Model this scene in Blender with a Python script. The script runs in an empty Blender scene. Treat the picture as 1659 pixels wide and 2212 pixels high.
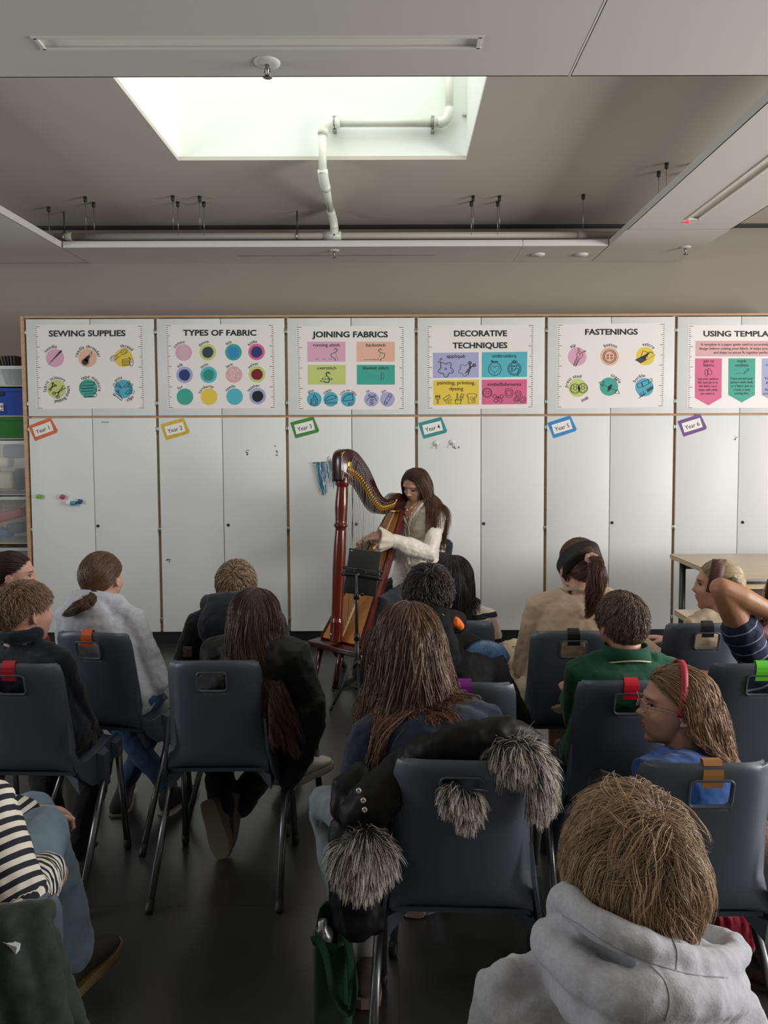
import bpy, bmesh, math, random
import numpy as np
from mathutils import Vector, Matrix, Euler, noise as mnoise
random.seed(7); RNG = np.random.default_rng(11)
SC = bpy.context.scene; COL = SC.collection
PI = math.pi

# ------------------------------------------------------------------ camera
CAM = np.array([0.0, 0.0, 1.5])
FPX, PITCH, YAW, ROLL, SX, SY = 1597.8, 0.0551, 0.0037, -0.0044, 32.83, -68.86
_cp, _sp = math.cos(PITCH), math.sin(PITCH)
FW = np.array([math.sin(YAW) * _cp, math.cos(YAW) * _cp, -_sp])
RT = np.array([math.cos(YAW), -math.sin(YAW), 0.0]); UP = np.cross(RT, FW)
RT, UP = math.cos(ROLL) * RT + math.sin(ROLL) * UP, -math.sin(ROLL) * RT + math.cos(ROLL) * UP
cd = bpy.data.cameras.new('camera'); cam = bpy.data.objects.new('camera', cd); COL.objects.link(cam)
cd.sensor_fit = 'VERTICAL'; cd.sensor_height = 36.0; cd.lens = FPX / 2212 * 36.0
cd.shift_x = -SX / 2212; cd.shift_y = SY / 2212; cd.clip_start = 0.05
cam.matrix_world = Matrix(((RT[0], UP[0], -FW[0], 0), (RT[1], UP[1], -FW[1], 0), (RT[2], UP[2], -FW[2], 1.5), (0, 0, 0, 1)))
SC.camera = cam

def ray(px, py):
    d = FW + RT * (px - 829.5 - SX) / FPX - UP * (py - 1106 - SY) / FPX
    return d / d[1]
def P(px, py, Y):          # the point seen at that pixel at depth Y
    return Vector(CAM + ray(px, py) * Y)
def PZ(px, py, z):         # the point seen at that pixel at height z
    d = ray(px, py); return Vector(CAM + d * (z - 1.5) / d[2])

# ------------------------------------------------------------------ light
SC.view_settings.view_transform = 'Standard'; SC.view_settings.look = 'None'
SC.view_settings.gamma = 1.0; SC.view_settings.use_curve_mapping = False
SC.view_settings.exposure = 0.2
w = bpy.data.worlds.new('sky'); SC.world = w; w.use_nodes = True
w.node_tree.nodes['Background'].inputs[0].default_value = (0.86, 0.93, 1.0, 1)
w.node_tree.nodes['Background'].inputs[1].default_value = 0.6
def area(name, loc, rot, sx, sy, power, col=(1, 1, 1)):
    l = bpy.data.lights.new(name, 'AREA'); l.shape = 'RECTANGLE'; l.size = sx; l.size_y = sy
    l.energy = power; l.color = col
    o = bpy.data.objects.new(name, l); o.location = loc; o.rotation_euler = rot; COL.objects.link(o)
    return o
area('skylight_daylight', (-0.39, 3.45, 4.42), (0, 0, 0), 1.5, 1.3, 17, (0.99, 1.0, 0.97))
area('side_window_daylight', (5.05, 1.55, 1.72), (0, math.radians(101), 0), 1.7, 3.2, 255, (1.0, 0.985, 0.97))
area('left_window_daylight', (-5.05, 1.7, 1.9), (0, math.radians(-101), 0), 1.5, 2.2, 70, (0.93, 0.97, 1.0))
# ------------------------------------------------------------------ helpers
def lin(h):
    h = h.lstrip('#'); c = [int(h[i:i + 2], 16) / 255 for i in (0, 2, 4)]
    return tuple(v / 12.92 if v <= 0.04045 else ((v + 0.055) / 1.055) ** 2.4 for v in c) + (1,)
_mats = {}
def mat(name, hexc, rough=0.6, metal=0.0, spec=0.5, bump=None, var=None, coat=0.0, trans=0.0, sheen=0.0, alpha=1.0, attr=False, emit=None):
    if name in _mats: return _mats[name]
    m = bpy.data.materials.new(name); m.use_nodes = True; nt = m.node_tree; N = nt.nodes; L = nt.links
    b = N['Principled BSDF']; c = lin(hexc)
    b.inputs['Base Color'].default_value = c; b.inputs['Roughness'].default_value = rough
    b.inputs['Metallic'].default_value = metal; b.inputs['Specular IOR Level'].default_value = spec
    if coat: b.inputs['Coat Weight'].default_value = coat; b.inputs['Coat Roughness'].default_value = 0.06
    if trans: b.inputs['Transmission Weight'].default_value = trans; b.inputs['IOR'].default_value = 1.2
    if sheen: b.inputs['Sheen Weight'].default_value = sheen
    if alpha < 1: b.inputs['Alpha'].default_value = alpha
    if emit: b.inputs['Emission Color'].default_value = lin(emit[0]); b.inputs['Emission Strength'].default_value = emit[1]
    tc = N.new('ShaderNodeTexCoord')
    if attr:
        a = N.new('ShaderNodeAttribute'); a.attribute_name = 'tint'
        mx = N.new('ShaderNodeMix'); mx.data_type = 'RGBA'; mx.blend_type = 'MULTIPLY'; mx.inputs[0].default_value = 1
        mx.inputs[6].default_value = c; L.new(a.outputs['Color'], mx.inputs[7]); L.new(mx.outputs[2], b.inputs['Base Color'])
    if var:
        sc, amt = var[:2]; n = N.new('ShaderNodeTexNoise'); n.inputs['Scale'].default_value = sc; n.inputs['Detail'].default_value = 5
        L.new(tc.outputs['Object'], n.inputs['Vector']); r = N.new('ShaderNodeMapRange')
        r.inputs[1].default_value = 0.3; r.inputs[2].default_value = 0.7; r.inputs[3].default_value = 1 - amt; r.inputs[4].default_value = 1 + amt
        L.new(n.outputs['Fac'], r.inputs[0]); mx = N.new('ShaderNodeMix'); mx.data_type = 'RGBA'; mx.blend_type = 'MULTIPLY'; mx.inputs[0].default_value = 1
        mx.inputs[6].default_value = c; cb = N.new('ShaderNodeCombineColor')
        for i in range(3): L.new(r.outputs[0], cb.inputs[i])
        L.new(cb.outputs[0], mx.inputs[7]); L.new(mx.outputs[2], b.inputs['Base Color'])
    if bump:
        sc, st = bump[:2]; n = N.new('ShaderNodeTexNoise'); n.inputs['Scale'].default_value = sc; n.inputs['Detail'].default_value = 4
        L.new(tc.outputs['Object'], n.inputs['Vector']); bp = N.new('ShaderNodeBump'); bp.inputs['Strength'].default_value = st
        bp.inputs['Distance'].default_value = bump[2] if len(bump) > 2 else 0.002
        L.new(n.outputs['Fac'], bp.inputs['Height']); L.new(bp.outputs[0], b.inputs['Normal'])
    _mats[name] = m; return m

def wood(name, c1, c2, scale=(3, 3, 40), rough=0.45, coat=0.0, dist=1.5):
    m = mat(name, c1, rough, coat=coat); nt = m.node_tree; N = nt.nodes; L = nt.links
    tc = [n for n in N if n.type == 'TEX_COORD'][0]; mp = N.new('ShaderNodeMapping'); mp.inputs['Scale'].default_value = scale
    L.new(tc.outputs['Object'], mp.inputs[0]); n = N.new('ShaderNodeTexNoise'); n.inputs['Scale'].default_value = 2.0
    n.inputs['Detail'].default_value = 8; n.inputs['Distortion'].default_value = dist
    L.new(mp.outputs[0], n.inputs['Vector']); r = N.new('ShaderNodeValToRGB')
    r.color_ramp.elements[0].position = 0.35; r.color_ramp.elements[1].position = 0.65
    r.color_ramp.elements[0].color = lin(c1); r.color_ramp.elements[1].color = lin(c2)
    L.new(n.outputs['Fac'], r.inputs[0]); L.new(r.outputs[0], N['Principled BSDF'].inputs['Base Color']); return m

def striped(name, c1, c2, freq, duty, rough=0.8, axis=2, warp=0.0):
    """woven stripes: the stripe coordinate is stored on the mesh as 'stripe'"""
    m = mat(name, c1, rough); nt = m.node_tree; N = nt.nodes; L = nt.links
    a = N.new('ShaderNodeAttribute'); a.attribute_name = 'stripe'
    mu = N.new('ShaderNodeMath'); mu.operation = 'MULTIPLY'; mu.inputs[1].default_value = freq; L.new(a.outputs['Fac'], mu.inputs[0])
    fr = N.new('ShaderNodeMath'); fr.operation = 'FRACT'; L.new(mu.outputs[0], fr.inputs[0])
    lt = N.new('ShaderNodeMath'); lt.operation = 'LESS_THAN'; lt.inputs[1].default_value = duty; L.new(fr.outputs[0], lt.inputs[0])
    mx = N.new('ShaderNodeMix'); mx.data_type = 'RGBA'; mx.inputs[6].default_value = lin(c1); mx.inputs[7].default_value = lin(c2)
    L.new(lt.outputs[0], mx.inputs[0]); L.new(mx.outputs[2], N['Principled BSDF'].inputs['Base Color']); return m

def tag(o, label=None, cat=None, group=None, kind=None):
    if label: o['label'] = label
    if cat: o['category'] = cat
    if group: o['group'] = group
    if kind: o['kind'] = kind
    return o
def thing(name, label, cat, loc=(0, 0, 0), rz=0.0, group=None):
    o = bpy.data.objects.new(name, None); o.empty_display_size = 0.05; COL.objects.link(o)
    o.location = loc; o.rotation_euler = (0, 0, rz)
    return tag(o, label, cat, group)

class MB:
    """collects shapes; build() links them as ONE mesh object"""
    def __init__(s): s.v = []; s.f = []; s.m = []; s.sm = []
    def add(s, vs, fs, mi=0, smooth=False):
        o = len(s.v); s.v.extend([tuple(v) for v in vs])
        for f in fs: s.f.append(tuple(i + o for i in f)); s.m.append(mi); s.sm.append(smooth)
        return s
    def box(s, c, d, R=None, mi=0):
        x, y, z = d[0] / 2, d[1] / 2, d[2] / 2; c = Vector(c)
        vs = [Vector(p) for p in ((-x, -y, -z), (x, -y, -z), (x, y, -z), (-x, y, -z), (-x, -y, z), (x, -y, z), (x, y, z), (-x, y, z))]
        if R is not None: vs = [R @ p for p in vs]
        return s.add([p + c for p in vs], [(0, 3, 2, 1), (4, 5, 6, 7), (0, 1, 5, 4), (1, 2, 6, 5), (2, 3, 7, 6), (3, 0, 4, 7)], mi)
    def rbox(s, c, d, r=0.005, R=None, mi=0, seg=2):
        bm = bmesh.new(); bmesh.ops.create_cube(bm, size=1)
        for v in bm.verts: v.co = Vector((v.co.x * d[0], v.co.y * d[1], v.co.z * d[2]))
        bmesh.ops.bevel(bm, geom=bm.edges[:], offset=min(r, min(d) * 0.45), segments=seg, affect='EDGES', profile=0.5)
        bm.verts.index_update(); c = Vector(c)
        vs = [(R @ v.co if R is not None else v.co) + c for v in bm.verts]; fs = [[v.index for v in f.verts] for f in bm.faces]; bm.free()
        return s.add(vs, fs, mi, True)
    def tube(s, pts, rad, n=10, mi=0, smooth=True, caps=True, flat=None, up=None):
        pts = [Vector(p) for p in pts]; k = len(pts)
        if not hasattr(rad, '__len__'): rad = [rad] * k
        T = []
        for i in range(k):
            t = (pts[min(i + 1, k - 1)] - pts[max(i - 1, 0)]); T.append(t.normalized() if t.length > 1e-9 else Vector((0, 0, 1)))
        u = Vector(up) if up is not None else (Vector((0, 0, 1)) if abs(T[0].z) < 0.9 else Vector((1, 0, 0)))
        vs = []; fs = []
        for i in range(k):
            u = (u - T[i] * u.dot(T[i])); u = u.normalized() if u.length > 1e-6 else T[i].orthogonal().normalized()
            b = T[i].cross(u); r = rad[i]
            rx, ry = (r if hasattr(r, '__len__') else (r, r if flat is None else r * flat))
            for j in range(n):
                a = 2 * PI * j / n; vs.append(pts[i] + u * (math.cos(a) * rx) + b * (math.sin(a) * ry))
        for i in range(k - 1):
            for j in range(n):
                fs.append((i * n + j, i * n + (j + 1) % n, (i + 1) * n + (j + 1) % n, (i + 1) * n + j))
        if caps: fs += [tuple(range(n - 1, -1, -1)), tuple(range((k - 1) * n, k * n))]
        return s.add(vs, fs, mi, smooth)
    def capsule(s, pts, rad, n=12, mi=0):
        """tube with rounded ends"""
        pts = [Vector(p) for p in pts]; rad = list(rad) if hasattr(rad, '__len__') else [rad] * len(pts)
        t0 = (pts[0] - pts[1]).normalized(); t1 = (pts[-1] - pts[-2]).normalized(); A = []; RA = []
        for a in (80, 55, 28):
            q = math.radians(a); A.append(pts[0] + t0 * rad[0] * math.sin(q)); RA.append(rad[0] * math.cos(q))
        B = []; RB = []
        for a in (28, 55, 80):
            q = math.radians(a); B.append(pts[-1] + t1 * rad[-1] * math.sin(q)); RB.append(rad[-1] * math.cos(q))
        return s.tube(A + pts + B, RA + rad + RB, n, mi)
    def lathe(s, prof, c=(0, 0, 0), axis=(0, 0, 1), n=20, mi=0, smooth=True):
        ax = Vector(axis).normalized(); u = ax.orthogonal().normalized(); b = ax.cross(u); c = Vector(c); vs = []; fs = []
        for r, h in prof:
            for j in range(n):
                a = 2 * PI * j / n; vs.append(c + ax * h + (u * math.cos(a) + b * math.sin(a)) * max(r, 1e-5))
        for i in range(len(prof) - 1):
            for j in range(n): fs.append((i * n + j, i * n + (j + 1) % n, (i + 1) * n + (j + 1) % n, (i + 1) * n + j))
        fs += [tuple(range(n - 1, -1, -1)), tuple(range((len(prof) - 1) * n, len(prof) * n))]
        return s.add(vs, fs, mi, smooth)
    def ell(s, c, r, R=None, n=16, m=10, mi=0):
        vs = []; fs = []; c = Vector(c)
        for i in range(m + 1):
            t = PI * i / m
            for j in range(n):
                a = 2 * PI * j / n; p = Vector((r[0] * math.sin(t) * math.cos(a), r[1] * math.sin(t) * math.sin(a), r[2] * math.cos(t)))
                vs.append((R @ p if R is not None else p) + c)
        for i in range(m):
            for j in range(n): fs.append((i * n + j, (i + 1) * n + j, (i + 1) * n + (j + 1) % n, i * n + (j + 1) % n))
        return s.add(vs, fs, mi, True)
    def prism(s, poly, ext, mi=0, smooth=False):
        """poly: 3D outline; ext: vector"""
        e = Vector(ext); a = [Vector(p) for p in poly]; n = len(a)
        fs = [tuple(range(n)), tuple(range(2 * n - 1, n - 1, -1))] + [(i, i + n, (i + 1) % n + n, (i + 1) % n) for i in range(n)]
        return s.add(a + [p + e for p in a], fs, mi, smooth)
    def loft(s, rings, mi=0, smooth=True, closed=True, caps=True):
        n = len(rings[0]); k = len(rings); vs = [p for r in rings for p in r]; fs = []
        for i in range(k - 1):
            for j in range(n if closed else n - 1):
                fs.append((i * n + j, i * n + (j + 1) % n, (i + 1) * n + (j + 1) % n, (i + 1) * n + j))
        if caps: fs += [tuple(range(n - 1, -1, -1)), tuple(range((k - 1) * n, k * n))]
        return s.add(vs, fs, mi, smooth)
    def mesh(s, name):
        me = bpy.data.meshes.new(name); me.from_pydata(s.v, [], s.f); me.polygons.foreach_set('material_index', s.m)
        me.polygons.foreach_set('use_smooth', s.sm); me.update(); return me
    def build(s, name, mats, parent=None, fix=True):
        me = s.mesh(name)
        if fix:
            bm = bmesh.new(); bm.from_mesh(me); bmesh.ops.recalc_face_normals(bm, faces=bm.faces[:]); bm.to_mesh(me); bm.free()
        for m in (mats if isinstance(mats, (list, tuple)) else [mats]): me.materials.append(m)
        return link(name, me, parent)
def link(name, me, parent=None):
    o = bpy.data.objects.new(name, me); COL.objects.link(o)
    if parent is not None: o.parent = parent
    return o
def struct(name, mb, mats):
    o = mb.build(name, mats); o['kind'] = 'structure'; return o

TMP = bpy.data.scenes.new('scratch'); TMP.view_layers[0].update()
def bake(me, mods):
    """run modifiers on a mesh in a scratch scene and return the resulting mesh"""
    o = bpy.data.objects.new('scratch', me); TMP.collection.objects.link(o)
    for t, kw in mods:
        m = o.modifiers.new(t, t)
        for k, v in kw.items(): setattr(m, k, v)
    TMP.view_layers[0].update(); dg = TMP.view_layers[0].depsgraph; dg.update()
    out = bpy.data.meshes.new_from_object(o.evaluated_get(dg)); TMP.collection.objects.unlink(o); bpy.data.objects.remove(o)
    return out
def bez(pts, n=24):
    """Catmull-Rom through points"""
    p = [Vector(q) for q in pts]; p = [2 * p[0] - p[1]] + p + [2 * p[-1] - p[-2]]; out = []
    m = len(p) - 3
    for i in range(n + 1):
        t = i / n * m; k = min(int(t), m - 1); t -= k; a, b, c, d = p[k:k + 4]
        out.append(0.5 * ((2 * b) + (c - a) * t + (2 * a - 5 * b + 4 * c - d) * t * t + (3 * b - a - 3 * c + d) * t ** 3))
    return out
def frame(yaw=0, pitch=0, roll=0):
    """local x right, y forward, z up; yaw>0 turns to the right seen from above (degrees); pitch>0 looks up"""
    return (Matrix.Rotation(-math.radians(yaw), 3, 'Z') @ Matrix.Rotation(math.radians(pitch), 3, 'X') @ Matrix.Rotation(math.radians(roll), 3, 'Y'))
# ---- lettering: each glyph is turned into mesh once
_gl = {}
def glyph(ch, bold):
    k = (ch, bold)
    if k not in _gl:
        def mk(t):
            c = bpy.data.curves.new('glyph', 'FONT'); c.body = t; c.size = 1; c.resolution_u = 3; c.offset = (0.026 if bold else 0.004) if t != 'M' else 0.0
            o = bpy.data.objects.new('glyph', c); TMP.collection.objects.link(o); TMP.view_layers[0].update()
            me = bpy.data.meshes.new_from_object(o.evaluated_get(TMP.view_layers[0].depsgraph)); bpy.data.objects.remove(o); bpy.data.curves.remove(c)
            v = [tuple(x.co) for x in me.vertices]; f = [tuple(p.vertices) for p in me.polygons]; bpy.data.meshes.remove(me); return v, f
        v, f = mk(ch) if ch != ' ' else ([], [])
        if bold and ch == 'M':
            n = len(v); v = [(x - .011, y, z) for x, y, z in v] + [(x + .011, y, z) for x, y, z in v]; f = f + [tuple(i + n for i in q) for q in f]
        w2 = max(x[0] for x in mk('l' + ch + 'l')[0]) - max(x[0] for x in mk('ll')[0])
        _gl[k] = (v, f, w2)
    return _gl[k]
def text_width(t, size, bold=False, track=0.0): return sum(glyph(c, bold)[2] + track for c in t) * size
# ------------------------------------------------------------------ room shell
YW, ZC, ZP, D = 5.81, 3.1435, 2.868, 5.363
XL, XR, YB = -5.1, 5.1, -2.6
M_ceil = mat('ceiling_paint', '#c9c3b8', 0.9, var=(1.2, 0.03))
M_wall = mat('wall_paint', '#9a9186', 0.9, var=(1.5, 0.02))
M_shaft = mat('shaft_paint', '#eef2ea', 0.9)
M_panel = mat('panel_paint', '#d3cfc8', 0.75, bump=(400, 0.08))
M_trimw = mat('white_metal', '#dcdad4', 0.45)
M_dark = mat('dark_metal', '#2c2b2a', 0.5)
M_steel = mat('steel', '#9a9a98', 0.3, metal=1.0)
M_pipe = mat('white_pipe', '#e4e6da', 0.35)
M_gpipe = mat('grey_pipe', '#b3aea3', 0.5)
M_floor = mat('floor_rubber', '#333332', 0.28, spec=1.0, bump=(9, 0.03, 0.01), var=(2.2, 0.12))
def seams(m, pitch):
    nt = m.node_tree; N = nt.nodes; L = nt.links; b = N['Principled BSDF']; src = b.inputs['Base Color'].links[0].from_socket
    br = N.new('ShaderNodeTexBrick'); br.inputs['Scale'].default_value = 1; br.offset = 0; br.inputs['Brick Width'].default_value = pitch * 2
    br.inputs['Row Height'].default_value = pitch; br.inputs['Mortar Size'].default_value = 0.0018
    br.inputs['Color1'].default_value = br.inputs['Color2'].default_value = (1, 1, 1, 1); br.inputs['Mortar'].default_value = (0.45, 0.45, 0.45, 1)
    tc = [n for n in N if n.type == 'TEX_COORD'][0]; L.new(tc.outputs['Object'], br.inputs['Vector'])
    mx = N.new('ShaderNodeMix'); mx.data_type = 'RGBA'; mx.blend_type = 'MULTIPLY'; mx.inputs[0].default_value = 1
    L.new(src, mx.inputs[6]); L.new(br.outputs['Color'], mx.inputs[7]); L.new(mx.outputs[2], b.inputs['Base Color'])
seams(M_floor, 0.77)
struct('floor', MB().box((0, (YW + YB) / 2, -0.06), (XR - XL + 0.4, YW - YB + 0.4, 0.12)), M_floor)
struct('wall_back', MB().box((0, YW + 0.1, 1.7), (XR - XL + 0.4, 0.2, 3.6)), M_wall)
struct('wall_front', MB().box((0, YB - 0.1, 1.7), (XR - XL + 0.4, 0.2, 3.6)), M_wall)
def side_wall(name, x, y0, y1, z0, z1):
    mb = MB(); yc = (YW + YB) / 2; ln = YW - YB
    mb.box((x, yc, z0 / 2), (0.2, ln, z0)).box((x, yc, (z1 + 3.4) / 2), (0.2, ln, 3.4 - z1))
    mb.box((x, (YB + y0) / 2, (z0 + z1) / 2), (0.2, y0 - YB, z1 - z0)).box((x, (YW + y1) / 2, (z0 + z1) / 2), (0.2, YW - y1, z1 - z0))
    struct(name, mb, M_wall)
side_wall('wall_right', XR + 0.1, -0.1, 3.2, 0.85, 2.6)
side_wall('wall_left', XL - 0.1, 0.5, 2.9, 0.95, 2.75)
def win(name, x, y0, y1, z0, z1):
    mb = MB(); t = 0.06
    for y in (y0 + t / 2, (y0 + y1) / 2, y1 - t / 2): mb.box((x, y, (z0 + z1) / 2), (0.07, t, z1 - z0))
    for z in (z0 + t / 2, z1 - t / 2): mb.box((x, (y0 + y1) / 2, z), (0.07, y1 - y0, t))
    struct(name, mb, M_trimw)
win('window_1', XR + 0.12, -0.1, 3.2, 0.85, 2.6); win('window_2', XL - 0.12, 0.5, 2.9, 0.95, 2.75)
# ceiling with the rooflight opening and its white shaft
HX0, HX1, HY0, HY1, HZ = -1.276, 0.420, 2.62, 4.452, 4.5
mb = MB(); zc = ZC + 0.01
mb.box(((XL + HX0) / 2 - .1, (YW + YB) / 2, zc), (HX0 - XL + .2, YW - YB + .4, 0.02)).box(((XR + HX1) / 2 + .1, (YW + YB) / 2, zc), (XR - HX1 + .2, YW - YB + .4, 0.02))
mb.box(((HX0 + HX1) / 2, (YB + HY0) / 2 - .1, zc), (HX1 - HX0, HY0 - YB + .2, 0.02)).box(((HX0 + HX1) / 2, (YW + HY1) / 2 + .1, zc), (HX1 - HX0, YW - HY1 + .2, 0.02))
struct('ceiling', mb, M_ceil)
mb = MB(); zs = (ZC + 0.021 + HZ) / 2; hs = HZ - ZC - 0.021; t = 0.1
mb.box(((HX0 + HX1) / 2, HY1 + t / 2, zs), (HX1 - HX0 + 2 * t, t, hs)).box(((HX0 + HX1) / 2, HY0 - t / 2, zs), (HX1 - HX0 + 2 * t, t, hs))
mb.box((HX0 - t / 2, (HY0 + HY1) / 2, zs), (t, HY1 - HY0, hs)).box((HX1 + t / 2, (HY0 + HY1) / 2, zs), (t, HY1 - HY0, hs))
# hairline reveal where shaft meets the ceiling opening
struct('ceiling_rooflight_shaft', mb, M_shaft)
struct('dark_strip_1', MB().box((0, YW - 0.02, ZC - 0.012), (XR - XL, 0.04, 0.022)), M_dark)  # thin dark strip along the line where back wall meets ceiling
# suspended ceiling panels (each with its recessed lamp, seams, sprinkler)
def lamp_fit(parent, c, L, W, along_x=True):
    z = ZP; fr = MB(); d = (L, W) if along_x else (W, L)
    e = 0.012
    fr.box((c[0], c[1] - d[1] / 2, z - 0.002), (d[0] + 2 * e, e, 0.006)).box((c[0], c[1] + d[1] / 2, z - 0.002), (d[0] + 2 * e, e, 0.006))
    fr.box((c[0] - d[0] / 2, c[1], z - 0.002), (e, d[1], 0.006)).box((c[0] + d[0] / 2, c[1], z - 0.002), (e, d[1], 0.006))
    f = fr.build('lamp_frame', M_trimw, parent)
    MB().box((c[0], c[1], z + 0.012), (d[0], d[1], 0.004)).build('diffuser', mat('diffuser', '#f2efe4', 0.3), f)
def panel(label, x0, x1, y0, y1, group, th=0.045, hole=None):
    o = thing('ceiling_panel', label, 'ceiling panel', ((x0 + x1) / 2, (y0 + y1) / 2, ZP), group=group); r = (o.location.x, o.location.y, o.location.z)
    mb = MB(); g = 0.0
    if hole:
        a0, a1, b0, b1 = hole; z = ZP + th / 2
        for xx0, xx1, yy0, yy1 in ((x0, a0, y0, y1), (a1, x1, y0, y1), (a0, a1, y0, b0), (a0, a1, b1, y1)):
            if xx1 - xx0 > 1e-4 and yy1 - yy0 > 1e-4: mb.box(((xx0 + xx1) / 2 - r[0], (yy0 + yy1) / 2 - r[1], th / 2), (xx1 - xx0, yy1 - yy0, th))
        mb.box(((a0 + a1) / 2 - r[0], (b0 + b1) / 2 - r[1], th + 0.012), (a1 - a0 + .04, b1 - b0 + .04, 0.02))
    else: mb.box((0, 0, th / 2), (x1 - x0, y1 - y0, th))
    mb.build('board', M_panel, o)
    return o
class Off:   # builds children of a panel in world coordinates
    pass
def reparent(children_root, o):
    for ch in list(children_root.children):
        ch.location = ch.location - o.location; ch.parent = o
def add_lamp(o, c, L, W, along_x):
    before = set(bpy.data.objects); lamp_fit(None, c, L, W, along_x)
    for x in set(bpy.data.objects) - before:
        if x.parent is None: x.location = -Vector(o.location); x.parent = o
def add_part(o, ob): ob.location = -Vector(o.location); ob.parent = o; return ob
def edge_trim(o, x0, x1, y0, y1, th=0.045):
    mb = MB(); e = 0.006
    mb.box(((x0 + x1) / 2, y0 - e / 2, ZP + th * .5), (x1 - x0, e, th)).box(((x0 + x1) / 2, y1 + e / 2, ZP + th * .5), (x1 - x0, e, th))
    mb.box((x0 - e / 2, (y0 + y1) / 2, ZP + th * .5), (e, y1 - y0 + 2 * e, th)).box((x1 + e / 2, (y0 + y1) / 2, ZP + th * .5), (e, y1 - y0 + 2 * e, th))
    add_part(o, mb.build('edge_profile', M_trimw))
g = 'suspended ceiling panels'
pa = panel('wide grey suspended panel with long lamp nearest the camera, left of the seam', -2.30, 0.657, 2.2, 2.874, g, hole=(-1.222, 0.292, 2.594, 2.668))
add_lamp(pa, (-0.465, 2.631), 1.514, 0.074, True); edge_trim(pa, -2.30, 0.655, 2.2, 2.868)
pb = panel('grey suspended panel right of the dark diagonal seam, nearest the camera', 0.664, 3.6, 2.2, 2.874, g); edge_trim(pb, 0.667, 3.6, 2.2, 2.868)
pc = panel('long grey suspended panel running along the right with a slim lamp and red light', 1.522, 2.204, 2.884, 4.94, g, hole=(1.822, 1.896, 3.2, 4.7))
add_lamp(pc, (1.859, 3.95), 1.5, 0.074, False)
pd = panel('grey end piece of the right-hand panel carrying a sprinkler, by the wall', 1.522, 2.204, 4.946, 5.79, g)
edge_trim(pc, 1.528, 2.198, 2.89, 4.934)
pe = panel('long pale suspended panel hung under the pipe by the wall', -2.36, 0.905, 5.343, 5.80, g); edge_trim(pe, -2.352, 0.9, 5.343, 5.795, 0.03)
mb = MB().box((-0.433, 5.575, ZP - 0.002), (1.459, 0.02, 0.004)); add_part(pe, mb.build('lamp_slot', mat('slot_grey', '#8f8b85', 0.5)))
pf = panel('short pale suspended panel beside the pipe end, by the wall', 0.91, 1.512, 5.343, 5.80, g); edge_trim(pf, 0.915, 1.507, 5.343, 5.795, 0.03)
pg = panel('suspended panel cut off at the left edge of the ceiling', -3.05, -2.372, 2.9, 5.79, g); edge_trim(pg, -3.04, -2.376, 2.906, 5.784)
add_part(pc, MB().lathe([(0.001, -0.012), (0.012, -0.01), (0.016, 0)], (1.85, 4.76, ZP), n=14).build('indicator_light', mat('red_led', '#ff3a4a', 0.3, emit=('#ff2030', 1.6))))
# sprinklers
def sprinkler(label, x, y, s=1.0):
    o = thing('sprinkler', label, 'sprinkler', (x, y, ZP), group='ceiling sprinklers')
    MB().lathe([(0.048 * s, 0), (0.046 * s, -0.004), (0.03 * s, -0.008), (0.014, -0.009)], n=24).build('rose', M_trimw, o)
    mb = MB().lathe([(0.008, -0.005), (0.008, -0.03), (0.005, -0.034), (0.005, -0.05)], n=12)
    mb.lathe([(0.017, -0.05), (0.017, -0.053)], n=16)
    for a in (-1, 1): mb.tube([(a * 0.007, 0, -0.02), (a * 0.011, 0, -0.035), (a * 0.003, 0, -0.05)], 0.0022, 6)
    mb.build('nozzle', M_steel, o)
sprinkler('sprinkler with a white rose on the panel nearest the camera', -0.462, 2.766)
sprinkler('sprinkler under the end of the right-hand panel by the wall', 2.08, 5.38, 0.8)
sprinkler('small sprinkler on the pale panel under the pipe', -0.442, 5.44, 0.8)
for n, (px, py) in enumerate(((1163, 549), (1256, 549))):
    p = PZ(px, py, ZP); tag(MB().lathe([(0.05, 0), (0.045, -0.012), (0.001, -0.014)], p, n=20).build('ceiling_detector', M_trimw), ('flat round detector on the pale panel near the right end, left one of two', 'flat round detector on the pale panel nearest the right-hand panel')[n], 'detector', 'flat ceiling detectors')
# hanging wires with their ceiling anchors
capx = [(184, 425, 'far left pair'), (202, 437, ''), (373, 423, ''), (384, 436, ''), (431, 424, ''), (440, 436, ''), (1022, 423, ''), (1018, 435, ''), (1079, 423, ''), (1075, 435, ''), (1260, 420, ''), (1423, 370, ''), (1440, 352, ''), (1484, 370, ''), (1499, 352, ''), (105, 447, '')]
for px, py, _ in capx:
    p = PZ(px, py, ZC); o = thing('suspension_wire', 'thin steel wire hung from a small ceiling anchor, holding a suspended panel', 'wire', p, group='panel suspension wires')
    MB().lathe([(0.012, 0), (0.012, -0.03), (0.006, -0.036)], n=10).build('anchor', M_dark, o)
    MB().tube([(0, 0, -0.03), (0, 0, ZP + 0.045 - ZC)], 0.0016, 6).build('cable', M_steel, o)
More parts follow.
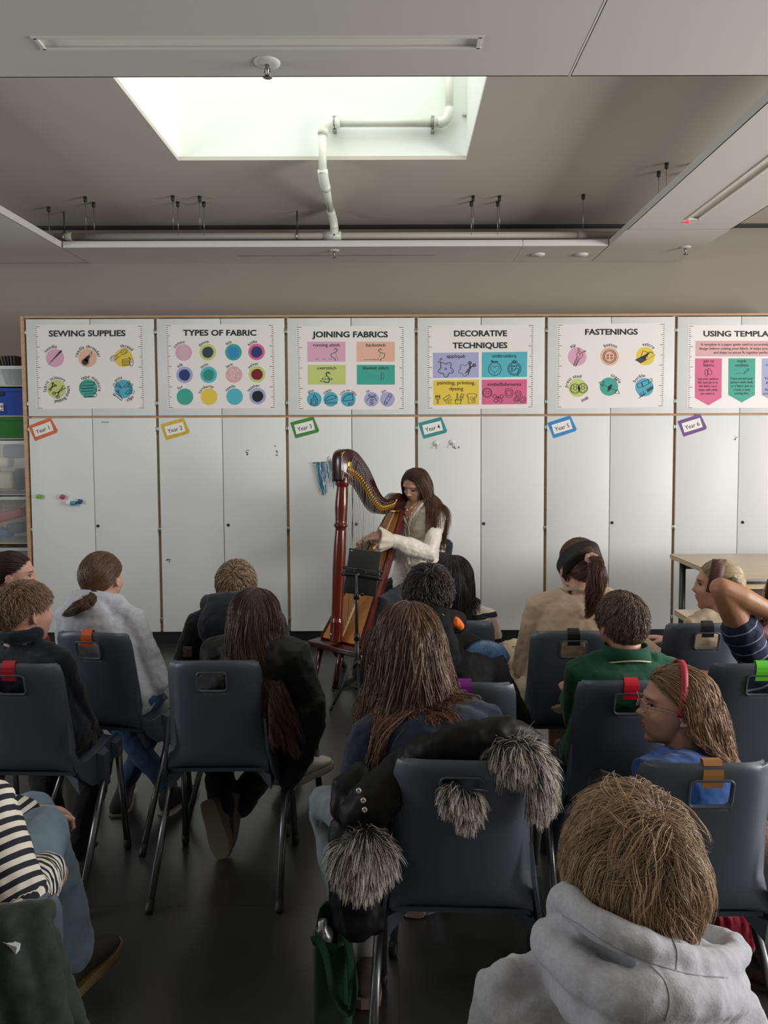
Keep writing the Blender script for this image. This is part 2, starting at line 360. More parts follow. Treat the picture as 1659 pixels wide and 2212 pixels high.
# grey horizontal pipe on rods, white drain pipe that climbs into the rooflight
PY, PZZ = 5.42, 2.966
o = thing('ceiling_pipe', 'long grey horizontal pipe hung above the pale panel', 'pipe', (0, PY, PZZ))
MB().tube([(-2.45, 0, 0), (1.62, 0, 0)], 0.024, 16).build('pipe_run', M_gpipe, o)
mb = MB()
for x in (-2.36, -0.48, 1.35): mb.tube([(x - .035, 0, 0), (x + .035, 0, 0)], 0.03, 16)
mb.build('coupling', M_gpipe, o)
for k, (x, y, lb) in enumerate(((-2.38, PY, 'threaded rod with pipe ring at the left end of the grey pipe'), (-0.706, PY, 'threaded rod with a pipe clip left of the white drain pipe'))):
    r = thing('pipe_hanger', lb, 'pipe hanger', (x, y, ZC), group='hangers of the grey pipe')
    MB().tube([(0, 0, 0), (0, 0, PZZ + 0.03 - ZC)], 0.005, 8).build('rod', M_dark, r)
    pts = [(0, math.sin(a) * 0.03, PZZ - ZC + math.cos(a) * 0.034) for a in np.linspace(0, 2 * PI, 17)]
    MB().tube(pts, (0.006), 8).build('clamp', M_steel, r)
def JP(px, py, Y): return P(px, py, Y)
YP = HY1 - 0.06
a0 = P(970, 120, YP); a1 = P(971, 253, YP); a2 = P(957, 265, YP); a3 = P(716, 265, YP); a4 = P(697, 280, YP); a5 = P(697, 378, YP)
a5b = Vector((a5.x + .012, a5.y + .06, a5.z - .045)); a6 = P(714, 455, PY - .05); a6b = P(722, 478, PY); a7 = Vector((a6b.x, PY, PZZ))
o = thing('rooflight_pipe', 'white jointed pipe climbing from the grey pipe into the rooflight', 'pipe', a7); L0 = Vector(a7)
def dp(name, pts, r, n=18):
    return MB().tube([Vector(p) - L0 for p in pts], r, n).build(name, M_pipe, o)
R_ = 0.0235
def arc3(p, q, r, k=7): return [((1 - t) ** 2) * Vector(p) + 2 * t * (1 - t) * Vector(q) + t * t * Vector(r) for t in np.linspace(0, 1, k)]
dp('pipe_run', [a0, Vector((a1.x, a1.y, a1.z + .03))], R_)
dp('elbow', arc3((a1.x, a1.y, a1.z + .05), (a1.x, a1.y, a2.z), (a2.x - .03, a2.y, a2.z)), R_ * 1.28)
dp('pipe_run', [a2, a3], R_)
dp('elbow', arc3((a3.x + .05, a3.y, a3.z), (a4.x, a3.y, a3.z), (a4.x, a4.y, a4.z - .03)), R_ * 1.28)
dp('pipe_run', [a4, a5], R_)
dp('elbow', arc3((a5.x, a5.y, a5.z + .03), a5b - Vector((0.01, .03, -.01)), a5b + (a6 - a5b) * .06), R_ * 1.28)
dp('pipe_run', [a5b, a6], R_)
dp('elbow', arc3(a6 - (a6 - a5b) * .05, a6b, (a6b.x, PY, a6b.z - .06)), R_ * 1.25)
dp('pipe_run', [(a6b.x, PY, a6b.z), (a7.x, PY, PZZ)], R_)
dp('tee', [(a7.x - .05, PY, PZZ), (a7.x + .05, PY, PZZ)], R_ * 1.3)
dp('tee', [(a7.x, PY, PZZ - .02), (a7.x, PY, PZZ + .07)], R_ * 1.3)
for p in (P(722, 265, YP), P(935, 265, YP)):
    m_ = MB(); q = Vector(p) - L0
    m_.tube([q + Vector((0, math.sin(a) * .029, math.cos(a) * .029)) for a in np.linspace(0, 2 * PI, 15)], 0.006, 6)
    m_.box(q + Vector((0, .03, 0)), (0.02, 0.05, 0.085)); m_.build('clip', M_steel, o)
tag(MB().box(P(1004, 247, HY1 - .008), (0.028, 0.014, 0.012)).build('wall_plug', M_trimw), 'small white fixing stub on the rooflight shaft right of the pipe', 'fixing')

# ------------------------------------------------------------------ storage cabinets along the back wall
CW = 0.9361; CX0 = -2.662; H0, H1, H2 = 2.3728, 1.6705, 0.0962
M_birch = wood('birch_ply', '#b08a66', '#c19d78', (2, 2, 30), 0.5)
M_white = mat('whiteboard_laminate', '#dfe0de', 0.38, spec=0.2, bump=(5, 0.02, 0.02), var=(1.1, 0.02))
M_edge = mat('door_edge', '#c9c9c4', 0.5); M_black = mat('black_plinth', '#0d0e12', 0.5); M_gap = mat('gap_black', '#050505', 0.9)
YD = D; TH = 0.018; DEP = YW - D - TH - 0.01
cabinet_labels = ['white double-door cabinet at the left end, under the SEWING SUPPLIES poster', 'white cabinet with the TYPES OF FABRIC poster and yellow Year 2 tag', 'white cabinet behind the harp, with the JOINING FABRICS poster',
  'white cabinet behind the harpist, with the DECORATIVE TECHNIQUES poster', 'white cabinet with the FASTENINGS poster and blue Year 5 tag', 'white cabinet behind the table, with the USING TEMPLATES poster']
for i in range(6):
    x0 = CX0 + CW * i; o = thing('storage_cabinet', cabinet_labels[i], 'cabinet', (x0 + CW / 2, YD, 0), group='white storage cabinets'); h = CW / 2
    mb = MB(); t = 0.019; yb = TH + 0.004
    for sx in (-1, 1): mb.box((sx * (h - t / 2 - .0003), yb + DEP / 2, (H2 + H0 + .018) / 2), (t, DEP, H0 + .018 - H2))
    if i == 0: mb.box((-h - .012, yb / 2 + DEP / 2 - .01, (H0 + .018) / 2), (0.022, DEP + yb, H0 + .018))
    mb.box((0, yb + DEP / 2, H2 + t / 2), (CW - 2 * t, DEP, t)).box((0, yb + DEP / 2, H1), (CW - 2 * t, DEP, 0.03))
    mb.box((0, YW - D - .012, (H0 + H2) / 2), (CW - 2 * t, 0.006, H0 - H2)); mb.build('carcass', M_birch, o)
    MB().box((0, (DEP + yb - TH) / 2 + TH / 2, H0 + .013), (CW - .0008 if i else CW + .0, DEP + yb, 0.016)).build('top_board', M_birch, o)
    MB().box((0, yb + .05 + DEP / 2 - .05, H2 / 2), (CW, DEP, H2)).build('plinth', M_black, o)
    wd = h - 0.0105 - 0.0026
    for s in (-1, 1):
        for (z0, z1) in ((H1 + .008, H0 - .002), (H2 + .001, H1 - .008)):
            cx = s * (0.0024 + wd / 2)
            door = MB().rbox((cx, TH / 2, (z0 + z1) / 2), (wd, TH, z1 - z0), 0.0015).build('door', M_white, o)
            for zz in ((z0 + .09, z1 - .09) if z1 > 2 else (z0 + .09, (z0 + z1) / 2 - .03, z1 - .08)):
                MB().rbox((s * (h - .006), .004, zz), (0.011, 0.014, 0.034), 0.003).build('hinge', M_steel, door)
            if z1 < 2 and s > 0:
                kb = P((211.5, 493, 769.5, 1045, 1322, 1604)[i], (1136, 1134, 1132, 1131, 1129, 1128)[i], YD)
                MB().lathe([(0.011, 0), (0.011, -.004), (0.009, -.007), (0.001, -.008)], (kb.x - o.location.x, 0, kb.z), (0, 1, 0), 16).lathe([(0.004, 0), (0.004, -.010), (0.001, -.011)], (kb.x - o.location.x, 0, kb.z), (0, 1, 0), 8).build('lock', M_dark, door)
# ------------------------------------------------------------------ posters taped across the upper doors
INK = {'paper': mat('poster_paper', '#ece6e3', 0.5), 'ink': mat('poster_ink', '#1c1d22', 0.6), 'pink': mat('ink_pink', '#dca6bd', 0.6), 'peach': mat('ink_peach', '#e6b49c', 0.6),
  'yellow': mat('ink_yellow', '#e5c84a', 0.6), 'lime': mat('ink_lime', '#c3cf78', 0.6), 'teal': mat('ink_teal', '#3fa593', 0.6), 'blue': mat('ink_blue', '#4fa9c2', 0.6),
  'lilac': mat('ink_lilac', '#a9a9d0', 0.6), 'rose': mat('ink_rose', '#d9668f', 0.6), 'navy': mat('ink_navy', '#22386f', 0.6), 'slate': mat('ink_slate', '#33434f', 0.6),
  'sky': mat('ink_sky', '#3486c4', 0.6), 'aqua': mat('ink_aqua', '#55b4c4', 0.6), 'green': mat('ink_green', '#2c8f80', 0.6), 'wine': mat('ink_wine', '#7d0f26', 0.6),
  'black': mat('ink_black', '#16191b', 0.6), 'blush': mat('ink_blush', '#dba9ad', 0.6), 'greyblue': mat('ink_greyblue', '#7d98a0', 0.6), 'soft': mat('ink_soft', '#d3b3b8', 0.6), 'white': mat('ink_white', '#eeeae6', 0.6)}
KEYS = list(INK)
class Ink:
    def __init__(s, ox, oy, k, Y=D): s.o = (ox, oy); s.k = k; s.Y = Y; s.mb = MB()
    def pt(s, x, y, lay):
        p = P(s.o[0] + x / s.k, s.o[1] + y / s.k, s.Y); return (p.x, s.Y - 0.0009 - 0.0006 * lay, p.z)
    def poly(s, pts, c, lay=1): s.mb.add([s.pt(x, y, lay) for x, y in pts], [tuple(range(len(pts)))], KEYS.index(c)); return s
    def rect(s, x0, y0, x1, y1, c, lay=1): return s.poly([(x0, y0), (x1, y0), (x1, y1), (x0, y1)], c, lay)
    def disc(s, x, y, r, c, lay=1, n=36, wob=0.0, sd=1):
        R = random.Random(sd); ph = [R.random() * 6 for _ in range(3)]
        rr = lambda a: r * (1 + wob * (math.sin(2 * a + ph[0]) + .7 * math.sin(3 * a + ph[1]) + .5 * math.sin(5 * a + ph[2])))
        return s.poly([(x + rr(a) * math.cos(a), y + rr(a) * math.sin(a)) for a in np.linspace(0, 2 * PI, n, endpoint=False)], c, lay)
    def line(s, pts, w=4.5, c='ink', lay=3, close=False):
        p = [np.array(q, float) for q in pts]
        if close: p = p + [p[0]]
        for a, b in zip(p[:-1], p[1:]):
            d = b - a; l = np.hypot(*d)
            if l < 1e-6: continue
            n = np.array((-d[1], d[0])) / l * w / 2; e = d / l * w * .3
            s.poly([tuple(a - e + n), tuple(b + e + n), tuple(b + e - n), tuple(a - e - n)], c, lay)
        return s
    def circ(s, x, y, r, w=4.5, c='ink', lay=3, a0=0, a1=360, ry=None, rot=0, n=24):
        ry = ry or r; cr, sr = math.cos(math.radians(rot)), math.sin(math.radians(rot)); q = []
        for a in np.radians(np.linspace(a0, a1, n)):
            u, v = r * math.cos(a), ry * math.sin(a); q.append((x + u * cr - v * sr, y + u * sr + v * cr))
        return s.line(q, w, c, lay)
    def curve(s, pts, w=4.5, c='ink', lay=3, n=24):
        return s.line([(v.x, v.y) for v in bez([(x, y, 0) for x, y in pts], n)], w, c, lay)
    def put(s, ch, bold, x, y, sx, sy, ang, c, lay):
        v, f, _ = glyph(ch, bold); ca, sa = math.cos(ang), math.sin(ang)
        if v: s.mb.add([s.pt(x + ca * a * sx + sa * b * sy, y + sa * a * sx - ca * b * sy, lay) for a, b, _z in v], f, KEYS.index(c))
    def text(s, t, x0, x1, y, cap, bold=False, c='ink', lay=3, slope=0.0, lower=False):
        hs = [q[1] for q in glyph('x' if lower else 'E', bold)[0]]; sy = cap / (max(hs) - min(hs)); wd = text_width(t, 1, bold); sx = (x1 - x0) / wd; x = x0; ang = math.atan(slope)
        for ch in t:
            s.put(ch, bold, x, y + (x - x0) * slope, sx, sy, ang, c, lay); x += glyph(ch, bold)[2] * sx
        return s
    def arc(s, t, cx, cy, r, amid, size, inner=False, c='ink', track=0.03):
        """lettering round a disc; amid = degrees clockwise from the top"""
        tot = text_width(t, size, False, track); x = -tot / 2; m = math.radians(amid)
        for ch in t:
            wch = (glyph(ch, False)[2] + track) * size
            if not inner:
                a = m + (x + wch / 2) / r; px, py = cx + r * math.sin(a), cy - r * math.cos(a); ang = a
            else:
                a = m - (x + wch / 2) / r; px, py = cx + r * math.sin(a), cy - r * math.cos(a); ang = a + PI
            s.put(ch, False, px - math.cos(ang) * wch / 2, py - math.sin(ang) * wch / 2, size, size * 1.12, ang, c, 3); x += wch
        return s
    def ruler(s, xa, ya, xb, yb, side, big=58, mid=42, sm=22):
        for i in range(41):
            t = i / 40; x = xa + (xb - xa) * t; y = ya + (yb - ya) * t
            L = big if i % 10 == 0 else (mid if i % 5 == 0 else sm); L = L if i % 10 else big
            s.rect(min(x, x + side * L), y - 3, max(x, x + side * L), y + 3, 'ink', 2)
        return s
    def done(s, label, paper, name='poster', cat='poster', group='sewing posters', thick=0.0006):
        # paper sheet with real thickness and a slight sag forward at its edges
        pts = [s.pt(x, y, 0) for x, y in paper]
        s.mb.prism(pts, (0, thick, 0), KEYS.index('paper'))
        o = s.mb.build(name, [INK[k] for k in KEYS], fix=False); return tag(o, label, cat, group)
def scissor(k, x, y, rot, L, w=5):
    c, sn = math.cos(math.radians(rot)), math.sin(math.radians(rot)); T = lambda u, v: (x + u * c - v * sn, y + u * sn + v * c)
    k.line([T(0, -6), T(L, -L * .22), T(L * .2, 10)], w, close=True); k.line([T(0, 6), T(L, L * .22), T(L * .2, -10)], w, close=True)
    for v in (-1, 1):
        p = T(-L * .55, v * L * .32); k.circ(p[0], p[1], L * .2, w); k.circ(p[0], p[1], L * .1, w * .7); k.line([T(0, -v * 4), T(-L * .38, v * L * .24)], w * 2)
Z5 = 1659 / 280
# 1
k = Ink(60, 690, Z5); k.text('SEWING SUPPLIES', 270, 1252, 218, 78, True, slope=-.006); k.ruler(90, 92, 125, 1136, 1); k.ruler(1462, 88, 1492, 1132, -1)
k.disc(350, 495, 116, 'pink').disc(767, 495, 118, 'peach').disc(1226, 492, 118, 'yellow').disc(372, 893, 118, 'lime').disc(774, 883, 117, 'teal').disc(1228, 890, 118, 'blue')
k.arc('needle', 350, 495, 128, -24, 56).arc('needle threader', 767, 495, 128, 0, 56).arc('thread', 1226, 492, 134, 18, 56)
k.arc('fabric scissors', 372, 893, 130, -28, 56).arc('pinking shears', 372, 893, 168, 132, 56, True).arc('tape measure', 774, 883, 130, 35, 56).arc('pins', 1228, 890, 130, -27, 56).arc('clips', 1228, 890, 168, 146, 56, True)
k.poly([(258, 585), (418, 398), (434, 402), (430, 420)], 'ink', 3).circ(425, 410, 16, 4, ry=8, rot=-50)
k.disc(738, 545, 38, 'ink', 3).poly([(720, 520), (745, 478), (790, 458), (800, 480), (780, 515), (768, 550)], 'ink', 3).line([(782, 455), (822, 412), (825, 440), (800, 470)], 4, close=True).circ(740, 545, 46, 4)
k.circ(1104, 496, 46, 4, ry=34, rot=-35).circ(1234, 410, 44, 4, ry=34, rot=-35).line([(1135, 462), (1196, 415)], 4).line([(1150, 492), (1215, 447)], 4)
for q in (-20, -7, 7, 20): k.line([(1075 + q, 510 + q * .6), (1130 + q * .5, 480 + q)], 2.5); k.line([(1215 + q, 430 + q * .6), (1262 + q * .4, 395 + q)], 2.5)
k.line([(1210, 510), (1310, 502), (1312, 590), (1215, 588)], 4, close=True).circ(1330, 548, 22, 4, ry=50); k.disc(1330, 548, 18, 'white', 2).circ(1330, 545, 8, 4)
for q in range(7): k.line([(1220 + q * 13, 515), (1226 + q * 13, 585)], 3)
k.curve([(1290, 500), (1300, 482), (1310, 500)], 3)
scissor(k, 316, 862, 128, 66); scissor(k, 400, 930, -45, 100)
for yy in (0, 72, 145):
    k.curve([(690 + (yy > 100) * 30, 812 + yy), (770, 805 + yy), (850, 800 + yy)], 5); k.curve([(685 + (yy > 100) * 30, 850 + yy), (770, 850 + yy), (845, 840 + yy)], 5)
    for q in range(8): k.line([(700 + q * 19 + (yy > 100) * 20, 850 + yy), (700 + q * 19 + (yy > 100) * 20, 832 + yy)], 3)
k.curve([(690, 812), (668, 850), (700, 885), (800, 880), (870, 890), (880, 920), (850, 945)], 5).curve([(845, 800), (852, 820), (845, 842)], 5).curve([(850, 945), (884, 960), (860, 990), (725, 998)], 5)
k.line([(1110, 830), (1200, 880)], 6).line([(1150, 812), (1205, 882)], 6).circ(1118, 838, 24, 4); k.line([(1155, 925), (1215, 1025)], 7).circ(1155, 920, 14, 5).line([(1108, 965), (1205, 1040)], 7).circ(1108, 962, 13, 5)
for dx, dy in ((0, 0), (22, 88)):
    k.line([(1228 + dx, 860 + dy), (1300 + dx, 785 + dy), (1312 + dx, 800 + dy), (1262 + dx, 870 + dy)], 4, close=True).line([(1235 + dx, 868 + dy), (1330 + dx, 862 + dy), (1350 + dx, 825 + dy), (1290 + dx, 820 + dy)], 4).circ(1300 + dx, 845 + dy, 16, 4)
k.done('white SEWING SUPPLIES poster with six picture circles', [(82, 72), (1472, 62), (1502, 1138), (112, 1146)])
# 2
k = Ink(340, 690, Z5); k.text('TYPES OF FABRIC', 332, 1270, 207, 76, True); k.ruler(112, 78, 142, 1125, 1); k.ruler(1484, 78, 1505, 1125, -1)
for (x, y, c, c2, t) in ((337, 424, 'pink', 'soft', 'cotton'), (646, 420, 'lime', 'slate', 'denim'), (974, 420, 'teal', 'sky', 'felt'), (1270, 416, 'rose', 'navy', 'binka'), (348, 710, 'lilac', 'navy', 'silk'), (657, 708, 'aqua', 'green', 'satin'),
    (981, 706, 'blush', 'white', 'lace'), (1276, 702, 'lime', 'wine', 'velvet'), (353, 990, 'teal', None, 'fur'), (663, 990, 'yellow', None, 'corduroy'), (989, 988, 'aqua', None, 'suede'), (1284, 982, 'lilac', 'black', 'leather')):
    k.disc(x, y, 106, c)
    if t == 'lace':
        R = random.Random(3)
        for q in range(46):
            a, rr = R.random() * 6.28, 70 * math.sqrt(R.random()); u, v = x + rr * math.cos(a), y + rr * math.sin(a); k.line([(u, v), (u + R.uniform(-14, 14), v + R.uniform(-16, 16))], 7, 'white', 2)
    elif c2: k.disc(x, y + 2, 72, c2, 2, wob=0.02, sd=int(x))
    k.arc(t, x, y, 118, {'cotton': -28, 'denim': -24, 'felt': -26, 'binka': -24, 'silk': -26, 'satin': -26, 'lace': -26, 'velvet': -24, 'fur': -26, 'corduroy': -22, 'suede': -26, 'leather': -26}[t], 50)
k.done('white TYPES OF FABRIC poster with twelve coloured circles', [(102, 62), (1494, 66), (1520, 1140), (130, 1140)])
# 3
k = Ink(620, 690, Z5); k.text('JOINING FABRICS', 335, 1292, 228, 76, True); k.ruler(128, 102, 150, 1142, 1); k.ruler(1493, 102, 1494, 1140, -1)
k.rect(262, 286, 748, 542, 'pink').rect(892, 286, 1380, 542, 'peach').rect(266, 582, 752, 834, 'lime').rect(894, 582, 1380, 834, 'teal')
k.text('running stitch', 334, 676, 347, 26, lower=True).text('backstitch', 1010, 1262, 347, 26, lower=True).text('overstitch', 384, 634, 640, 26, lower=True).text('blanket stitch', 970, 1304, 640, 26, lower=True)
for q in (360, 448, 532): k.line([(q, 508), (q + 46, 508)], 8, 'greyblue')
k.curve([(600, 385), (622, 372), (644, 392), (620, 422), (572, 440), (566, 470), (612, 500), (622, 530)], 9, 'greyblue').line([(612, 415), (655, 525)], 4, 'greyblue')
k.line([(982, 515), (1165, 515)], 9, 'greyblue').line([(1165, 515), (1205, 425)], 5, 'greyblue').curve([(1215, 390), (1190, 378), (1172, 400), (1200, 425), (1250, 440), (1240, 485), (1200, 510), (1198, 532)], 9, 'greyblue').line([(1115, 495), (1115, 520)], 4, 'greyblue')
k.curve([(550, 700), (530, 675), (502, 690), (510, 720), (545, 760), (535, 800), (500, 806), (460, 790)], 13, 'greyblue').line([(520, 705), (440, 770)], 4, 'greyblue').line([(420, 800), (440, 785), (450, 800)], 5)
for q in (445, 480, 515, 560): k.curve([(q, 770), (q + 10, 755), (q + 22, 775)], 5, 'greyblue')
for q in range(8): k.line([(1030 + q * 22, 695), (1030 + q * 22, 725)], 4, 'aqua')
k.line([(1028, 692), (1200, 692)], 4, 'aqua').curve([(1200, 685), (1240, 700), (1235, 750), (1190, 790)], 5, 'aqua').line([(1215, 680), (1205, 765)], 4)
for x, c, t in ((350, 'blue', 'glue'), (560, 'blue', 'staple'), (783, 'blue', 'iron on tape'), (1081, 'lilac', 'tie'), (1285, 'lilac', 'pin')):
    k.disc(x, 1022, 94, c); k.arc(t, x, 1022, 102, -24 if t != 'iron on tape' else 2, 42)
k.line([(312, 1018), (390, 1022), (382, 1102), (300, 1092)], 6, close=True).line([(322, 1040), (370, 1044), (364, 1080), (316, 1076)], 5, close=True).line([(335, 1015), (340, 985), (352, 958), (370, 990), (380, 1020)], 5).line([(340, 985), (372, 992)], 5)
k.curve([(490, 1045), (505, 1010), (560, 975), (625, 985), (630, 1005)], 6).line([(490, 1045), (630, 1005)], 6).line([(490, 1060), (640, 1060), (640, 1075), (490, 1075)], 5, close=True)
k.curve([(712, 1045), (740, 990), (790, 965), (840, 960)], 6).line([(712, 1045), (850, 1030)], 6).curve([(780, 948), (830, 942), (850, 960)], 5).line([(840, 960), (845, 1040)], 6).circ(825, 1075, 34, 4, ry=14).line([(790, 1080), (790, 1100), (850, 1100)], 4)
k.curve([(1085, 985), (1050, 962), (1048, 985), (1085, 990), (1120, 962), (1130, 985), (1085, 995)], 5).curve([(1080, 995), (1040, 1010), (1020, 1045)], 5).curve([(1090, 995), (1130, 1010), (1145, 1045)], 5)
for q in range(4): k.curve([(1062, 1028 + q * 22), (1084, 1018 + q * 22), (1108, 1028 + q * 22)], 6)
k.line([(1245, 1065), (1300, 965)], 5).line([(1275, 1080), (1335, 985)], 5).circ(1260, 1075, 17, 5).circ(1318, 972, 20, 5)
k.done('white JOINING FABRICS poster with four stitch panels, above the harp', [(118, 88), (1500, 84), (1506, 1152), (140, 1156)])
# 4
k = Ink(905, 690, Z5); k.text('DECORATIVE', 444, 1128, 216, 76, True, slope=-.004).text('TECHNIQUES', 432, 1132, 370, 76, True, slope=-.006); k.ruler(106, 94, 112, 1136, 1); k.ruler(1463, 80, 1455, 1120, -1)
k.poly([(180, 428), (764, 420), (764, 742), (180, 750)], 'lilac').poly([(806, 420), (1386, 414), (1382, 736), (804, 742)], 'aqua').poly([(184, 780), (766, 772), (766, 1090), (186, 1100)], 'yellow').poly([(804, 772), (1382, 766), (1380, 1084), (804, 1090)], 'rose')
k.text('appliqué', 354, 590, 492, 30, lower=True).text('embroidery', 934, 1250, 488, 30, lower=True).text('painting, printing,', 230, 722, 832, 30, lower=True).text('dyeing', 388, 566, 908, 30, lower=True).text('embellishments', 876, 1310, 850, 28, lower=True)
def flower(x, y, r, w, a=1.0, **kw): return [(x + (r + r * .2 * math.cos(5 * q)) * math.cos(q + .3), y + (r + r * .2 * math.cos(5 * q)) * math.sin(q + .3)) for q in np.linspace(0, 2 * PI * a, 50)]
k.line(flower(345, 638, 85, 5), 6); k.circ(342, 634, 11, 5)
for a, b in zip(flower(345, 638, 68, 5)[::3], flower(345, 638, 68, 5)[1::3]): k.line([a, b], 4)
k.curve([(230, 540), (262, 548), (260, 520), (285, 500), (300, 520)], 4).line([(285, 490), (272, 590)], 4)
k.line(flower(585, 648, 68, 5, .8)[8:], 4); scissor(k, 655, 618, 118, 95, 6)
k.circ(970, 635, 82, 6).circ(970, 540, 40, 6, ry=5); k.circ(932, 535, 9, 5)
ht = [(970 + 3.6 * 16 * math.sin(q) ** 3, 635 - 3.4 * (13 * math.cos(q) - 5 * math.cos(2 * q) - 2 * math.cos(3 * q) - math.cos(4 * q))) for q in np.linspace(0, 2 * PI, 46)]
for a, b in zip(ht[::2], ht[1::2]): k.line([a, b], 5)
k.circ(1222, 632, 84, 6).circ(1222, 632, 68, 5).circ(1222, 538, 15, 6).line([(1190, 530), (1192, 545), (1252, 545), (1255, 530)], 5)
for q in ((1190, 600), (1220, 598), (1250, 598), (1190, 628), (1190, 656)): k.rect(q[0] - 9, q[1] - 9, q[0] + 9, q[1] + 9, 'ink', 3)
k.line([(1210, 660), (1248, 622)], 8).curve([(1248, 622), (1275, 640), (1262, 690), (1270, 725)], 5)
k.line([(216, 972), (268, 972), (268, 1018), (216, 1018)], 5, close=True).line([(216, 990), (268, 990)], 14).line([(234, 1018), (234, 1075), (250, 1075), (250, 1018)], 5)
k.line([(312, 1010), (392, 962), (400, 990), (328, 1040)], 5, close=True).line([(330, 1040), (352, 1072), (425, 1070)], 4)
for q in range(4): k.line([(350 + q * 18, 1030 - q * 6), (380 + q * 14, 1068 - q * 10)], 4)
k.circ(503, 1030, 40, 5, ry=8).line([(464, 1035), (472, 1078), (534, 1078), (542, 1035)], 5).line([(484, 1020), (486, 950), (496, 950), (498, 1020)], 5).line([(522, 1005), (545, 950), (578, 965), (552, 1020)], 5, close=True).line([(534, 985), (560, 996)], 8)
k.line([(612, 968), (640, 950), (710, 950), (742, 968), (730, 992), (716, 988), (716, 1068), (630, 1068), (630, 988), (620, 992)], 5, close=True)
k.curve([(675, 1018), (688, 1010), (690, 1028), (668, 1034), (655, 1012), (676, 990), (702, 1008), (700, 1040), (670, 1052)], 4)
k.circ(874, 938, 60, 5).circ(874, 938, 48, 4)
for a in (-16, 16):
    for b in (-13, 13): k.disc(874 + a, 938 + b, 7, 'ink', 3)
for q in ((968, 985), (1058, 985), (985, 1040), (1046, 1036)): k.circ(q[0], q[1], 22, 5)
k.circ(1013, 998, 10, 6).line([(985, 1000), (1040, 1000)], 4)
for sc in (1, .6): k.line([(1152 + a * 50 * sc, 942 + b * 60 * sc) for a, b in ((0, -1), (.85, -.7), (1, .2), (.7, .85), (0, 1), (-.85, .7), (-1, -.2), (-.7, -.85))], 5, close=True)
for q in ((1268, 950, 40), (1246, 1026, 32), (1328, 1026, 42)):
    k.circ(q[0], q[1], q[2], 4).circ(q[0], q[1], q[2] * .5, 3, n=7)
    for a in range(6): k.line([(q[0] + q[2] * .5 * math.cos(a * 1.047), q[1] + q[2] * .5 * math.sin(a * 1.047)), (q[0] + q[2] * math.cos(a * 1.047 + .5), q[1] + q[2] * math.sin(a * 1.047 + .5))], 3)
k.done('white DECORATIVE TECHNIQUES poster with four coloured panels', [(100, 78), (1474, 66), (1464, 1136), (106, 1152)])
# 5
k = Ink(1185, 690, Z5); k.text('FASTENINGS', 462, 1142, 196, 76, True, slope=-.004); k.ruler(118, 76, 106, 1120, 1); k.ruler(1487, 64, 1464, 1106, -1)
k.disc(367, 477, 118, 'pink').disc(781, 473, 118, 'peach').disc(1238, 470, 118, 'yellow').disc(373, 875, 117, 'lime').disc(772, 860, 117, 'teal').disc(1226, 868, 117, 'blue')
k.arc('zip', 367, 477, 130, -22, 56).arc('button', 781, 473, 130, 5, 56).arc('velcro', 1238, 470, 132, 18, 56).arc('press stud', 373, 875, 130, -35, 56).arc('snap', 373, 875, 188, 148, 56, True).arc('toggle', 772, 860, 132, 42, 56).arc('buckle', 1226, 868, 130, -30, 56)
k.line([(372, 362), (382, 420), (360, 440), (368, 490)], 5).line([(392, 362), (398, 415), (430, 425), (480, 405)], 5).line([(470, 398), (425, 430), (440, 465), (400, 510)], 5).circ(372, 502, 18, 5).line([(345, 515), (318, 590), (348, 600), (385, 525)], 5, close=True).line([(385, 440), (405, 430), (400, 475)], 5)
for q in range(6): k.line([(350 - q * 5, 530 + q * 10), (374 - q * 5, 538 + q * 10)], 4)
k.circ(781, 475, 84, 6).circ(781, 475, 68, 5)
for a in (-24, 24):
    for b in (-18, 18): k.circ(781 + a, 478 + b, 10, 5)
k.poly([(1104, 518), (1180, 562), (1368, 452), (1300, 420)], 'ink', 2).poly([(1240, 490), (1300, 425), (1362, 450), (1250, 515)], 'yellow', 3).poly([(1112, 518), (1150, 492), (1235, 512), (1180, 555)], 'slate', 3).line([(1180, 480), (1210, 400), (1262, 420), (1240, 510)], 5, close=True).curve([(1262, 490), (1270, 430), (1310, 415), (1340, 440)], 5)
for x, y, r in ((340, 888, 62), (438, 880, 62)):
    k.disc(x, y, r, 'lime', 2).circ(x, y, r, 6).circ(x, y, r * .85, 3)
    for a in range(6): k.disc(x + r * .68 * math.cos(a * 1.05), y + r * .68 * math.sin(a * 1.05), 6, 'ink', 3)
    k.circ(x, y - 5, r * .35, 7)
k.line([(648, 805), (712, 795), (686, 858)], 5, close=True).line([(908, 948), (846, 945), (880, 892)], 5, close=True).line([(690, 830), (870, 915)], 5).poly([(752, 928), (762, 860), (808, 828), (812, 850), (792, 900)], 'ink', 3)
k.line([(1132, 828), (1190, 810), (1200, 860), (1146, 878)], 5, close=True).line([(1190, 805), (1270, 770), (1285, 820), (1210, 862)], 6, close=True).line([(1270, 770), (1315, 755), (1330, 785), (1285, 815)], 5, close=True)
k.poly([(1250, 895), (1330, 850), (1340, 885), (1268, 935)], 'slate', 3).line([(1155, 1008), (1215, 965)], 6).line([(1160, 955), (1180, 990), (1240, 945)], 8).line([(1180, 940), (1200, 985)], 8).line([(1210, 918), (1225, 965)], 8)
k.done('white FASTENINGS poster with zip, button and buckle circles', [(104, 60), (1492, 50), (1478, 1122), (94, 1142)])
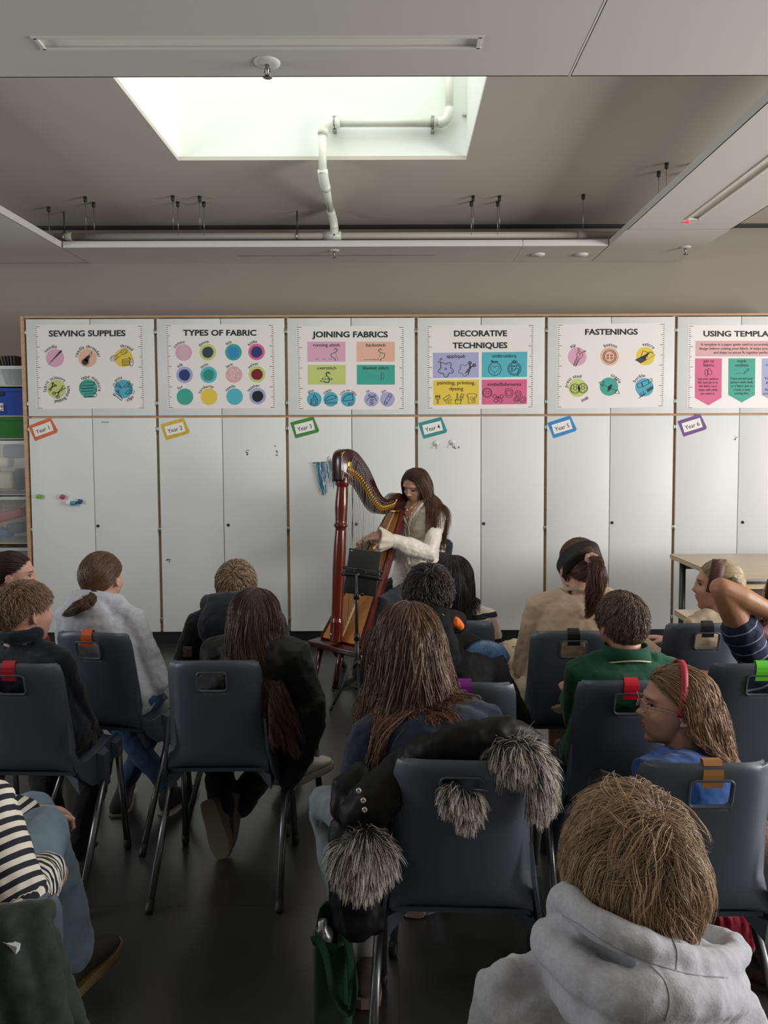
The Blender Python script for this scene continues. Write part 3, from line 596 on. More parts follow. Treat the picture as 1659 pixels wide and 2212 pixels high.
# 6
k = Ink(1450, 690, 1659 / 209); k.text('USING TEMPLATES', 545, 1925, 290, 98, True, slope=.003)
for i in range(41):
    t = i / 40; x = 305 - 22 * t; y = 118 + 1397 * t; L = 72 if i % 10 == 0 else (52 if i % 5 == 0 else 26); k.rect(x, y - 4, x + L, y + 4, 'ink', 2)
k.rect(415, 368, 2050, 634, 'blush')
k.text('A template is a paper guide used to accurately mark your', 505, 1945, 448, 26, lower=True).text('design before cutting your fabric. It helps you cut the size', 475, 1970, 518, 26, lower=True).text('and shape so pieces fit together perfectly.', 722, 1730, 586, 26, lower=True)
for x0, x1, c, yb in ((408, 866, 'rose', 1475), (980, 1440, 'teal', 1425), (1552, 2010, 'lilac', 1425)): k.poly([(x0, 668), (x1, 668), (x1 - 6, yb - 130), ((x0 + x1) / 2 - 4, yb), (x0 - 4, yb - 130)], c)
k.text('pin to', 552, 738, 738, 34, lower=True).text('fabric', 548, 738, 808, 34, lower=True).text('mark', 1130, 1285, 738, 34, lower=True).text('outline', 1092, 1324, 808, 34, lower=True).text('cut and', 1618, 1880, 800, 34, lower=True)
for i, (t, a, b) in enumerate((('Lay your pattern', 455, 808), ('flat and pin it to', 460, 803), ('the fabric so it', 473, 785), ('stays still while', 468, 795), ('you mark it.', 502, 748))): k.text(t, a, b, 1036 + i * 63, 26, lower=True)
for i, (t, a, b) in enumerate((('Trace around your', 1015, 1402), ('pattern with chalk', 1012, 1398), ('or a fabric pen to', 1022, 1395), ('create a neat', 1065, 1348), ('cutting line.', 1080, 1332))): k.text(t, a, b, 1032 + i * 63, 26, lower=True)
for i, (t, a, b) in enumerate((('The pattern is', 1595, 1960), ('gathered', 1620, 1900), ('so the', 1650, 1850), ('fabric fits', 1600, 1930), ('your work', 1578, 1940))): k.text(t, a, b, 1032 + i * 63, 26, lower=True)
k.line([(585, 860), (612, 858), (620, 880), (625, 965), (605, 978), (575, 945), (582, 912), (572, 890)], 6, close=True).line([(628, 850), (660, 840), (668, 870), (695, 890), (695, 940), (632, 945)], 6, close=True)
k.line([(1085, 932), (1205, 924)], 5).line([(1240, 935), (1252, 900), (1318, 842), (1332, 858), (1268, 920)], 6, close=True)
k.done('white USING TEMPLATES poster with a pink text box, at the right edge', [(292, 100), (2090, 92), (2060, 1512), (266, 1520)])
# ---- Year tags (a coloured border of card round a white label)
def year_tag(px, py, w, h, ang, c1, n, col):
    k = Ink(0, 0, 1.0); a = math.radians(ang); ca, sa = math.cos(a), math.sin(a)
    T = lambda u, v: (px + u * ca - v * sa, py + u * sa + v * ca)
    m1 = mat('tag_' + col, c1, 0.55, var=(30, 0.12)); card = MB(); out = [k.pt(*T(u, v), 0) for u, v in ((-w / 2, -h / 2), (w / 2 - 4, -h / 2 - 1), (w / 2 + 1, h / 2 - 4), (w / 2 - 2, h / 2), (-w / 2 + 3, h / 2 + 1))]
    card.prism(out, (0, 0.0006, 0)); o = card.build('year_tag', m1); tag(o, 'handwritten Year %d tag with %s border, taped to a cabinet door' % (n, col), 'tag', 'handwritten year tags')
    g = Ink(0, 0, 1.0); g.poly([T(u, v) for u, v in ((-w * .37, -h * .3), (w * .37, -h * .3), (w * .37, h * .3), (-w * .37, h * .3))], 'white', 1)
    t = 'Year %d' % n; x = -w * .29; S = w * .58 / text_width(t, 1)
    for ch in t:
        q = T(x, h * .15); g.put(ch, False, q[0], q[1], S, S * 1.05, a, 'ink', 2); x += glyph(ch, False)[2] * S
    lb = g.mb.build('paper_label', [INK[q] for q in KEYS], o, fix=False)
for i, (px, py, c1, col) in enumerate(((93, 927, '#d4632c', 'orange'), (378, 926.5, '#d3b02f', 'yellow'), (658, 923, '#47873f', 'green'), (934.5, 924, '#3c8f90', 'teal'), (1214, 922, '#2f86c2', 'blue'), (1495, 918.5, '#6b3f86', 'purple'))):
    year_tag(px, py, 56, 35, -(20, 15, 14, 14, 17, 17)[i], c1, i + 1, col)
# ---- pen smudges on the whiteboard doors
def smudge(pts, label):
    k = Ink(0, 0, 1.0)
    for p, q in pts: k.line([p, q], 1.3, 'slate', 1)
    tag(k.mb.build('pen_mark', [INK[x] for x in KEYS], fix=False), label, 'pen mark', 'leftover pen marks')
def scrib(x, y, w, h, n, sd):
    R = random.Random(sd); out = []
    for _ in range(n):
        a = (x + R.uniform(-w, w), y + R.uniform(-h, h)); out.append((a, (a[0] + R.uniform(-3, 3), a[1] + R.uniform(-3, 3))))
    return out
smudge([((220, 913), (222, 911)), ((224, 912), (235, 912))], 'faint pen dash on the top of the first cabinet right door')
smudge(scrib(535, 978, 3, 6, 7, 1), 'small dark pen scribble on the second cabinet, left one')
smudge(scrib(597, 975, 3, 11, 8, 2), 'pen scribble on the second cabinet near its right edge')
smudge(scrib(363, 1210, 6, 2, 8, 3), 'tiny pen scrawl low on the second cabinet left door')
smudge(scrib(986, 967, 7, 2, 7, 4), 'small pen scrawl right of the two white hooks')
smudge(scrib(1587, 945, 2, 5, 4, 5), 'small pen mark on the sixth cabinet left door')
# ---- little magnets, hooks, woven hanging
for px, py, c, nm, rot in ((86.5, 1072, '#6fb52c', 'green', 3), (137, 1073, '#c23d6e', 'pink', 30), (150, 1086, '#e8e8e6', 'white', 12), (161, 1087, '#2d9aa5', 'turquoise', 8), (174.5, 1083, '#1c4f86', 'dark blue', 22)):
    p = P(px, py, D); o = thing('cube_magnet', 'small %s cube magnet on the first cabinet door' % nm, 'magnet', (p.x, D, p.z), group='coloured cube magnets')
    R = Matrix.Rotation(math.radians(rot), 3, 'Y'); m = mat('magnet_' + nm.replace(' ', '_'), c, 0.35)
    MB().rbox((0, -0.016, 0), (0.03, 0.03, 0.03), 0.004, R).build('cube', m, o)
    MB().lathe([(0.010, -0.0308), (0.0085, -0.0325), (0.001, -0.0325)], (0, 0, 0), (0, 1, 0), 16).build('dimple_face', m, o)
def hook(px, py, lb):
    p = P(px, py, D); o = thing('wall_hook', lb, 'hook', (p.x, D, p.z), group='white magnetic hooks')
    MB().lathe([(0.021, 0), (0.021, -.006), (0.014, -.012), (0.001, -.013)], (0, 0, 0), (0, 1, 0), 20).build('disc', M_trimw, o)
    MB().tube([(0, -.01, 0), (0, -.02, -.008), (0, -.022, -.03), (0, -.03, -.036), (0, -.036, -.026)], 0.0028, 8).build('prong', M_steel, o)
hook(942, 958, 'white hook disc on the fourth cabinet, left of two'); hook(977, 955.5, 'white hook disc on the fourth cabinet, right of two'); hook(715, 991, 'white hook disc holding the blue woven hanging')
# blue woven wall hanging
c0 = P(676, 1000, D - .02); c1 = P(732, 997, D - .02); o = thing('woven_hanging', 'blue and white yarn weaving hanging from a stick beside the harp', 'wall hanging', P(714, 995, D - .02)); L0 = Vector(o.location)
MB().tube([c0 - L0, c1 - L0], 0.004, 8).build('stick', wood('stick_wood', '#7a5a3d', '#5f432c'), o)
R = random.Random(5)
ym = [mat('yarn_' + n, h, 0.9) for n, h in (('blue', '#2f79ae'), ('pale', '#c9dbe3'), ('teal', '#3d9aa8'), ('navy', '#1d3f73'), ('slate', '#50708a'))]
for q in range(30):
    u = R.choice((R.uniform(.13, .36), R.uniform(.13, .36), R.uniform(.42, .58), R.uniform(.74, .98))); px = 676 + 56 * u; L = R.uniform(35, 73) if u < .4 else (R.uniform(15, 70) if u < .6 else R.uniform(40, 60))
    p0 = P(px, 998, D - .024); pe = P(px + R.uniform(-3, 5) + (9 if u < .3 else 0) * L / 60, 998 + L, D - .008); pts = []
    for t in np.linspace(0, 1, 9):
        v = Vector(p0).lerp(Vector(pe), t) + Vector((R.uniform(-.006, .006), R.uniform(-.006, .003), 0)) * (t > 0); pts.append(v - L0)
    MB().tube(bez(pts, 24), R.uniform(.0022, .0036), 5).build('yarn_strand', ym[R.choice((0, 1, 0, 2, 3, 4, 1, 2))], o)
# ------------------------------------------------------------------ school chairs
M_chair = mat('chair_plastic', '#4c545f', 0.42, spec=0.45, bump=(900, 0.10, 0.0006), var=(6, 0.04))
M_leg = mat('chair_leg', '#6d7073', 0.3, metal=0.85); M_foot = mat('rubber_foot', '#0b0b0c', 0.6)
PROF = [(-.212, .806), (-.208, .79), (-.203, .765), (-.196, .735), (-.186, .69), (-.174, .63), (-.163, .57), (-.154, .51), (-.148, .475), (-.139, .452), (-.12, .437), (-.09, .43), (-.04, .43), (.02, .432), (.08, .438), (.13, .44), (.165, .435), (.185, .422), (.192, .405)]
HW = [.128, .140, .1475, .149, .150, .152, .155, .158, .161, .164, .168, .172, .176, .178, .178, .177, .174, .168, .16]
def shell_pt(i, u):
    """u in -1..1 across the shell, i = (float) row along the profile"""
    k = min(int(i), len(PROF) - 2); t = i - k
    y = PROF[k][0] * (1 - t) + PROF[k + 1][0] * t; z = PROF[k][1] * (1 - t) + PROF[k + 1][1] * t; hw = HW[k] * (1 - t) + HW[k + 1] * t
    back = max(0.0, min(1.0, (z - .45) / .06)); e = abs(u) ** 5
    y2 = y + back * (.030 * e + .012 * u * u) + (0.010 * max(0, (z - .785) / .02) ** 2 if z > .785 else 0)
    z2 = z - (1 - back) * (.016 * e) - (.012 * abs(u) ** 3 if z > .79 else 0) - (.004 * (1 - back) * (1 - u * u))
    return Vector((hw * u, y2, z2))
def build_shell():
    rows = [i * .5 for i in range((len(PROF) - 1) * 2 + 1)]; cols = [math.sin(q * PI / 2) for q in np.linspace(-1, 1, 21)]
    mb = MB(); nu = len(cols)
    vs = [shell_pt(i, u) for i in rows for u in cols]; fs = []
    for i in range(len(rows) - 1):
        for j in range(nu - 1): fs.append((i * nu + j, i * nu + j + 1, (i + 1) * nu + j + 1, (i + 1) * nu + j))
    mb.add(vs, fs, 0, True); me = mb.mesh('shell')
    me = bake(me, [('SOLIDIFY', dict(thickness=0.009, offset=0)), ('BEVEL', dict(width=0.003, segments=2, limit_method='ANGLE', angle_limit=math.radians(50)))])
    # hand hole
    def rr(w, h, r, n=5):
        q = []
        for cx, cz, a0 in ((w - r, h - r, 0), (-w + r, h - r, 90), (-w + r, -h + r, 180), (w - r, -h + r, 270)):
            for a in np.linspace(a0, a0 + 90, n): q.append((cx + r * math.cos(math.radians(a)), cz + r * math.sin(math.radians(a))))
        return q
    cut = MB(); cut.prism([(x, -.30, .738 + z) for x, z in rr(.045, .031, .011)], (0, .2, 0)); cm = cut.mesh('cut')
    bm = bmesh.new(); bm.from_mesh(cm); bmesh.ops.recalc_face_normals(bm, faces=bm.faces[:]); bm.to_mesh(cm); bm.free()
    co = bpy.data.objects.new('cut', cm); TMP.collection.objects.link(co)
    me = bake(me, [('BOOLEAN', dict(operation='DIFFERENCE', object=co, solver='EXACT'))])
    TMP.collection.objects.unlink(co); bpy.data.objects.remove(co)
    # raised rim around the hole and seat-side skirts with leg sockets
    mb = MB(); mb.v = [tuple(v.co) for v in me.vertices]; mb.f = [tuple(p.vertices) for p in me.polygons]; mb.m = [0] * len(mb.f); mb.sm = [True] * len(mb.f)
    ring = []
    for x, z in rr(.0465, .0325, .012):
        ring.append((x, -.205 + (.738 + z - .738) * (-.2), .738 + z))
    def ysurf(z):
        for k in range(len(PROF) - 1):
            if PROF[k][1] >= z >= PROF[k + 1][1]:
                t = (z - PROF[k][1]) / (PROF[k + 1][1] - PROF[k][1]); return PROF[k][0] * (1 - t) + PROF[k + 1][0] * t
        return -.15
    ring = [(x, ysurf(z) - .0055, z) for x, _, z in ring]; ring.append(ring[0])
    mb.tube(ring, 0.0032, 8, caps=False)
    for s in (-1, 1):
        # flange that runs down the back edge and along the seat, carrying the two leg sockets
        out = [(-.150, .60), (-.142, .50), (-.118, .455), (-.075, .440), (.0, .437), (.09, .445), (.165, .442), (.188, .42), (.186, .395), (.15, .388), (.125, .372), (.085, .365), (.055, .335), (.01, .328), (-.05, .345), (-.085, .37), (-.118, .395), (-.142, .43), (-.157, .50)]
        x0 = s * .164
        def xo(y, z): return s * (.150 + .012 * max(0, min(1, (.62 - z) / .15)) + .014 * max(0, min(1, (.5 - z) / .1)))
        a = [Vector((xo(y, z), y, z)) for y, z in out]; b = [p + Vector((s * .008, 0, 0)) for p in a]; n = len(a)
        mb.add(a + b, [tuple(range(n)), tuple(range(2 * n - 1, n - 1, -1))] + [(i, i + n, (i + 1) % n + n, (i + 1) % n) for i in range(n)], 0, False)
        # socket housings (tapered)
        for y0, y1, zt, zb, wd in ((-.012, .048, .44, .318, .03), (.10, .165, .435, .372, .026)):
            x1 = s * .182; x2 = s * (.182 + wd * .85)
            q = [(x1, y0, zt), (x1, y1, zt), (x1, y1 - .012, zb), (x1, y0 + .006, zb)]; p2 = [(x2 - s * .006, y0 + .008, zt - .012), (x2 - s * .006, y1 - .008, zt - .012), (x2, y1 - .016, zb), (x2, y0 + .012, zb)]
            mb.add(q + p2, [(0, 1, 2, 3), (7, 6, 5, 4), (0, 4, 5, 1), (1, 5, 6, 2), (2, 6, 7, 3), (3, 7, 4, 0)], 0, False)
        # gusset under the back corner
        mb.add([(s * .168, -.125, .40), (s * .168, -.03, .425), (s * .10, -.10, .428), (s * .168, -.115, .345), (s * .168, -.03, .36)], [(0, 1, 2), (3, 4, 1, 0), (3, 0, 2), (4, 3, 2), (1, 4, 2)], 0, False)
    mb.box((0, .0, .417), (.32, .24, .012))
    return mb.mesh('shell')
SHELL_ME = build_shell(); SHELL_ME.name = 'seat_shell'; SHELL_ME.materials.append(M_chair)
_bm = bmesh.new(); _bm.from_mesh(SHELL_ME); bmesh.ops.recalc_face_normals(_bm, faces=_bm.faces[:]); _bm.to_mesh(SHELL_ME); _bm.free()
LEG_ME = []
for s in (-1, 1):
    for top, foot in (((s * .195, .02, .36), (s * .207, -.232, .0)), ((s * .192, .135, .40), (s * .204, .175, .0))):
        t, f = Vector(top), Vector(foot); d = (t - f).normalized(); a = MB().tube([f + d * .030, t], .0118, 12).mesh('leg'); a.materials.append(M_leg)
        b = MB().tube([f + Vector((0, 0, .002)), f + d * .012, f + d * .042], [.011, .0138, .0138], 12).mesh('rubber_foot'); b.materials.append(M_foot); LEG_ME.append((a, b))
LABEL_ME = None
def make_tape(col, parent, dx=0.0, wd=.045, gap=False):
    m = mat('tape_' + col.strip('#'), col, 0.45); mb = MB(); rows = [(2.5, 0), (1.5, 0), (0.8, 0), (0.3, 0), (0, 0)]
    pts = []
    for i in (2.35, 1.8, 1.2, .7, .35, 0):
        pts.append((i, 1))
    def off(u, i):
        p = shell_pt(i, u); q = shell_pt(i + .05, u); t = (q - p).normalized(); n = Vector((1, 0, 0)).cross(t).normalized(); n = n if n.y < 0 else -n
        return p, n
    A = []
    for i, _ in pts:
        r = []
        for e in (-1, 1):
            u = (dx + e * wd / 2) / .145; p, n = off(u, i); r.append(p + n * .0062)
        A.append(r)
    over = []
    for e in (0, 1):
        pass
    top = [[A[-1][0] + Vector((0, .003, .004)), A[-1][1] + Vector((0, .003, .004))], [A[-1][0] + Vector((0, .014, .003)), A[-1][1] + Vector((0, .014, .003))], [A[-1][0] + Vector((0, .0165, -.012)), A[-1][1] + Vector((0, .0165, -.012))], [A[-1][0] + Vector((0, .020, -.03)), A[-1][1] + Vector((0, .020, -.03))]]
    segs = [A + top] if not gap else [A[:4], A[4:] + top]
    for S in segs:
        o = len(mb.v); vs = [p for r in S for p in r]; mb.add(vs, [(2 * i, 2 * i + 1, 2 * i + 3, 2 * i + 2) for i in range(len(S) - 1)], 0, False)
    me = bake(mb.mesh('tape_strip'), [('SOLIDIFY', dict(thickness=0.0006, offset=1))]); me.materials.append(m)
    o = link('tape_strip', me, parent); tag(o, {'#c0152c': 'red tape'}.get(col, 'coloured tape over the top edge')); return o
CHAIRS = {}
def chair(key, label, x, y, yaw, tape=None, dx=0.0, gap=False, cat='chair', group='charcoal plastic school chairs'):
    o = thing('school_chair', label, cat, (x, y, 0), -math.radians(yaw), group)
    link('seat_shell', SHELL_ME, o)
    for a, b in LEG_ME: link('rubber_foot', b, link('leg', a, o))
    if tape: make_tape(tape, o, dx, gap=gap)
    CHAIRS[key] = o; return o
def chair_at(key, label, px, Y, yaw, **kw):
    """centre of the back's top edge at pixel column px, depth Y"""
    X = P(px, 1106, Y).x; a = math.radians(yaw); c = (X + .2 * math.sin(a), Y + .2 * math.cos(a))
    return chair(key, label, c[0], c[1], yaw, **kw)
chair_at('A', 'dark grey chair without tape, long-haired child in black on it', 451, 2.30, 0)
chair_at('L', 'dark grey chair with red tape cut by the left edge, boy in navy on it', 10, 2.28, 2, tape='#b3162b', dx=-.0)
chair_at('D', 'dark grey chair with orange tape, behind the child in a pale grey hoodie', 183, 2.66, 10, tape='#c8561f')
chair_at('B', 'dark chair mostly hidden in front of the long-haired child, fair boy on it', 505, 2.80, 12)
chair_at('C', 'dark grey chair in the centre foreground with a fur-trimmed black coat over it', 998, 1.565, 3)
chair_at('T', 'dark grey chair with split tan tape, in the right foreground', 1547, 1.545, 0, tape='#b07a42', dx=.0, gap=True)
chair_at('R', 'dark grey chair with red tape, boy in a green polo shirt on it', 1367, 2.085, 0, tape='#d4162f')
chair_at('K', 'dark grey chair with black tape, woman in a beige jumper on it', 1241, 2.64, 0, tape='#121316')
chair_at('N', 'dark grey chair with black tape near the table, fair-haired child in beige on it', 1532, 2.74, 0, tape='#121316')
chair_at('G', 'dark grey chair with bright green tape at the right edge', 1653, 2.24, 0, tape='#5fcf28')
chair_at('U', 'dark grey chair with purple tape in the middle, behind the boy in a black coat', 1003, 2.08, 4, tape='#8a2c9c')
chair_at('V', 'dark chair behind the child with a black bob', 985, 2.80, 2)
chair('S', 'chair at the bottom left corner with a green jacket over it', -.748, 1.179, -35)
hc = chair('H', 'dark grey chair by the cabinets on which the harpist sits', .161, 5.037, -128, tape='#b9791f')
tag(MB().rbox((0, -.176, .745), (.11, .003, .036), .001).build('name_label', M_trimw, hc), 'white paper label')
# ------------------------------------------------------------------ the harp
M_mahog = mat('harp_mahogany', '#34100e', 0.25, coat=0.25, var=(9, 0.15)); M_mahl = mat('harp_mahogany_red', '#5a1c10', 0.22, coat=0.35, var=(7, 0.12))
M_sb = wood('harp_soundboard', '#a5672f', '#b97a3d', (4, 60, 2), 0.35, coat=0.3, dist=.5); M_rib = mat('harp_rib', '#d9b070', 0.4)
M_brass = mat('brass', '#d8a94e', 0.38, metal=1.0); M_string = mat('harp_string', '#8d8a84', 0.4); M_hblk = mat('harp_black', '#161212', 0.3)
HA = Vector((.62, .785, 0)).normalized(); HW_ = Vector((HA.y, -HA.x, 0)); HB = Vector((-.365, 4.36, 0))   # along (pillar to player), across (towards camera), base
def HL(a, b, z): return HB + HA * a + HW_ * b + Vector((0, 0, z))
def HP(px, py, b=0.0):
    """where the sight line meets the harp's own vertical plane, b metres across"""
    d = Vector(ray(px, py)); o = Vector((0, 0, 1.5)); q = HB + HW_ * b; t = (q - o).dot(HW_) / d.dot(HW_); p = o + d * t
    return p
harp = thing('harp', 'tall mahogany lever harp with amber soundboard, resting at the harpist\'s shoulder', 'harp', (HB.x, HB.y, 0)); HO = Vector((HB.x, HB.y, 0))
def hb(mb, name, mats, parent=harp, sm=None):
    mb.v = [tuple(Vector(v) - HO) for v in mb.v]; return mb.build(name, mats, parent)
# pillar (turned column, leaning a little to the player)
pb = HP(726, 1386); pt_ = HP(740, 1036); ax = (pt_ - pb); L = ax.length
prof = [(.040, 0), (.041, .008), (.041, .115 * L), (.043, .12 * L), (.043, .128 * L), (.039, .135 * L), (.036, .15 * L), (.037, .2 * L), (.042, .45 * L), (.041, .58 * L), (.035, .685 * L), (.034, .70 * L), (.039, .706 * L), (.046, .714 * L), (.046, .722 * L), (.038, .73 * L), (.037, .745 * L), (.043, .82 * L), (.0425, .87 * L), (.036, .95 * L), (.035, .955 * L), (.043, .965 * L), (.047, .98 * L), (.047, .995 * L), (.042, 1.01 * L), (.044, 1.03 * L)]
hb(MB().lathe([(r * .92, h) for r, h in prof], pb, ax, 28), 'pillar', M_mahl)
# neck: harmonic curve traced in the harp's plane, given thickness across
top = [(727, 1040), (726, 1020), (726, 990), (731, 976), (742, 970), (754, 972), (766, 980), (780, 998), (790, 1014), (800, 1036), (808, 1055), (818, 1071), (828, 1077), (838, 1074), (848, 1066), (857, 1065), (866, 1072), (870, 1085), (869, 1106)]
bot = [(838, 1102), (828, 1109), (816, 1110), (804, 1104), (794, 1092), (784, 1075), (774, 1058), (764, 1046), (752, 1041)]
T = bez([HP(x, y) for x, y in top], 60); Bt = bez([HP(x, y) for x, y in bot], 40)
out = T + Bt; nk = MB(); th = .036
rings = []
cen = sum(out, Vector()) / len(out)
hf = [p + HW_ * th for p in out]; hr = [p - HW_ * th for p in out]
def inset(ps, d):
    r = []; n = len(ps)
    for i in range(n):
        t = (ps[(i + 1) % n] - ps[i - 1]).normalized(); nn = HW_.cross(t); r.append(ps[i] + nn * d)
    return r
sgn = 1 if (inset(out, .01)[20] - cen).length < (out[20] - cen).length else -1
A = inset(out, sgn * .004); n = len(out)
rr = [[p - HW_ * th for p in A], [p - HW_ * (th - .005) for p in out], [p + HW_ * (th - .005) for p in out], [p + HW_ * th for p in A]]
nk.loft(rr, smooth=True); hb(nk, 'neck', M_mahog)
# pale inlay line, medallion and oval badge, bead of gold at the shoulder end
ly = [P_ + HW_ * .001 for P_ in bez([HP(744, 975, th), HP(738, 985, th), HP(741, 1005, th), HP(742, 1022, th), HP(739, 1036, th)], 16)]
hb(MB().tube(ly, .0018, 6), 'inlay_line', mat('inlay_pale', '#d8c3a8', 0.4))
c = HP(755.5, 1004, th); hb(MB().lathe([(.0215, 0), (.0215, .003), (.018, .0045), (.001, .0045)], c, HW_, 28), 'medallion', M_brass)
bd = hb(MB().lathe([(.018, 0), (.018, .001), (.001, .001)], HP(746.5, 1031.5, th), HW_, 24), 'oval_badge', M_hblk)
hb(MB().tube([HP(746.5 + 5.2 * math.cos(a), 1031.5 + 2.9 * math.sin(a), th + .002) for a in np.linspace(0, 6.283, 25)], .001, 5, caps=False), 'badge_ring', M_brass, bd)
# levers and tuning pins: one of each per string
up_ = bez([HP(x, y, th) for x, y in ((751, 1018), (764, 1028), (777, 1041), (789, 1060), (800, 1078), (811, 1093), (822, 1100), (834, 1098), (848, 1092), (851, 1086))], 100)
pn_ = bez([HP(x, y, th) for x, y in ((761, 988), (771, 997), (781, 1011), (789, 1027), (797, 1047), (806, 1066), (815, 1079), (826, 1086), (838, 1085), (851, 1080))], 100)
NS = 34
# soundbox: tapered trough whose front face is the soundboard
sb0 = HP(735, 1392); sb1 = HP(856, 1098); sb0.z = max(sb0.z, .285); e = (sb1 - sb0).normalized(); nb = HW_.cross(e).normalized(); nb = nb if nb.dot(HA) > 0 else -nb
w0, w1, d0, d1 = .165, .052, .15, .085
def sec(t, ins=0.0, dep=None):
    c = sb0.lerp(sb1, t); wd = (w0 + (w1 - w0) * t) - ins; dp_ = (d0 + (d1 - d0) * t) if dep is None else dep
    return c, wd, dp_
rings = []
for t in np.linspace(0, 1, 9):
    c, wd, dp_ = sec(t); rings.append([c + HW_ * wd * x + nb * dp_ * y for x, y in ((-1, 0), (1, 0), (1, .25), (.8, .75), (.35, 1.0), (-.35, 1.0), (-.8, .75), (-1, .25))])
hb(MB().loft(rings, smooth=False), 'soundbox', M_mahl)
q = MB(); rs = []
for t in np.linspace(0.005, .995, 5):
    c, wd, _ = sec(t); rs.append([c - nb * .004 + HW_ * s for s in (-wd * .9, wd * .9)] + [c + nb * .001 + HW_ * s for s in (wd * .9, -wd * .9)])
hb(q.loft(rs, smooth=False), 'soundboard', M_sb)
for s in (-1, 1):
    rs = []
    for t in (0.0, .5, 1.0):
        c, wd, _ = sec(t); rs.append([c + HW_ * s * wd * 1.0 - nb * .009, c + HW_ * s * wd * .9 - nb * .009, c + HW_ * s * wd * .9, c + HW_ * s * wd * 1.0])
    hb(MB().loft(rs, smooth=False), 'edge_strip', M_mahog)
rs = []
for t in (0.02, 1.0):
    c, wd, _ = sec(t); rs.append([c - nb * .005 + HW_ * .009, c - nb * .011 + HW_ * .006, c - nb * .011 - HW_ * .006, c - nb * .005 - HW_ * .009])
rib = hb(MB().loft(rs, smooth=False), 'string_rib', M_rib)
for i in range(NS):
    f = i / (NS - 1); u = up_[int(f * 100)]; pn = pn_[int(f * 100)]; ub = u - HW_ * (th - .0)   # string leaves at the neck's near face
    s0 = u + HW_ * .010; t_ = .04 + .93 * (f ** .92); c, _, _ = sec(t_); s1 = c - nb * .012
    st = MB().tube([pn + HW_ * .011, u + HW_ * .012, s1], (.0014 if i % 7 else .0017) * (1.25 - .6 * f), 5); hb(st, 'string', mat('harp_string_dark', '#3a3836', 0.4) if i % 7 == 3 else M_string)
    hb(MB().lathe([(.0022, -.01), (.0022, .012), (.0034, .013), (.0034, .018), (.001, .019)], pn, HW_, 8), 'tuning_pin', M_steel)
    lv = MB().box(u + HW_ * .007, (.013, .013, .016)); lv.tube([u + HW_ * .008, u + HW_ * .016 + Vector((0, 0, .014)), u + HW_ * .018 + HA * .012 + Vector((0, 0, .024))], .0042, 6); hb(lv, 'lever', M_brass)
hb(MB().tube([HP(842, 1104, .045), HP(867, 1104, .045)], .005, 8), 'collar_strip', M_brass)
# foot block and legs
bc = HL(.02, 0, .262); R = Matrix((HA, HW_, Vector((0, 0, 1)))).transposed()
hb(MB().rbox(bc, (.14, .40, .036), .008, R), 'foot_block', M_mahog)
for a, b, px, py in ((-.02, -.11, 672, 1498), (-.02, .06, 722, 1491), (.06, -.1, 745, 1440), (.06, .12, 790, 1478)):
    t0 = HL(a, b, .25); f0 = PZ(px, py, 0.0)
    lg = hb(MB().tube([t0, f0 + (t0 - f0) * .04], [.021, .017], 16), 'leg', M_mahog)
    hb(MB().tube([f0 + (t0 - f0) * .05, f0], [.0185, .0175], 14), 'leg_tip', M_hblk, lg)
hb(MB().lathe([(.009, -.0), (.009, .008), (.001, .01)], pb + Vector((-.028, -.024, .05)), Vector((-.6, -.8, 0)), 14), 'pillar_bolt', M_steel)

# ------------------------------------------------------------------ tablet on a black stand
sf = PZ(772, 1530, 0); SY_ = sf.y; sx = sf.x
st = thing('tablet_stand', 'slim black tripod stand holding a tablet, in front of the harp', 'stand', (sx, SY_, 0)); SO = Vector((sx, SY_, 0))
M_sblk = mat('stand_black', '#0f1012', 0.4); M_sgrey = mat('stand_grey', '#2a2c2f', 0.35)
zt = P(776, 1240, SY_).z; zm = P(774, 1283, SY_).z; zl = P(778, 1372, SY_).z
MB().tube([(0, 0, .16), (0, 0, zl)], .0125, 16).build('lower_pole', M_sgrey, st)
MB().tube([(0, 0, zl - .02), (0, 0, zt)], .009, 16).build('upper_pole', M_sgrey, st)
for z in (zm, zl): 
    b = MB().tube([(0, 0, z - .03), (0, 0, z + .01)], .0155, 16); b.build('collar', M_sblk, st)
k_ = MB().lathe([(.006, 0), (.006, .012), (.011, .014), (.011, .028), (.002, .03)], (0.012, 0, zm + .0), (1, -.3, 0), 12); k_.build('clamp_knob', M_sblk, st)
hub = Vector((0, 0, .25)); MB().tube([(0, 0, .235), (0, 0, .275)], .02, 16).build('hub', M_sblk, st)
for px, py in ((715, 1532), (800, 1512), (785, 1600)):
    f = PZ(px, py, 0.012) - SO; f.z = .012
    lg = MB().tube([hub + Vector((f.x, f.y, 0)).normalized() * .018, f], .0075, 10).build('leg', M_sblk, st)
    MB().capsule([f + (hub - f) * .06, f], [.011, .011], 10).build('rubber_foot', M_foot, lg)
    MB().tube([(0, 0, .12), f.lerp(hub, .52)], .004, 8).build('strut', M_sblk, st)
MB().tube([(0, 0, .11), (0, 0, .13)], .016, 14).build('slider', M_sblk, st)
tc_ = P(783, 1236, SY_ + .05) - SO; TR = Matrix.Rotation(math.radians(8), 3, 'Y') @ Matrix.Rotation(math.radians(-16), 3, 'X') @ Matrix.Rotation(math.radians(-4), 3, 'Z')
MB().rbox(tc_ + TR @ Vector((0, -.012, .0)), (.20, .016, .036), .006, TR).rbox(tc_ + TR @ Vector((0, -.012, -.022)), (.20, .016, .018), .006, TR).build('holder_bar', M_sblk, st)
for s in (-1, 1):
    for z in (.014, -.026): MB().capsule([tc_ + TR @ Vector((s * .095, -.012, z)), tc_ + TR @ Vector((s * .106, -.010, z)), tc_ + TR @ Vector((s * .105, .012, z))], .009, 10).build('grip_arm', M_sblk, st)
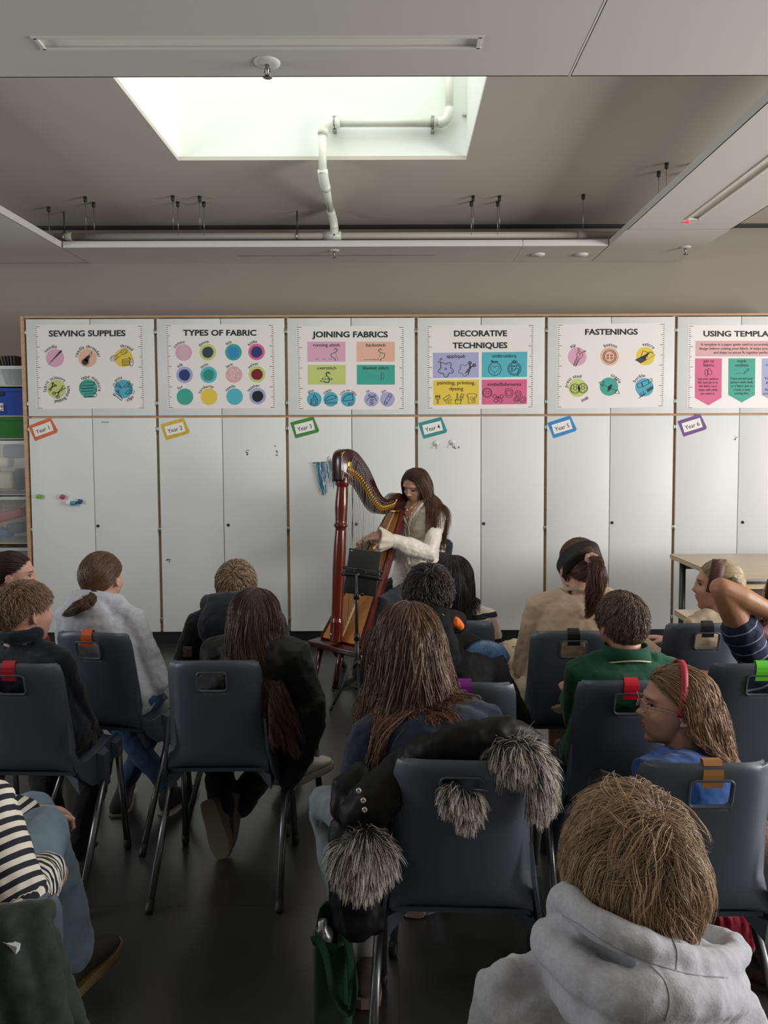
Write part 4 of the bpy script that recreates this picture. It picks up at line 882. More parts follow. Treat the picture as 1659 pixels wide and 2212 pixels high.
ring = [tc_ + TR @ Vector((math.cos(a) * .026 + (.008 if math.cos(a) > 0 else -.008) - .012, -.022, math.sin(a) * .017 - .003)) for a in np.linspace(0, 2 * PI, 31)]
MB().tube(ring, .0025, 6, caps=False).build('pivot_ring', M_sgrey, st)
MB().tube([tc_ + TR @ Vector((-.012, -.012, -.004)), (0, 0, zt - .01)], .010, 12).build('pivot', M_sblk, st)
tb = thing('tablet', 'black tablet clamped to the slim stand, seen from behind', 'tablet', tc_ + SO)
MB().rbox(TR @ Vector((0, 0.002, 0)), (.184, .008, .252), .004, TR).build('tablet_case', mat('tablet_black', '#101114', 0.45), tb)
MB().rbox(TR @ Vector((0, .0072, 0)), (.176, .001, .242), .0004, TR).build('screen', mat('screen_glass', '#23272c', 0.1), tb)
MB().lathe([(.005, 0), (.005, .001), (.0005, .0012)], TR @ Vector((-.078, -.002, .112)), TR @ Vector((0, -1, 0)), 12).build('camera_lens', M_steel, tb)

# ------------------------------------------------------------------ tables, shelf of boxes, bag
M_ttop = wood('table_laminate', '#c9b596', '#d3c1a4', (2, 14, 2), 0.35); M_tedge = wood('table_edge', '#b9a07a', '#c4ac88', (2, 2, 40), 0.5); M_tleg = mat('table_leg', '#4a4c4f', 0.4, metal=.6)
def table(label, x0, x1, y0, y1, z, group):
    o = thing('table', label, 'table', (x0, y0, 0), group=group); W_, H_ = x1 - x0, y1 - y0
    MB().rbox((W_ / 2, H_ / 2, z - .002), (W_, H_, .006), .002).build('table_top', M_ttop, o)
    MB().box((W_ / 2, H_ / 2, z - .017), (W_, H_, .023)).build('edge_core', M_tedge, o)
    for a in (.06, W_ - .06):
        for b in (.06, H_ - .06): MB().tube([(a, b, 0), (a, b, z - .03)], .02, 12).build('leg', M_tleg, o)
    MB().box((W_ / 2, .06, z - .06), (W_ - .12, .025, .05)).box((W_ / 2, H_ - .06, z - .06), (W_ - .12, .025, .05)).build('rail', M_tleg, o)
table('pale wooden table against the right cabinets, a dark phone on it', 1.765, 3.4, 3.76, 4.74, .752, 'pale wooden tables')
table('low pale wooden bench table under and before the big table', 1.42, 2.5, 3.30, 3.74, .623, 'pale wooden tables')
p = PZ(1619, 1256, .757); o = thing('phone', 'dark phone lying flat on the pale table', 'phone', (p.x, p.y, .753), math.radians(2))
MB().rbox((0, 0, .0045), (.20, .09, .009), .004).build('phone_body', mat('phone_black', '#17191d', 0.25), o); MB().rbox((0, 0, .0094), (.188, .08, .001), .0004).build('screen', mat('screen_glass', '#23272c', 0.1), o)
# open shelf at far left with boxes
M_clear = mat('clear_plastic', '#c9d0d2', 0.12, alpha=0.16); M_crim = mat('clear_plastic_rim', '#c3c9ca', 0.3, alpha=.75)
SX0, SX1 = -3.55, CX0 - .036; sy0 = D + .03
o = thing('open_shelving', 'open wooden shelves of boxes at the left edge, beside the first cabinet', 'shelf', ((SX0 + SX1) / 2, sy0, 0)); h = (SX1 - SX0) / 2
zsh = [.10, .62, 1.095, 1.385, 1.685, 1.885, 2.11]
MB().box((0, .40, 1.0), (2 * h, .012, 1.95)).build('back_panel', M_birch, o)
MB().box((-h + .01, .2, 1.2), (.02, .40, 2.35)).build('side_panel', M_birch, o)
for y_ in (1180, 1072, 948, 897, 836): pass
zz = [P(30, v, sy0).z for v in (1172, 1067, 946, 897, 832)]
for z in zz + [.10, .45]: MB().box((0, .2, z - .006), (2 * h, .39, .008)).build('shelf_board', mat('shelf_grey', '#a9a49a', 0.5), o)
def bin_box(name, label, z, hgt, m, x1=SX1 - .012, wd=.36, group='boxes on the open shelves', frame=None, lid=None, rim=None):
    b = thing(name, label, 'box', (x1 - wd / 2, sy0 + .19, z), group=group); t = .004; q = MB()
    q.box((0, -.17, hgt / 2), (wd, t, hgt)).box((0, .17, hgt / 2), (wd, t, hgt)).box((-wd / 2, 0, hgt / 2), (t, .34, hgt)).box((wd / 2, 0, hgt / 2), (t, .34, hgt)).box((0, 0, t / 2), (wd, .34, t)); q.build('body', m, b)
    MB().box((0, -.176, hgt - .012), (wd + .012, .012, .024)).box((0, .176, hgt - .012), (wd + .012, .012, .024)).box((-wd / 2 - .004, 0, hgt - .012), (.012, .36, .024)).box((wd / 2 + .004, 0, hgt - .012), (.012, .36, .024)).build('rim', rim or m, b)
    return b
M_bluep = mat('blue_plastic', '#153f9c', 0.55, spec=.25); M_grnp = mat('green_plastic', '#146a20', 0.55, spec=.25)
bb = bin_box('storage_tray', 'deep blue plastic tray with a paper label on the open shelf', zz[3], zz[4] - zz[3] - .02, M_bluep)
MB().rbox((-.005, -.178, .155), (.10, .012, .03), .01).build('hand_slot', mat('slot_dark', '#1a1f2c', .6), bb)
lb = MB().box((.0, -.1775, .06), (.075, .001, .055)).build('paper_label', INK['paper'], bb); lt = Ink(0, 0, 1.0, sy0 + .0115)
lt.text('C)', 1, 13, 892, 9); lt.text('6)', 1, 12, 881, 8); lo = lt.mb.build('label_writing', [INK[q] for q in KEYS], None, fix=False); lo.parent = lb; lo.location = -Vector(bb.location)
bin_box('storage_tray', 'green plastic tray under the blue one on the open shelf', zz[2], zz[3] - zz[2] - .012, M_grnp)
def contents(items):
    for nm, lbl, cat, shp, c in items:
        m = mat('c_' + c.strip('#'), c, .5); mb = MB(); mb.rbox(*shp) if len(shp) < 5 else mb.rbox(*shp[:4]); tag(mb.build(nm, m), lbl, cat, 'things inside the clear boxes')
def front(px, py, dy=.1): return P(px, py, sy0 + dy)
c1 = bin_box('clear_box', 'clear plastic box of dark folders on the top open shelf', zz[4], .14, M_clear, rim=M_crim)
for i in range(6):
    p = front(50 - i * 5.5, 800, .2); tag(MB().rbox((p.x, p.y, zz[4] + .115), (.011, .25, .215), .003, Matrix.Rotation(math.radians(-2 - i * 3), 3, 'Y')).build('folder', mat('folder_' + str(i % 3), ('#57534d', '#6d6659', '#49464a')[i % 3], .7)), 'dark folder standing in the top clear box on the open shelf', 'folder', 'folders in the top clear box')
c2 = bin_box('clear_box', 'clear plastic box holding cream and dark cases on the middle open shelf', zz[1], zz[2] - zz[1] - .02, M_clear, rim=M_crim)
for nm, px, py, sz, c, lbl in (('cream_case', 18, 1038, (.13, .12, .13), '#c9c3a8', 'rounded cream case low in the clear box on the open shelf'), ('cream_pouch', 10, 998, (.11, .1, .08), '#cdc6ae', 'cream pouch above the cream case in the clear box'), ('dark_case', 34, 975, (.16, .1, .10), '#23262f', 'dark case at the top of the clear box on the open shelf'), ('dark_bundle', 46, 1035, (.06, .12, .16), '#2d3040', 'dark bundle at the right of the clear box on the open shelf')):
    p = front(px, py, .12); tag(MB().rbox((p.x, p.y, max(p.z, zz[1] + sz[2] / 2 + .006)), sz, .025, seg=3).build(nm, mat('c_' + c.strip('#'), c, .6)), lbl, 'case')
c3 = bin_box('clear_box', 'clear plastic box of red and blue bits on the lower open shelf', zz[0], zz[1] - zz[0] - .02, M_clear, rim=M_crim)
for nm, px, py, sz, c, lbl, rt in (('red_tray', 26, 1112, (.22, .14, .07), '#b5352f', 'red plastic tray tilted in the lower clear box', 14), ('yellow_pack', 38, 1080, (.16, .12, .04), '#a8a253', 'yellow flat pack at the top of the lower clear box', 4), ('blue_pack', 12, 1150, (.10, .1, .06), '#2b5fa0', 'blue pack at the bottom of the lower clear box', -12), ('navy_pack', 40, 1140, (.12, .12, .08), '#25304c', 'navy pack at the right of the lower clear box', 8)):
    p = front(px, py, .15); tag(MB().rbox(p, sz, .012, Matrix.Rotation(math.radians(-rt), 3, 'Y')).build(nm, mat('c_' + c.strip('#'), c, .5)), lbl, 'pack')
c4 = bin_box('clear_box', 'clear plastic box with yellow contents, lowest visible open shelf', zz[0] - .32, .28, M_clear, rim=M_crim)
p = front(14, 1196, .15); tag(MB().rbox((p.x, p.y, zz[0] - .14), (.14, .12, .12), .02).build('yellow_bag', mat('c_yel', '#b3a04a', .6)), 'yellow bag in the lowest visible clear box', 'bag')
# ------------------------------------------------------------------ people: shared builders
SK = mat('skin_light', '#c99a86', 0.5, bump=(220, .05, .001), var=(9, .05)); SK2 = mat('skin_tan', '#a87858', 0.48, bump=(220, .05, .001), var=(9, .05))
M_lip = mat('lip', '#a85f5c', .4); M_brow = mat('brow', '#3a2a22', .8); M_eyew = mat('eye_white', '#e9e4df', .25); M_iris = mat('iris', '#2c211c', .15); M_lash = mat('lash', '#1d1614', .6)
for _m in (SK, SK2):
    b = _m.node_tree.nodes['Principled BSDF']; b.inputs['Subsurface Weight'].default_value = .12; b.inputs['Subsurface Radius'].default_value = (.008, .003, .002)
HE = [((0, -.06, .10), (.335, .415, .395)), ((0, .09, -.10), (.272, .30, .33)), ((0, .11, -.26), (.215, .245, .215)), ((0, .255, -.41), (.085, .095, .075)), ((0, .335, -.0), (.042, .085, .12)),
      ((0, .395, -.093), (.05, .08, .05)), ((.05, .36, -.108), (.036, .06, .036)), ((-.05, .36, -.108), (.036, .06, .036)), ((0, .335, -.212), (.085, .06, .022)), ((0, .328, -.262), (.068, .06, .025)),
      ((.15, .20, -.10), (.11, .13, .11)), ((-.15, .20, -.10), (.11, .13, .11)), ((0, .25, .135), (.24, .125, .06))]
HORG = np.array([0, .03, -.03])
def head_r(d):
    d = d / np.linalg.norm(d, axis=1, keepdims=True); T = np.full((len(d), len(HE)), 0.02)
    for i, (c, r) in enumerate(HE):
        r = np.array(r); q = (HORG - np.array(c)) / r; e = d / r; A = (e * e).sum(1); B = 2 * (e * q).sum(1); C_ = (q * q).sum() - 1; ds = B * B - 4 * A * C_
        ok = ds > 0; T[ok, i] = (-B[ok] + np.sqrt(ds[ok])) / (2 * A[ok])
    k = 55.0; m = T.max(1); t = m + np.log(np.exp(k * (T - m[:, None])).sum(1)) / k - .012
    p = HORG + d * t[:, None]
    for s in (-1, 1):
        g = np.exp(-(((p[:, 0] - s * .135) / .075) ** 2 + ((p[:, 2] - .035) / .055) ** 2)) * (d[:, 1] > 0); t = t - .030 * g
    g = np.exp(-((p[:, 0] / .14) ** 2 + ((p[:, 2] + .236) / .012) ** 2)) * (d[:, 1] > 0); t = t - .010 * g
    return t
def head_pt(x, z, off=0.0):
    """surface point of the face with lateral x, height z (head units)"""
    y = .35
    for _ in range(12):
        d = np.array([[x, y, z]]) - HORG; t = head_r(d)[0]; p = HORG + d[0] / np.linalg.norm(d[0]) * t; y += (x - p[0]) * 0 + 0; s = np.array([x - p[0], 0, z - p[2]])
        if abs(s).max() < 1e-4: break
        y = p[1]
    return np.array([p[0], p[1], p[2]]) + d[0] / np.linalg.norm(d[0]) * off
def add_head(mb, C, R, H, n=72, m=56):
    th = np.linspace(0.0001, PI - .0001, m + 1); ph = np.linspace(0, 2 * PI, n, endpoint=False)
    d = np.array([[math.sin(t) * math.cos(p), math.sin(t) * math.sin(p), math.cos(t)] for t in th for p in ph]); t = head_r(d); pts = (HORG + d * t[:, None]) * H
    Rn = np.array(R); w = pts @ Rn.T + np.array(C)
    fs = [(i * n + j, (i + 1) * n + j, (i + 1) * n + (j + 1) % n, i * n + (j + 1) % n) for i in range(m) for j in range(n)]
    mb.add([tuple(v) for v in w], fs, 0, True)
    for s in (-1, 1):       # ears: plate, rim, lobe
        f = lambda x, y, z: Vector(C) + R @ Vector((s * x * H, y * H, z * H))
        E_ = R @ Matrix.Rotation(s * math.radians(-22), 3, 'Z')
        mb.ell(f(.335, -.055, -.02), (.022 * H, .062 * H, .10 * H), E_, 12, 8)
        rim = [f(.335 + .02 + .02 * math.sin(a), -.055 - .062 * math.sin(a + .3), -.02 + .105 * math.cos(a + .3)) for a in np.linspace(-.6, 2.9, 12)]
        mb.capsule(rim, [.017 * H] * 12, 8); mb.ell(f(.335, -.035, -.125), (.022 * H, .03 * H, .032 * H), E_, 10, 6)
def face_patch(name, pts, C, R, H, m, parent, off=.004, thick=.004):
    """thin raised patch that follows the face (lips, brows, lids); pts in head units"""
    P3 = [Vector(C) + R @ Vector(tuple(head_pt(x, z, off) * H)) for x, z in pts]; c = sum(P3, Vector()) / len(P3)
    n = (c - (Vector(C) + R @ Vector(tuple(HORG * H)))).normalized() * thick * H
    mb = MB(); k = len(P3); a = [p for p in P3]; b = [p - n * 2 for p in P3]
    mb.add(a + [c + n * .5] + b, [(i, (i + 1) % k, k) for i in range(k)] + [(i, i + k + 1, (i + 1) % k + k + 1, (i + 1) % k) for i in range(k)], 0, True)
    return mb.build(name, m, parent)
def face(C, R, H, parent, closed=False, brow=M_brow, lip=M_lip):
    for s in (-1, 1):
        q = [(s * x, z) for x, z in ((.062, .098), (.11, .122), (.165, .126), (.21, .108), (.165, .108), (.11, .102))]
        face_patch('eyebrow', q, C, R, H, brow, parent)
        if closed:
            face_patch('eyelid', [(s * x, z) for x, z in ((.085, .025), (.12, .05), (.16, .048), (.195, .02), (.16, .012), (.12, .010))], C, R, H, M_sklid, parent, .006)
            face_patch('eyelashes', [(s * x, z) for x, z in ((.08, .022), (.12, .010), (.16, .010), (.205, .020), (.165, -.006), (.12, -.006))], C, R, H, M_lash, parent, .008)
        else:
            e = face_patch('eye', [(s * x, z) for x, z in ((.082, .024), (.11, .048), (.15, .05), (.192, .028), (.15, .012), (.11, .010))], C, R, H, M_eyew, parent, .010)
            face_patch('iris', [(s * (.137 + .024 * math.cos(a)), .030 + .022 * math.sin(a)) for a in np.linspace(0, 6.28, 12, endpoint=False)], C, R, H, M_iris, e, .014)
            face_patch('eyelashes', [(s * x, z) for x, z in ((.078, .026), (.11, .052), (.15, .055), (.2, .03), (.15, .047), (.11, .045))], C, R, H, M_lash, parent, .014)
    face_patch('lips', [(-.085, -.236), (-.04, -.208), (0, -.214), (.04, -.208), (.085, -.236), (.045, -.272), (0, -.28), (-.045, -.272)], C, R, H, lip, parent, .003, .006)
M_sklid = mat('eyelid_skin', '#b98a78', .5)
def add_hand(mb, wrist, fdir, palm_n, side, s=1.0, curl=(35, 40, 30), spread=1.0, thumb=None):
    """palm + four unequal fingers + thumb; fdir: towards knuckles, palm_n: the way the palm faces, side=+1 thumb at fdir x palm_n"""
    f = Vector(fdir).normalized(); p = Vector(palm_n); p = (p - f * p.dot(f)).normalized(); l = f.cross(p) * side; w = Vector(wrist); L = .078 * s
    rings = []
    for t, hw, hd in ((-.012, .022, .018), (.015 * s, .028, .018), (.045 * s, .036, .016), (L, .038, .012), (L + .008, .030, .008)):
        c = w + f * t; rings.append([c + l * (math.cos(a) * hw * s) + p * (math.sin(a) * hd * s) for a in np.linspace(0, 2 * PI, 12, endpoint=False)])
    mb.loft(rings)
    for i, (o, ln, r) in enumerate(((.027, .066, .0082), (.009, .074, .0085), (-.009, .069, .0082), (-.027, .054, .0074))):
        c = curl[i] if len(curl) == 4 and hasattr(curl[0], '__len__') else curl
        q = w + f * (L - .004) + l * (o * s); d = (f + l * (o * 3.0 * spread)).normalized(); pts = [q - d * .014, q]; a = 0
        for k, frac in enumerate((.46, .30, .24)):
            a += math.radians(c[k]); dd = (d * math.cos(a) + p * math.sin(a)); q = q + dd * (ln * s * frac); pts.append(q)
        mb.capsule(pts, [r * s, r * 1.05 * s, r * s, r * .92 * s, r * .8 * s], 10)
    td = thumb or (.75, .62, .25); q0 = w + f * (.02 * s) + l * (.022 * s); d1 = (f * td[1] + l * td[0] + p * td[2]).normalized(); q1 = q0 + d1 * (.036 * s); d2 = (d1 + f * .55 + p * .15).normalized(); q2 = q1 + d2 * (.03 * s); q3 = q2 + d2 * (.022 * s)
    mb.capsule([q0, q1, q2, q3], [.013 * s, .0105 * s, .0095 * s, .0075 * s], 10)
def shoe_mb(ankle, toe_dir, up, s=1.0):
    """upper and sole as two builders"""
    f = Vector(toe_dir).normalized(); u = Vector(up); u = (u - f * u.dot(f)).normalized(); l = f.cross(u); a = Vector(ankle); up_ = MB(); so = MB(); rings = []
    for t, hw, h0, h1 in ((-.062, .018, -.055, -.02), (-.058, .028, -.066, .02), (-.035, .034, -.067, .035), (.0, .035, -.067, .03), (.035, .037, -.067, .0), (.075, .042, -.067, -.018), (.115, .042, -.067, -.03), (.145, .034, -.066, -.038), (.16, .016, -.062, -.047)):
        c = a + f * (t * s); r = []
        for q in np.linspace(0, 2 * PI, 16, endpoint=False):
            z = (h0 + h1) / 2 + (h1 - h0) / 2 * math.sin(q); r.append(c + l * (hw * s * math.copysign(abs(math.cos(q)) ** .7, math.cos(q))) + u * (z * s))
        rings.append(r)
    up_.loft(rings); rings = []
    for t, hw in ((-.068, .018), (-.06, .032), (-.03, .038), (.03, .039), (.08, .046), (.12, .046), (.155, .034), (.168, .016)):
        c = a + f * (t * s); rings.append([c + l * (x * hw * s) + u * (z * s) for x, z in ((-1, -.086), (1, -.086), (1.04, -.075), (1, -.060), (-1, -.060), (-1.04, -.075))])
    so.loft(rings, smooth=False); return up_, so
_clouds = {}
def cloud(scale):
    if scale not in _clouds:
        t = bpy.data.textures.new('folds', 'CLOUDS'); t.noise_scale = scale; t.noise_depth = 2; _clouds[scale] = t
    return _clouds[scale]
def skin_mesh(mb, name, vox=.006, smooth=2, folds=None):
    me = mb.mesh(name); bm = bmesh.new(); bm.from_mesh(me); bmesh.ops.recalc_face_normals(bm, faces=bm.faces[:]); bm.to_mesh(me); bm.free()
    mods = [('REMESH', dict(mode='VOXEL', voxel_size=vox, use_smooth_shade=True)), ('SMOOTH', dict(factor=.5, iterations=smooth))]
    if folds:
        for sc, st in folds: mods.append(('DISPLACE', dict(texture=cloud(sc), strength=st, mid_level=.5, texture_coords='LOCAL')))
        mods.append(('SMOOTH', dict(factor=.5, iterations=1)))
    out = bake(me, mods); bpy.data.meshes.remove(me); out.name = name; return out
def put(name, me, m, parent, label=None):
    for q in (m if isinstance(m, (list, tuple)) else [m]): me.materials.append(q)
    o = link(name, me, parent)
    if label: o['label'] = label
    return o
def local(o, root):     # children built in world space under a root placed at the figure's base
    o.location = -Vector(root.location) if o.parent is root else (0, 0, 0)
def stripe_attr(me, fn):
    n = len(me.vertices); co = np.empty(n * 3); me.vertices.foreach_get('co', co); v = fn(co.reshape(-1, 3)); a = me.attributes.new('stripe', 'FLOAT', 'POINT'); a.data.foreach_set('value', v.astype(np.float32))
# ---------------- hair made of thousands of fine tapering strands over a scalp cap
HLX = np.array([-90, -50, -25, -8, 4, 12, 35, 60, 90.0]); HLZ = [np.array([-.80, -.74, -.58, -.36, -.2, .0, .28, .50, .58]), np.array([-.80, -.70, -.42, .04, .06, .08, .30, .50, .58])]; EARS = [0]
def hairline(u):
    az = np.degrees(np.arctan2(u[:, 1], np.abs(u[:, 0]))); return np.interp(az, HLX, HLZ[EARS[0]])
def hair(name, C, R, H, color, parent, style='long', n=2500, L=.3, seg=14, width=.0011, part=0.0, lift=.03, messy=.15, clump=.6, wave=.004, wfreq=2.5, tie=None, tail=None, tail_r=(.02, .028, .02, .006), coll=(), streak=.25, crown=(0.0, -.5, .87), fringe=0.0, grav=.42, backbias=.0, vol=1.0, seed=1, front=.0, label=None, tint2=None, lenvar=.25, nape=0.0, hue=None, ears=0, clamp=None, gdir=(0, 0, 0), flare=0.0):
    EARS[0] = ears
    rg = np.random.default_rng(seed); Rn = np.array(R); C = np.array(C); cc = np.array([0, -.06, .10]) * H; ax = np.array([.335, .415, .395]) * H * 1.012 * np.array([vol, vol, vol])
    u = rg.normal(size=(n * 3, 3)); u /= np.linalg.norm(u, axis=1, keepdims=True); keep = u[:, 2] > hairline(u) + nape * (u[:, 1] < -.2); u = u[keep][:n]; n = len(u)
    G = np.array([0, 0, -1.0]) @ Rn         # gravity in head space
    pos = cc + u * ax; paths = np.zeros((n, seg, 3)); Ls = L * (1 - lenvar * rg.random(n)); crown = np.array(crown) / np.linalg.norm(crown)
    if style == 'tied':
        tu = np.array(tie) / np.linalg.norm(tie); K1 = seg // 2 if tail is not None else seg
        dt = (u @ tu).clip(-1, 1); om = np.arccos(dt); so = np.sin(om).clip(1e-4)
        for k in range(K1):
            t = k / (K1 - 1); t2 = t; w = (np.sin((1 - t2) * om) / so)[:, None] * u + (np.sin(t2 * om) / so)[:, None] * tu; w = w / np.linalg.norm(w, axis=1, keepdims=True)
            rad = 1.012 + lift * math.sin(t * PI) * (.35 + rg.random(n) * .65) + .03 * t; paths[:, k] = cc + w * ax * rad[:, None]
        if tail is not None:
            tl = [(np.array(q) - C) @ Rn for q in tail]; tp = np.array([tuple(v) for v in bez([Vector(q) for q in tl], seg - K1)])[1:]; K2 = seg - K1
            ang = rg.random(n) * 6.283; rr = np.sqrt(rg.random(n)); cut = 1 - lenvar * rg.random(n)
            # frame across the tail
            for k in range(K2):
                t = (k + 1) / K2; te = t * cut; idx = te * (K2 - 1); i0 = np.floor(idx).astype(int).clip(0, K2 - 2); f = (idx - i0)[:, None]; base = tp[i0] * (1 - f) + tp[i0 + 1] * f
                T = tp[min(k + 1, K2 - 1)] - tp[max(k - 1, 0)]; T = T / np.linalg.norm(T); a = np.cross(T, [0.3, 1, .2]); a /= np.linalg.norm(a); b = np.cross(T, a)
                r = np.interp(te, np.linspace(0, 1, len(tail_r)), tail_r) * rr; sw = wave * np.sin(t * wfreq * 6 + ang * 2)
                paths[:, K1 + k] = base + a * (np.cos(ang) * r + sw)[:, None] + b * (np.sin(ang) * r)[:, None]
    else:
        side = np.where(u[:, 0] >= part, 1.0, -1.0)
        kk = rg.normal(size=(3, 3)) * 5; kk2 = rg.normal(size=(3, 3)) * 9; jit = (np.sin(u @ kk + rg.random(3) * 6) * .8 + np.sin(u @ kk2 + rg.random(3) * 6) * .6) * messy + rg.normal(size=(n, 3)) * messy * .22
        if style == 'short':
            d = u - crown; d = d + np.array([0, 0, 0]); d += jit
        else:
            bk = np.clip((u[:, 1] + .45) / .6, 0.10, 1); d = np.stack([side * (.9 - .5 * np.abs(u[:, 0])) * bk, -.25 - .5 * (u[:, 1] < .1) - backbias * (u[:, 1] > -.1), -.5 * np.ones(n)], 1) + jit
        paths[:, 0] = pos; st = Ls / (seg - 1); lay = rg.random(n)
        prev = None; Gv = G + np.array(gdir)
        for k in range(1, seg):
            q = (pos - cc) / ax; f = np.linalg.norm(q, axis=1); nr = q / ax; nr /= np.linalg.norm(nr, axis=1, keepdims=True)
            if k == 1: dd = d
            elif style == 'short':
                dd = prev * .8 + G * grav * .35 + jit * .12
            else:
                below = np.clip(-(pos[:, 2] + .0 * H) / (.5 * H), 0, 1)[:, None]; gg = G + (Gv - G) * below + np.array([1.0, 0, 0]) * (np.sign(pos[:, :1]) * flare) * below; dd = prev * (1 - grav) + gg * grav + jit * .08
            if style != 'short' and backbias: dd[:, 1] -= backbias * .25 * (pos[:, 1] > -.05 * H) * (pos[:, 2] > -.35 * H)
            near = f < 1.12
            if style == 'short':
                dn = (dd * nr).sum(1, keepdims=True); dd = dd - nr * dn * .9 + nr * (lift * (1 - k / seg))
            else:
                dn = np.minimum((dd * nr).sum(1, keepdims=True), 0) * near[:, None]; dd = dd - nr * dn
            dd /= np.linalg.norm(dd, axis=1, keepdims=True) + 1e-9; pos = pos + dd * st[:, None]
            q = (pos - cc) / ax; f = np.linalg.norm(q, axis=1); tgt = 1.015 + lay * (lift * 1.2 + .03) * min(1, k / 4)
            inside = f < tgt; pos[inside] = cc + (q[inside] / f[inside, None] * tgt[inside, None]) * ax
            for c_, r_ in coll:
                cl = (np.array(c_) - C) @ Rn; w = pos - cl; dist = np.linalg.norm(w, axis=1); rr_ = r_ + .004 + lay * .012; hit = dist < rr_
                if hit.any(): pos[hit] = cl + w[hit] / dist[hit, None] * rr_[hit, None]
            prev = dd; paths[:, k] = pos
        ph = rg.random(n) * 6.28; tt = np.linspace(0, 1, seg)
        wv = (np.sin(tt[None] * wfreq * 6.28 + ph[:, None]) * wave * tt[None] ** .7); paths[:, :, 0] += wv; paths[:, :, 1] += wv * np.cos(ph)[:, None]
    if clump > 0:
        ng = max(20, n // 14); g = rg.choice(n, ng, replace=False); dist = ((u[:, None] - u[g][None]) ** 2).sum(2); gi = g[dist.argmin(1)]; t = (np.linspace(0, 1, seg)[None, :, None] ** 1.2) * clump
        paths = paths * (1 - t) + (paths[gi] + (paths[:, :1] - paths[gi][:, :1]) * .35) * t
    cutm = hairline(u) * 0
    # strands -> three-sided tapering tubes
    W = paths @ Rn.T + C
    if clamp is not None: W = clamp(W, rg)
    Tn = np.gradient(W, axis=1); Tn /= np.linalg.norm(Tn, axis=2, keepdims=True) + 1e-9; ref = rg.normal(size=(n, 1, 3)); A = np.cross(Tn, ref); A /= np.linalg.norm(A, axis=2, keepdims=True) + 1e-9; B = np.cross(Tn, A)
    tp = np.interp(np.linspace(0, 1, seg), [0, .1, .6, 1], [.8, 1, .9, .25])[None, :, None] * width * (.7 + .6 * rg.random((n, 1, 1))); vs = np.stack([W + (A * math.cos(a) + B * math.sin(a)) * tp for a in (0, 2.094, 4.189)], 2).reshape(-1, 3)
    base = (np.arange(n) * seg * 3)[:, None, None] + (np.arange(seg - 1) * 3)[None, :, None]; j = np.arange(3)[None, None]; j2 = (j + 1) % 3
    F = np.stack([base + j, base + j2, base + 3 + j2, base + 3 + j], -1).reshape(-1, 4)
    tint = (1 + streak * rg.normal(size=n)).clip(.45, 1.9); tcol = np.repeat(tint, seg * 3)
    if tint2 is not None:
        tt = np.tile(np.repeat(np.linspace(0, 1, seg), 3), n)[:, None]; tcol = tcol[:, None] * ((1 - tt) + tt * np.array(tint2)[None])
    else: tcol = tcol[:, None] * np.ones((1, 3))
    # cap
    cu = []; cf = []; nn, mm = 56, 36
    th = np.linspace(.0001, PI - .0001, mm + 1); ph = np.linspace(0, 2 * PI, nn, endpoint=False); D_ = np.array([[math.sin(a) * math.cos(b), math.sin(a) * math.sin(b), math.cos(a)] for a in th for b in ph]); okv = D_[:, 2] > hairline(D_) + .02
    for i in range(mm):
        for jx in range(nn):
            q = (i * nn + jx, (i + 1) * nn + jx, (i + 1) * nn + (jx + 1) % nn, i * nn + (jx + 1) % nn)
            if all(okv[x] for x in q): cf.append(q)
    cw = (cc + D_ * ax * .992) @ Rn.T + C; o = len(vs); allv = np.concatenate([vs, cw]); allF = np.concatenate([F, np.array(cf) + o]) if cf else F
    me = bpy.data.meshes.new(name); me.vertices.add(len(allv)); me.vertices.foreach_set('co', allv.ravel()); nf = len(allF); me.loops.add(nf * 4); me.loops.foreach_set('vertex_index', allF.ravel().astype(np.int32)); me.polygons.add(nf)
    me.polygons.foreach_set('loop_start', np.arange(0, nf * 4, 4, dtype=np.int32)); me.polygons.foreach_set('use_smooth', np.ones(nf, dtype=bool)); me.update(calc_edges=True)
    ca = me.color_attributes.new('tint', 'FLOAT_COLOR', 'POINT'); col = np.ones((len(allv), 4)); col[:len(vs), :3] = tcol; col[len(vs):, :3] = .6; ca.data.foreach_set('color', col.ravel().astype(np.float32))
    me.materials.append(hair_mat(color)); ob = link(name, me, parent)
    if label: ob['label'] = label
    return ob
def hair_mat(c):
    m = mat('hair_' + c.strip('#'), c, .42, spec=.45, attr=True); return m
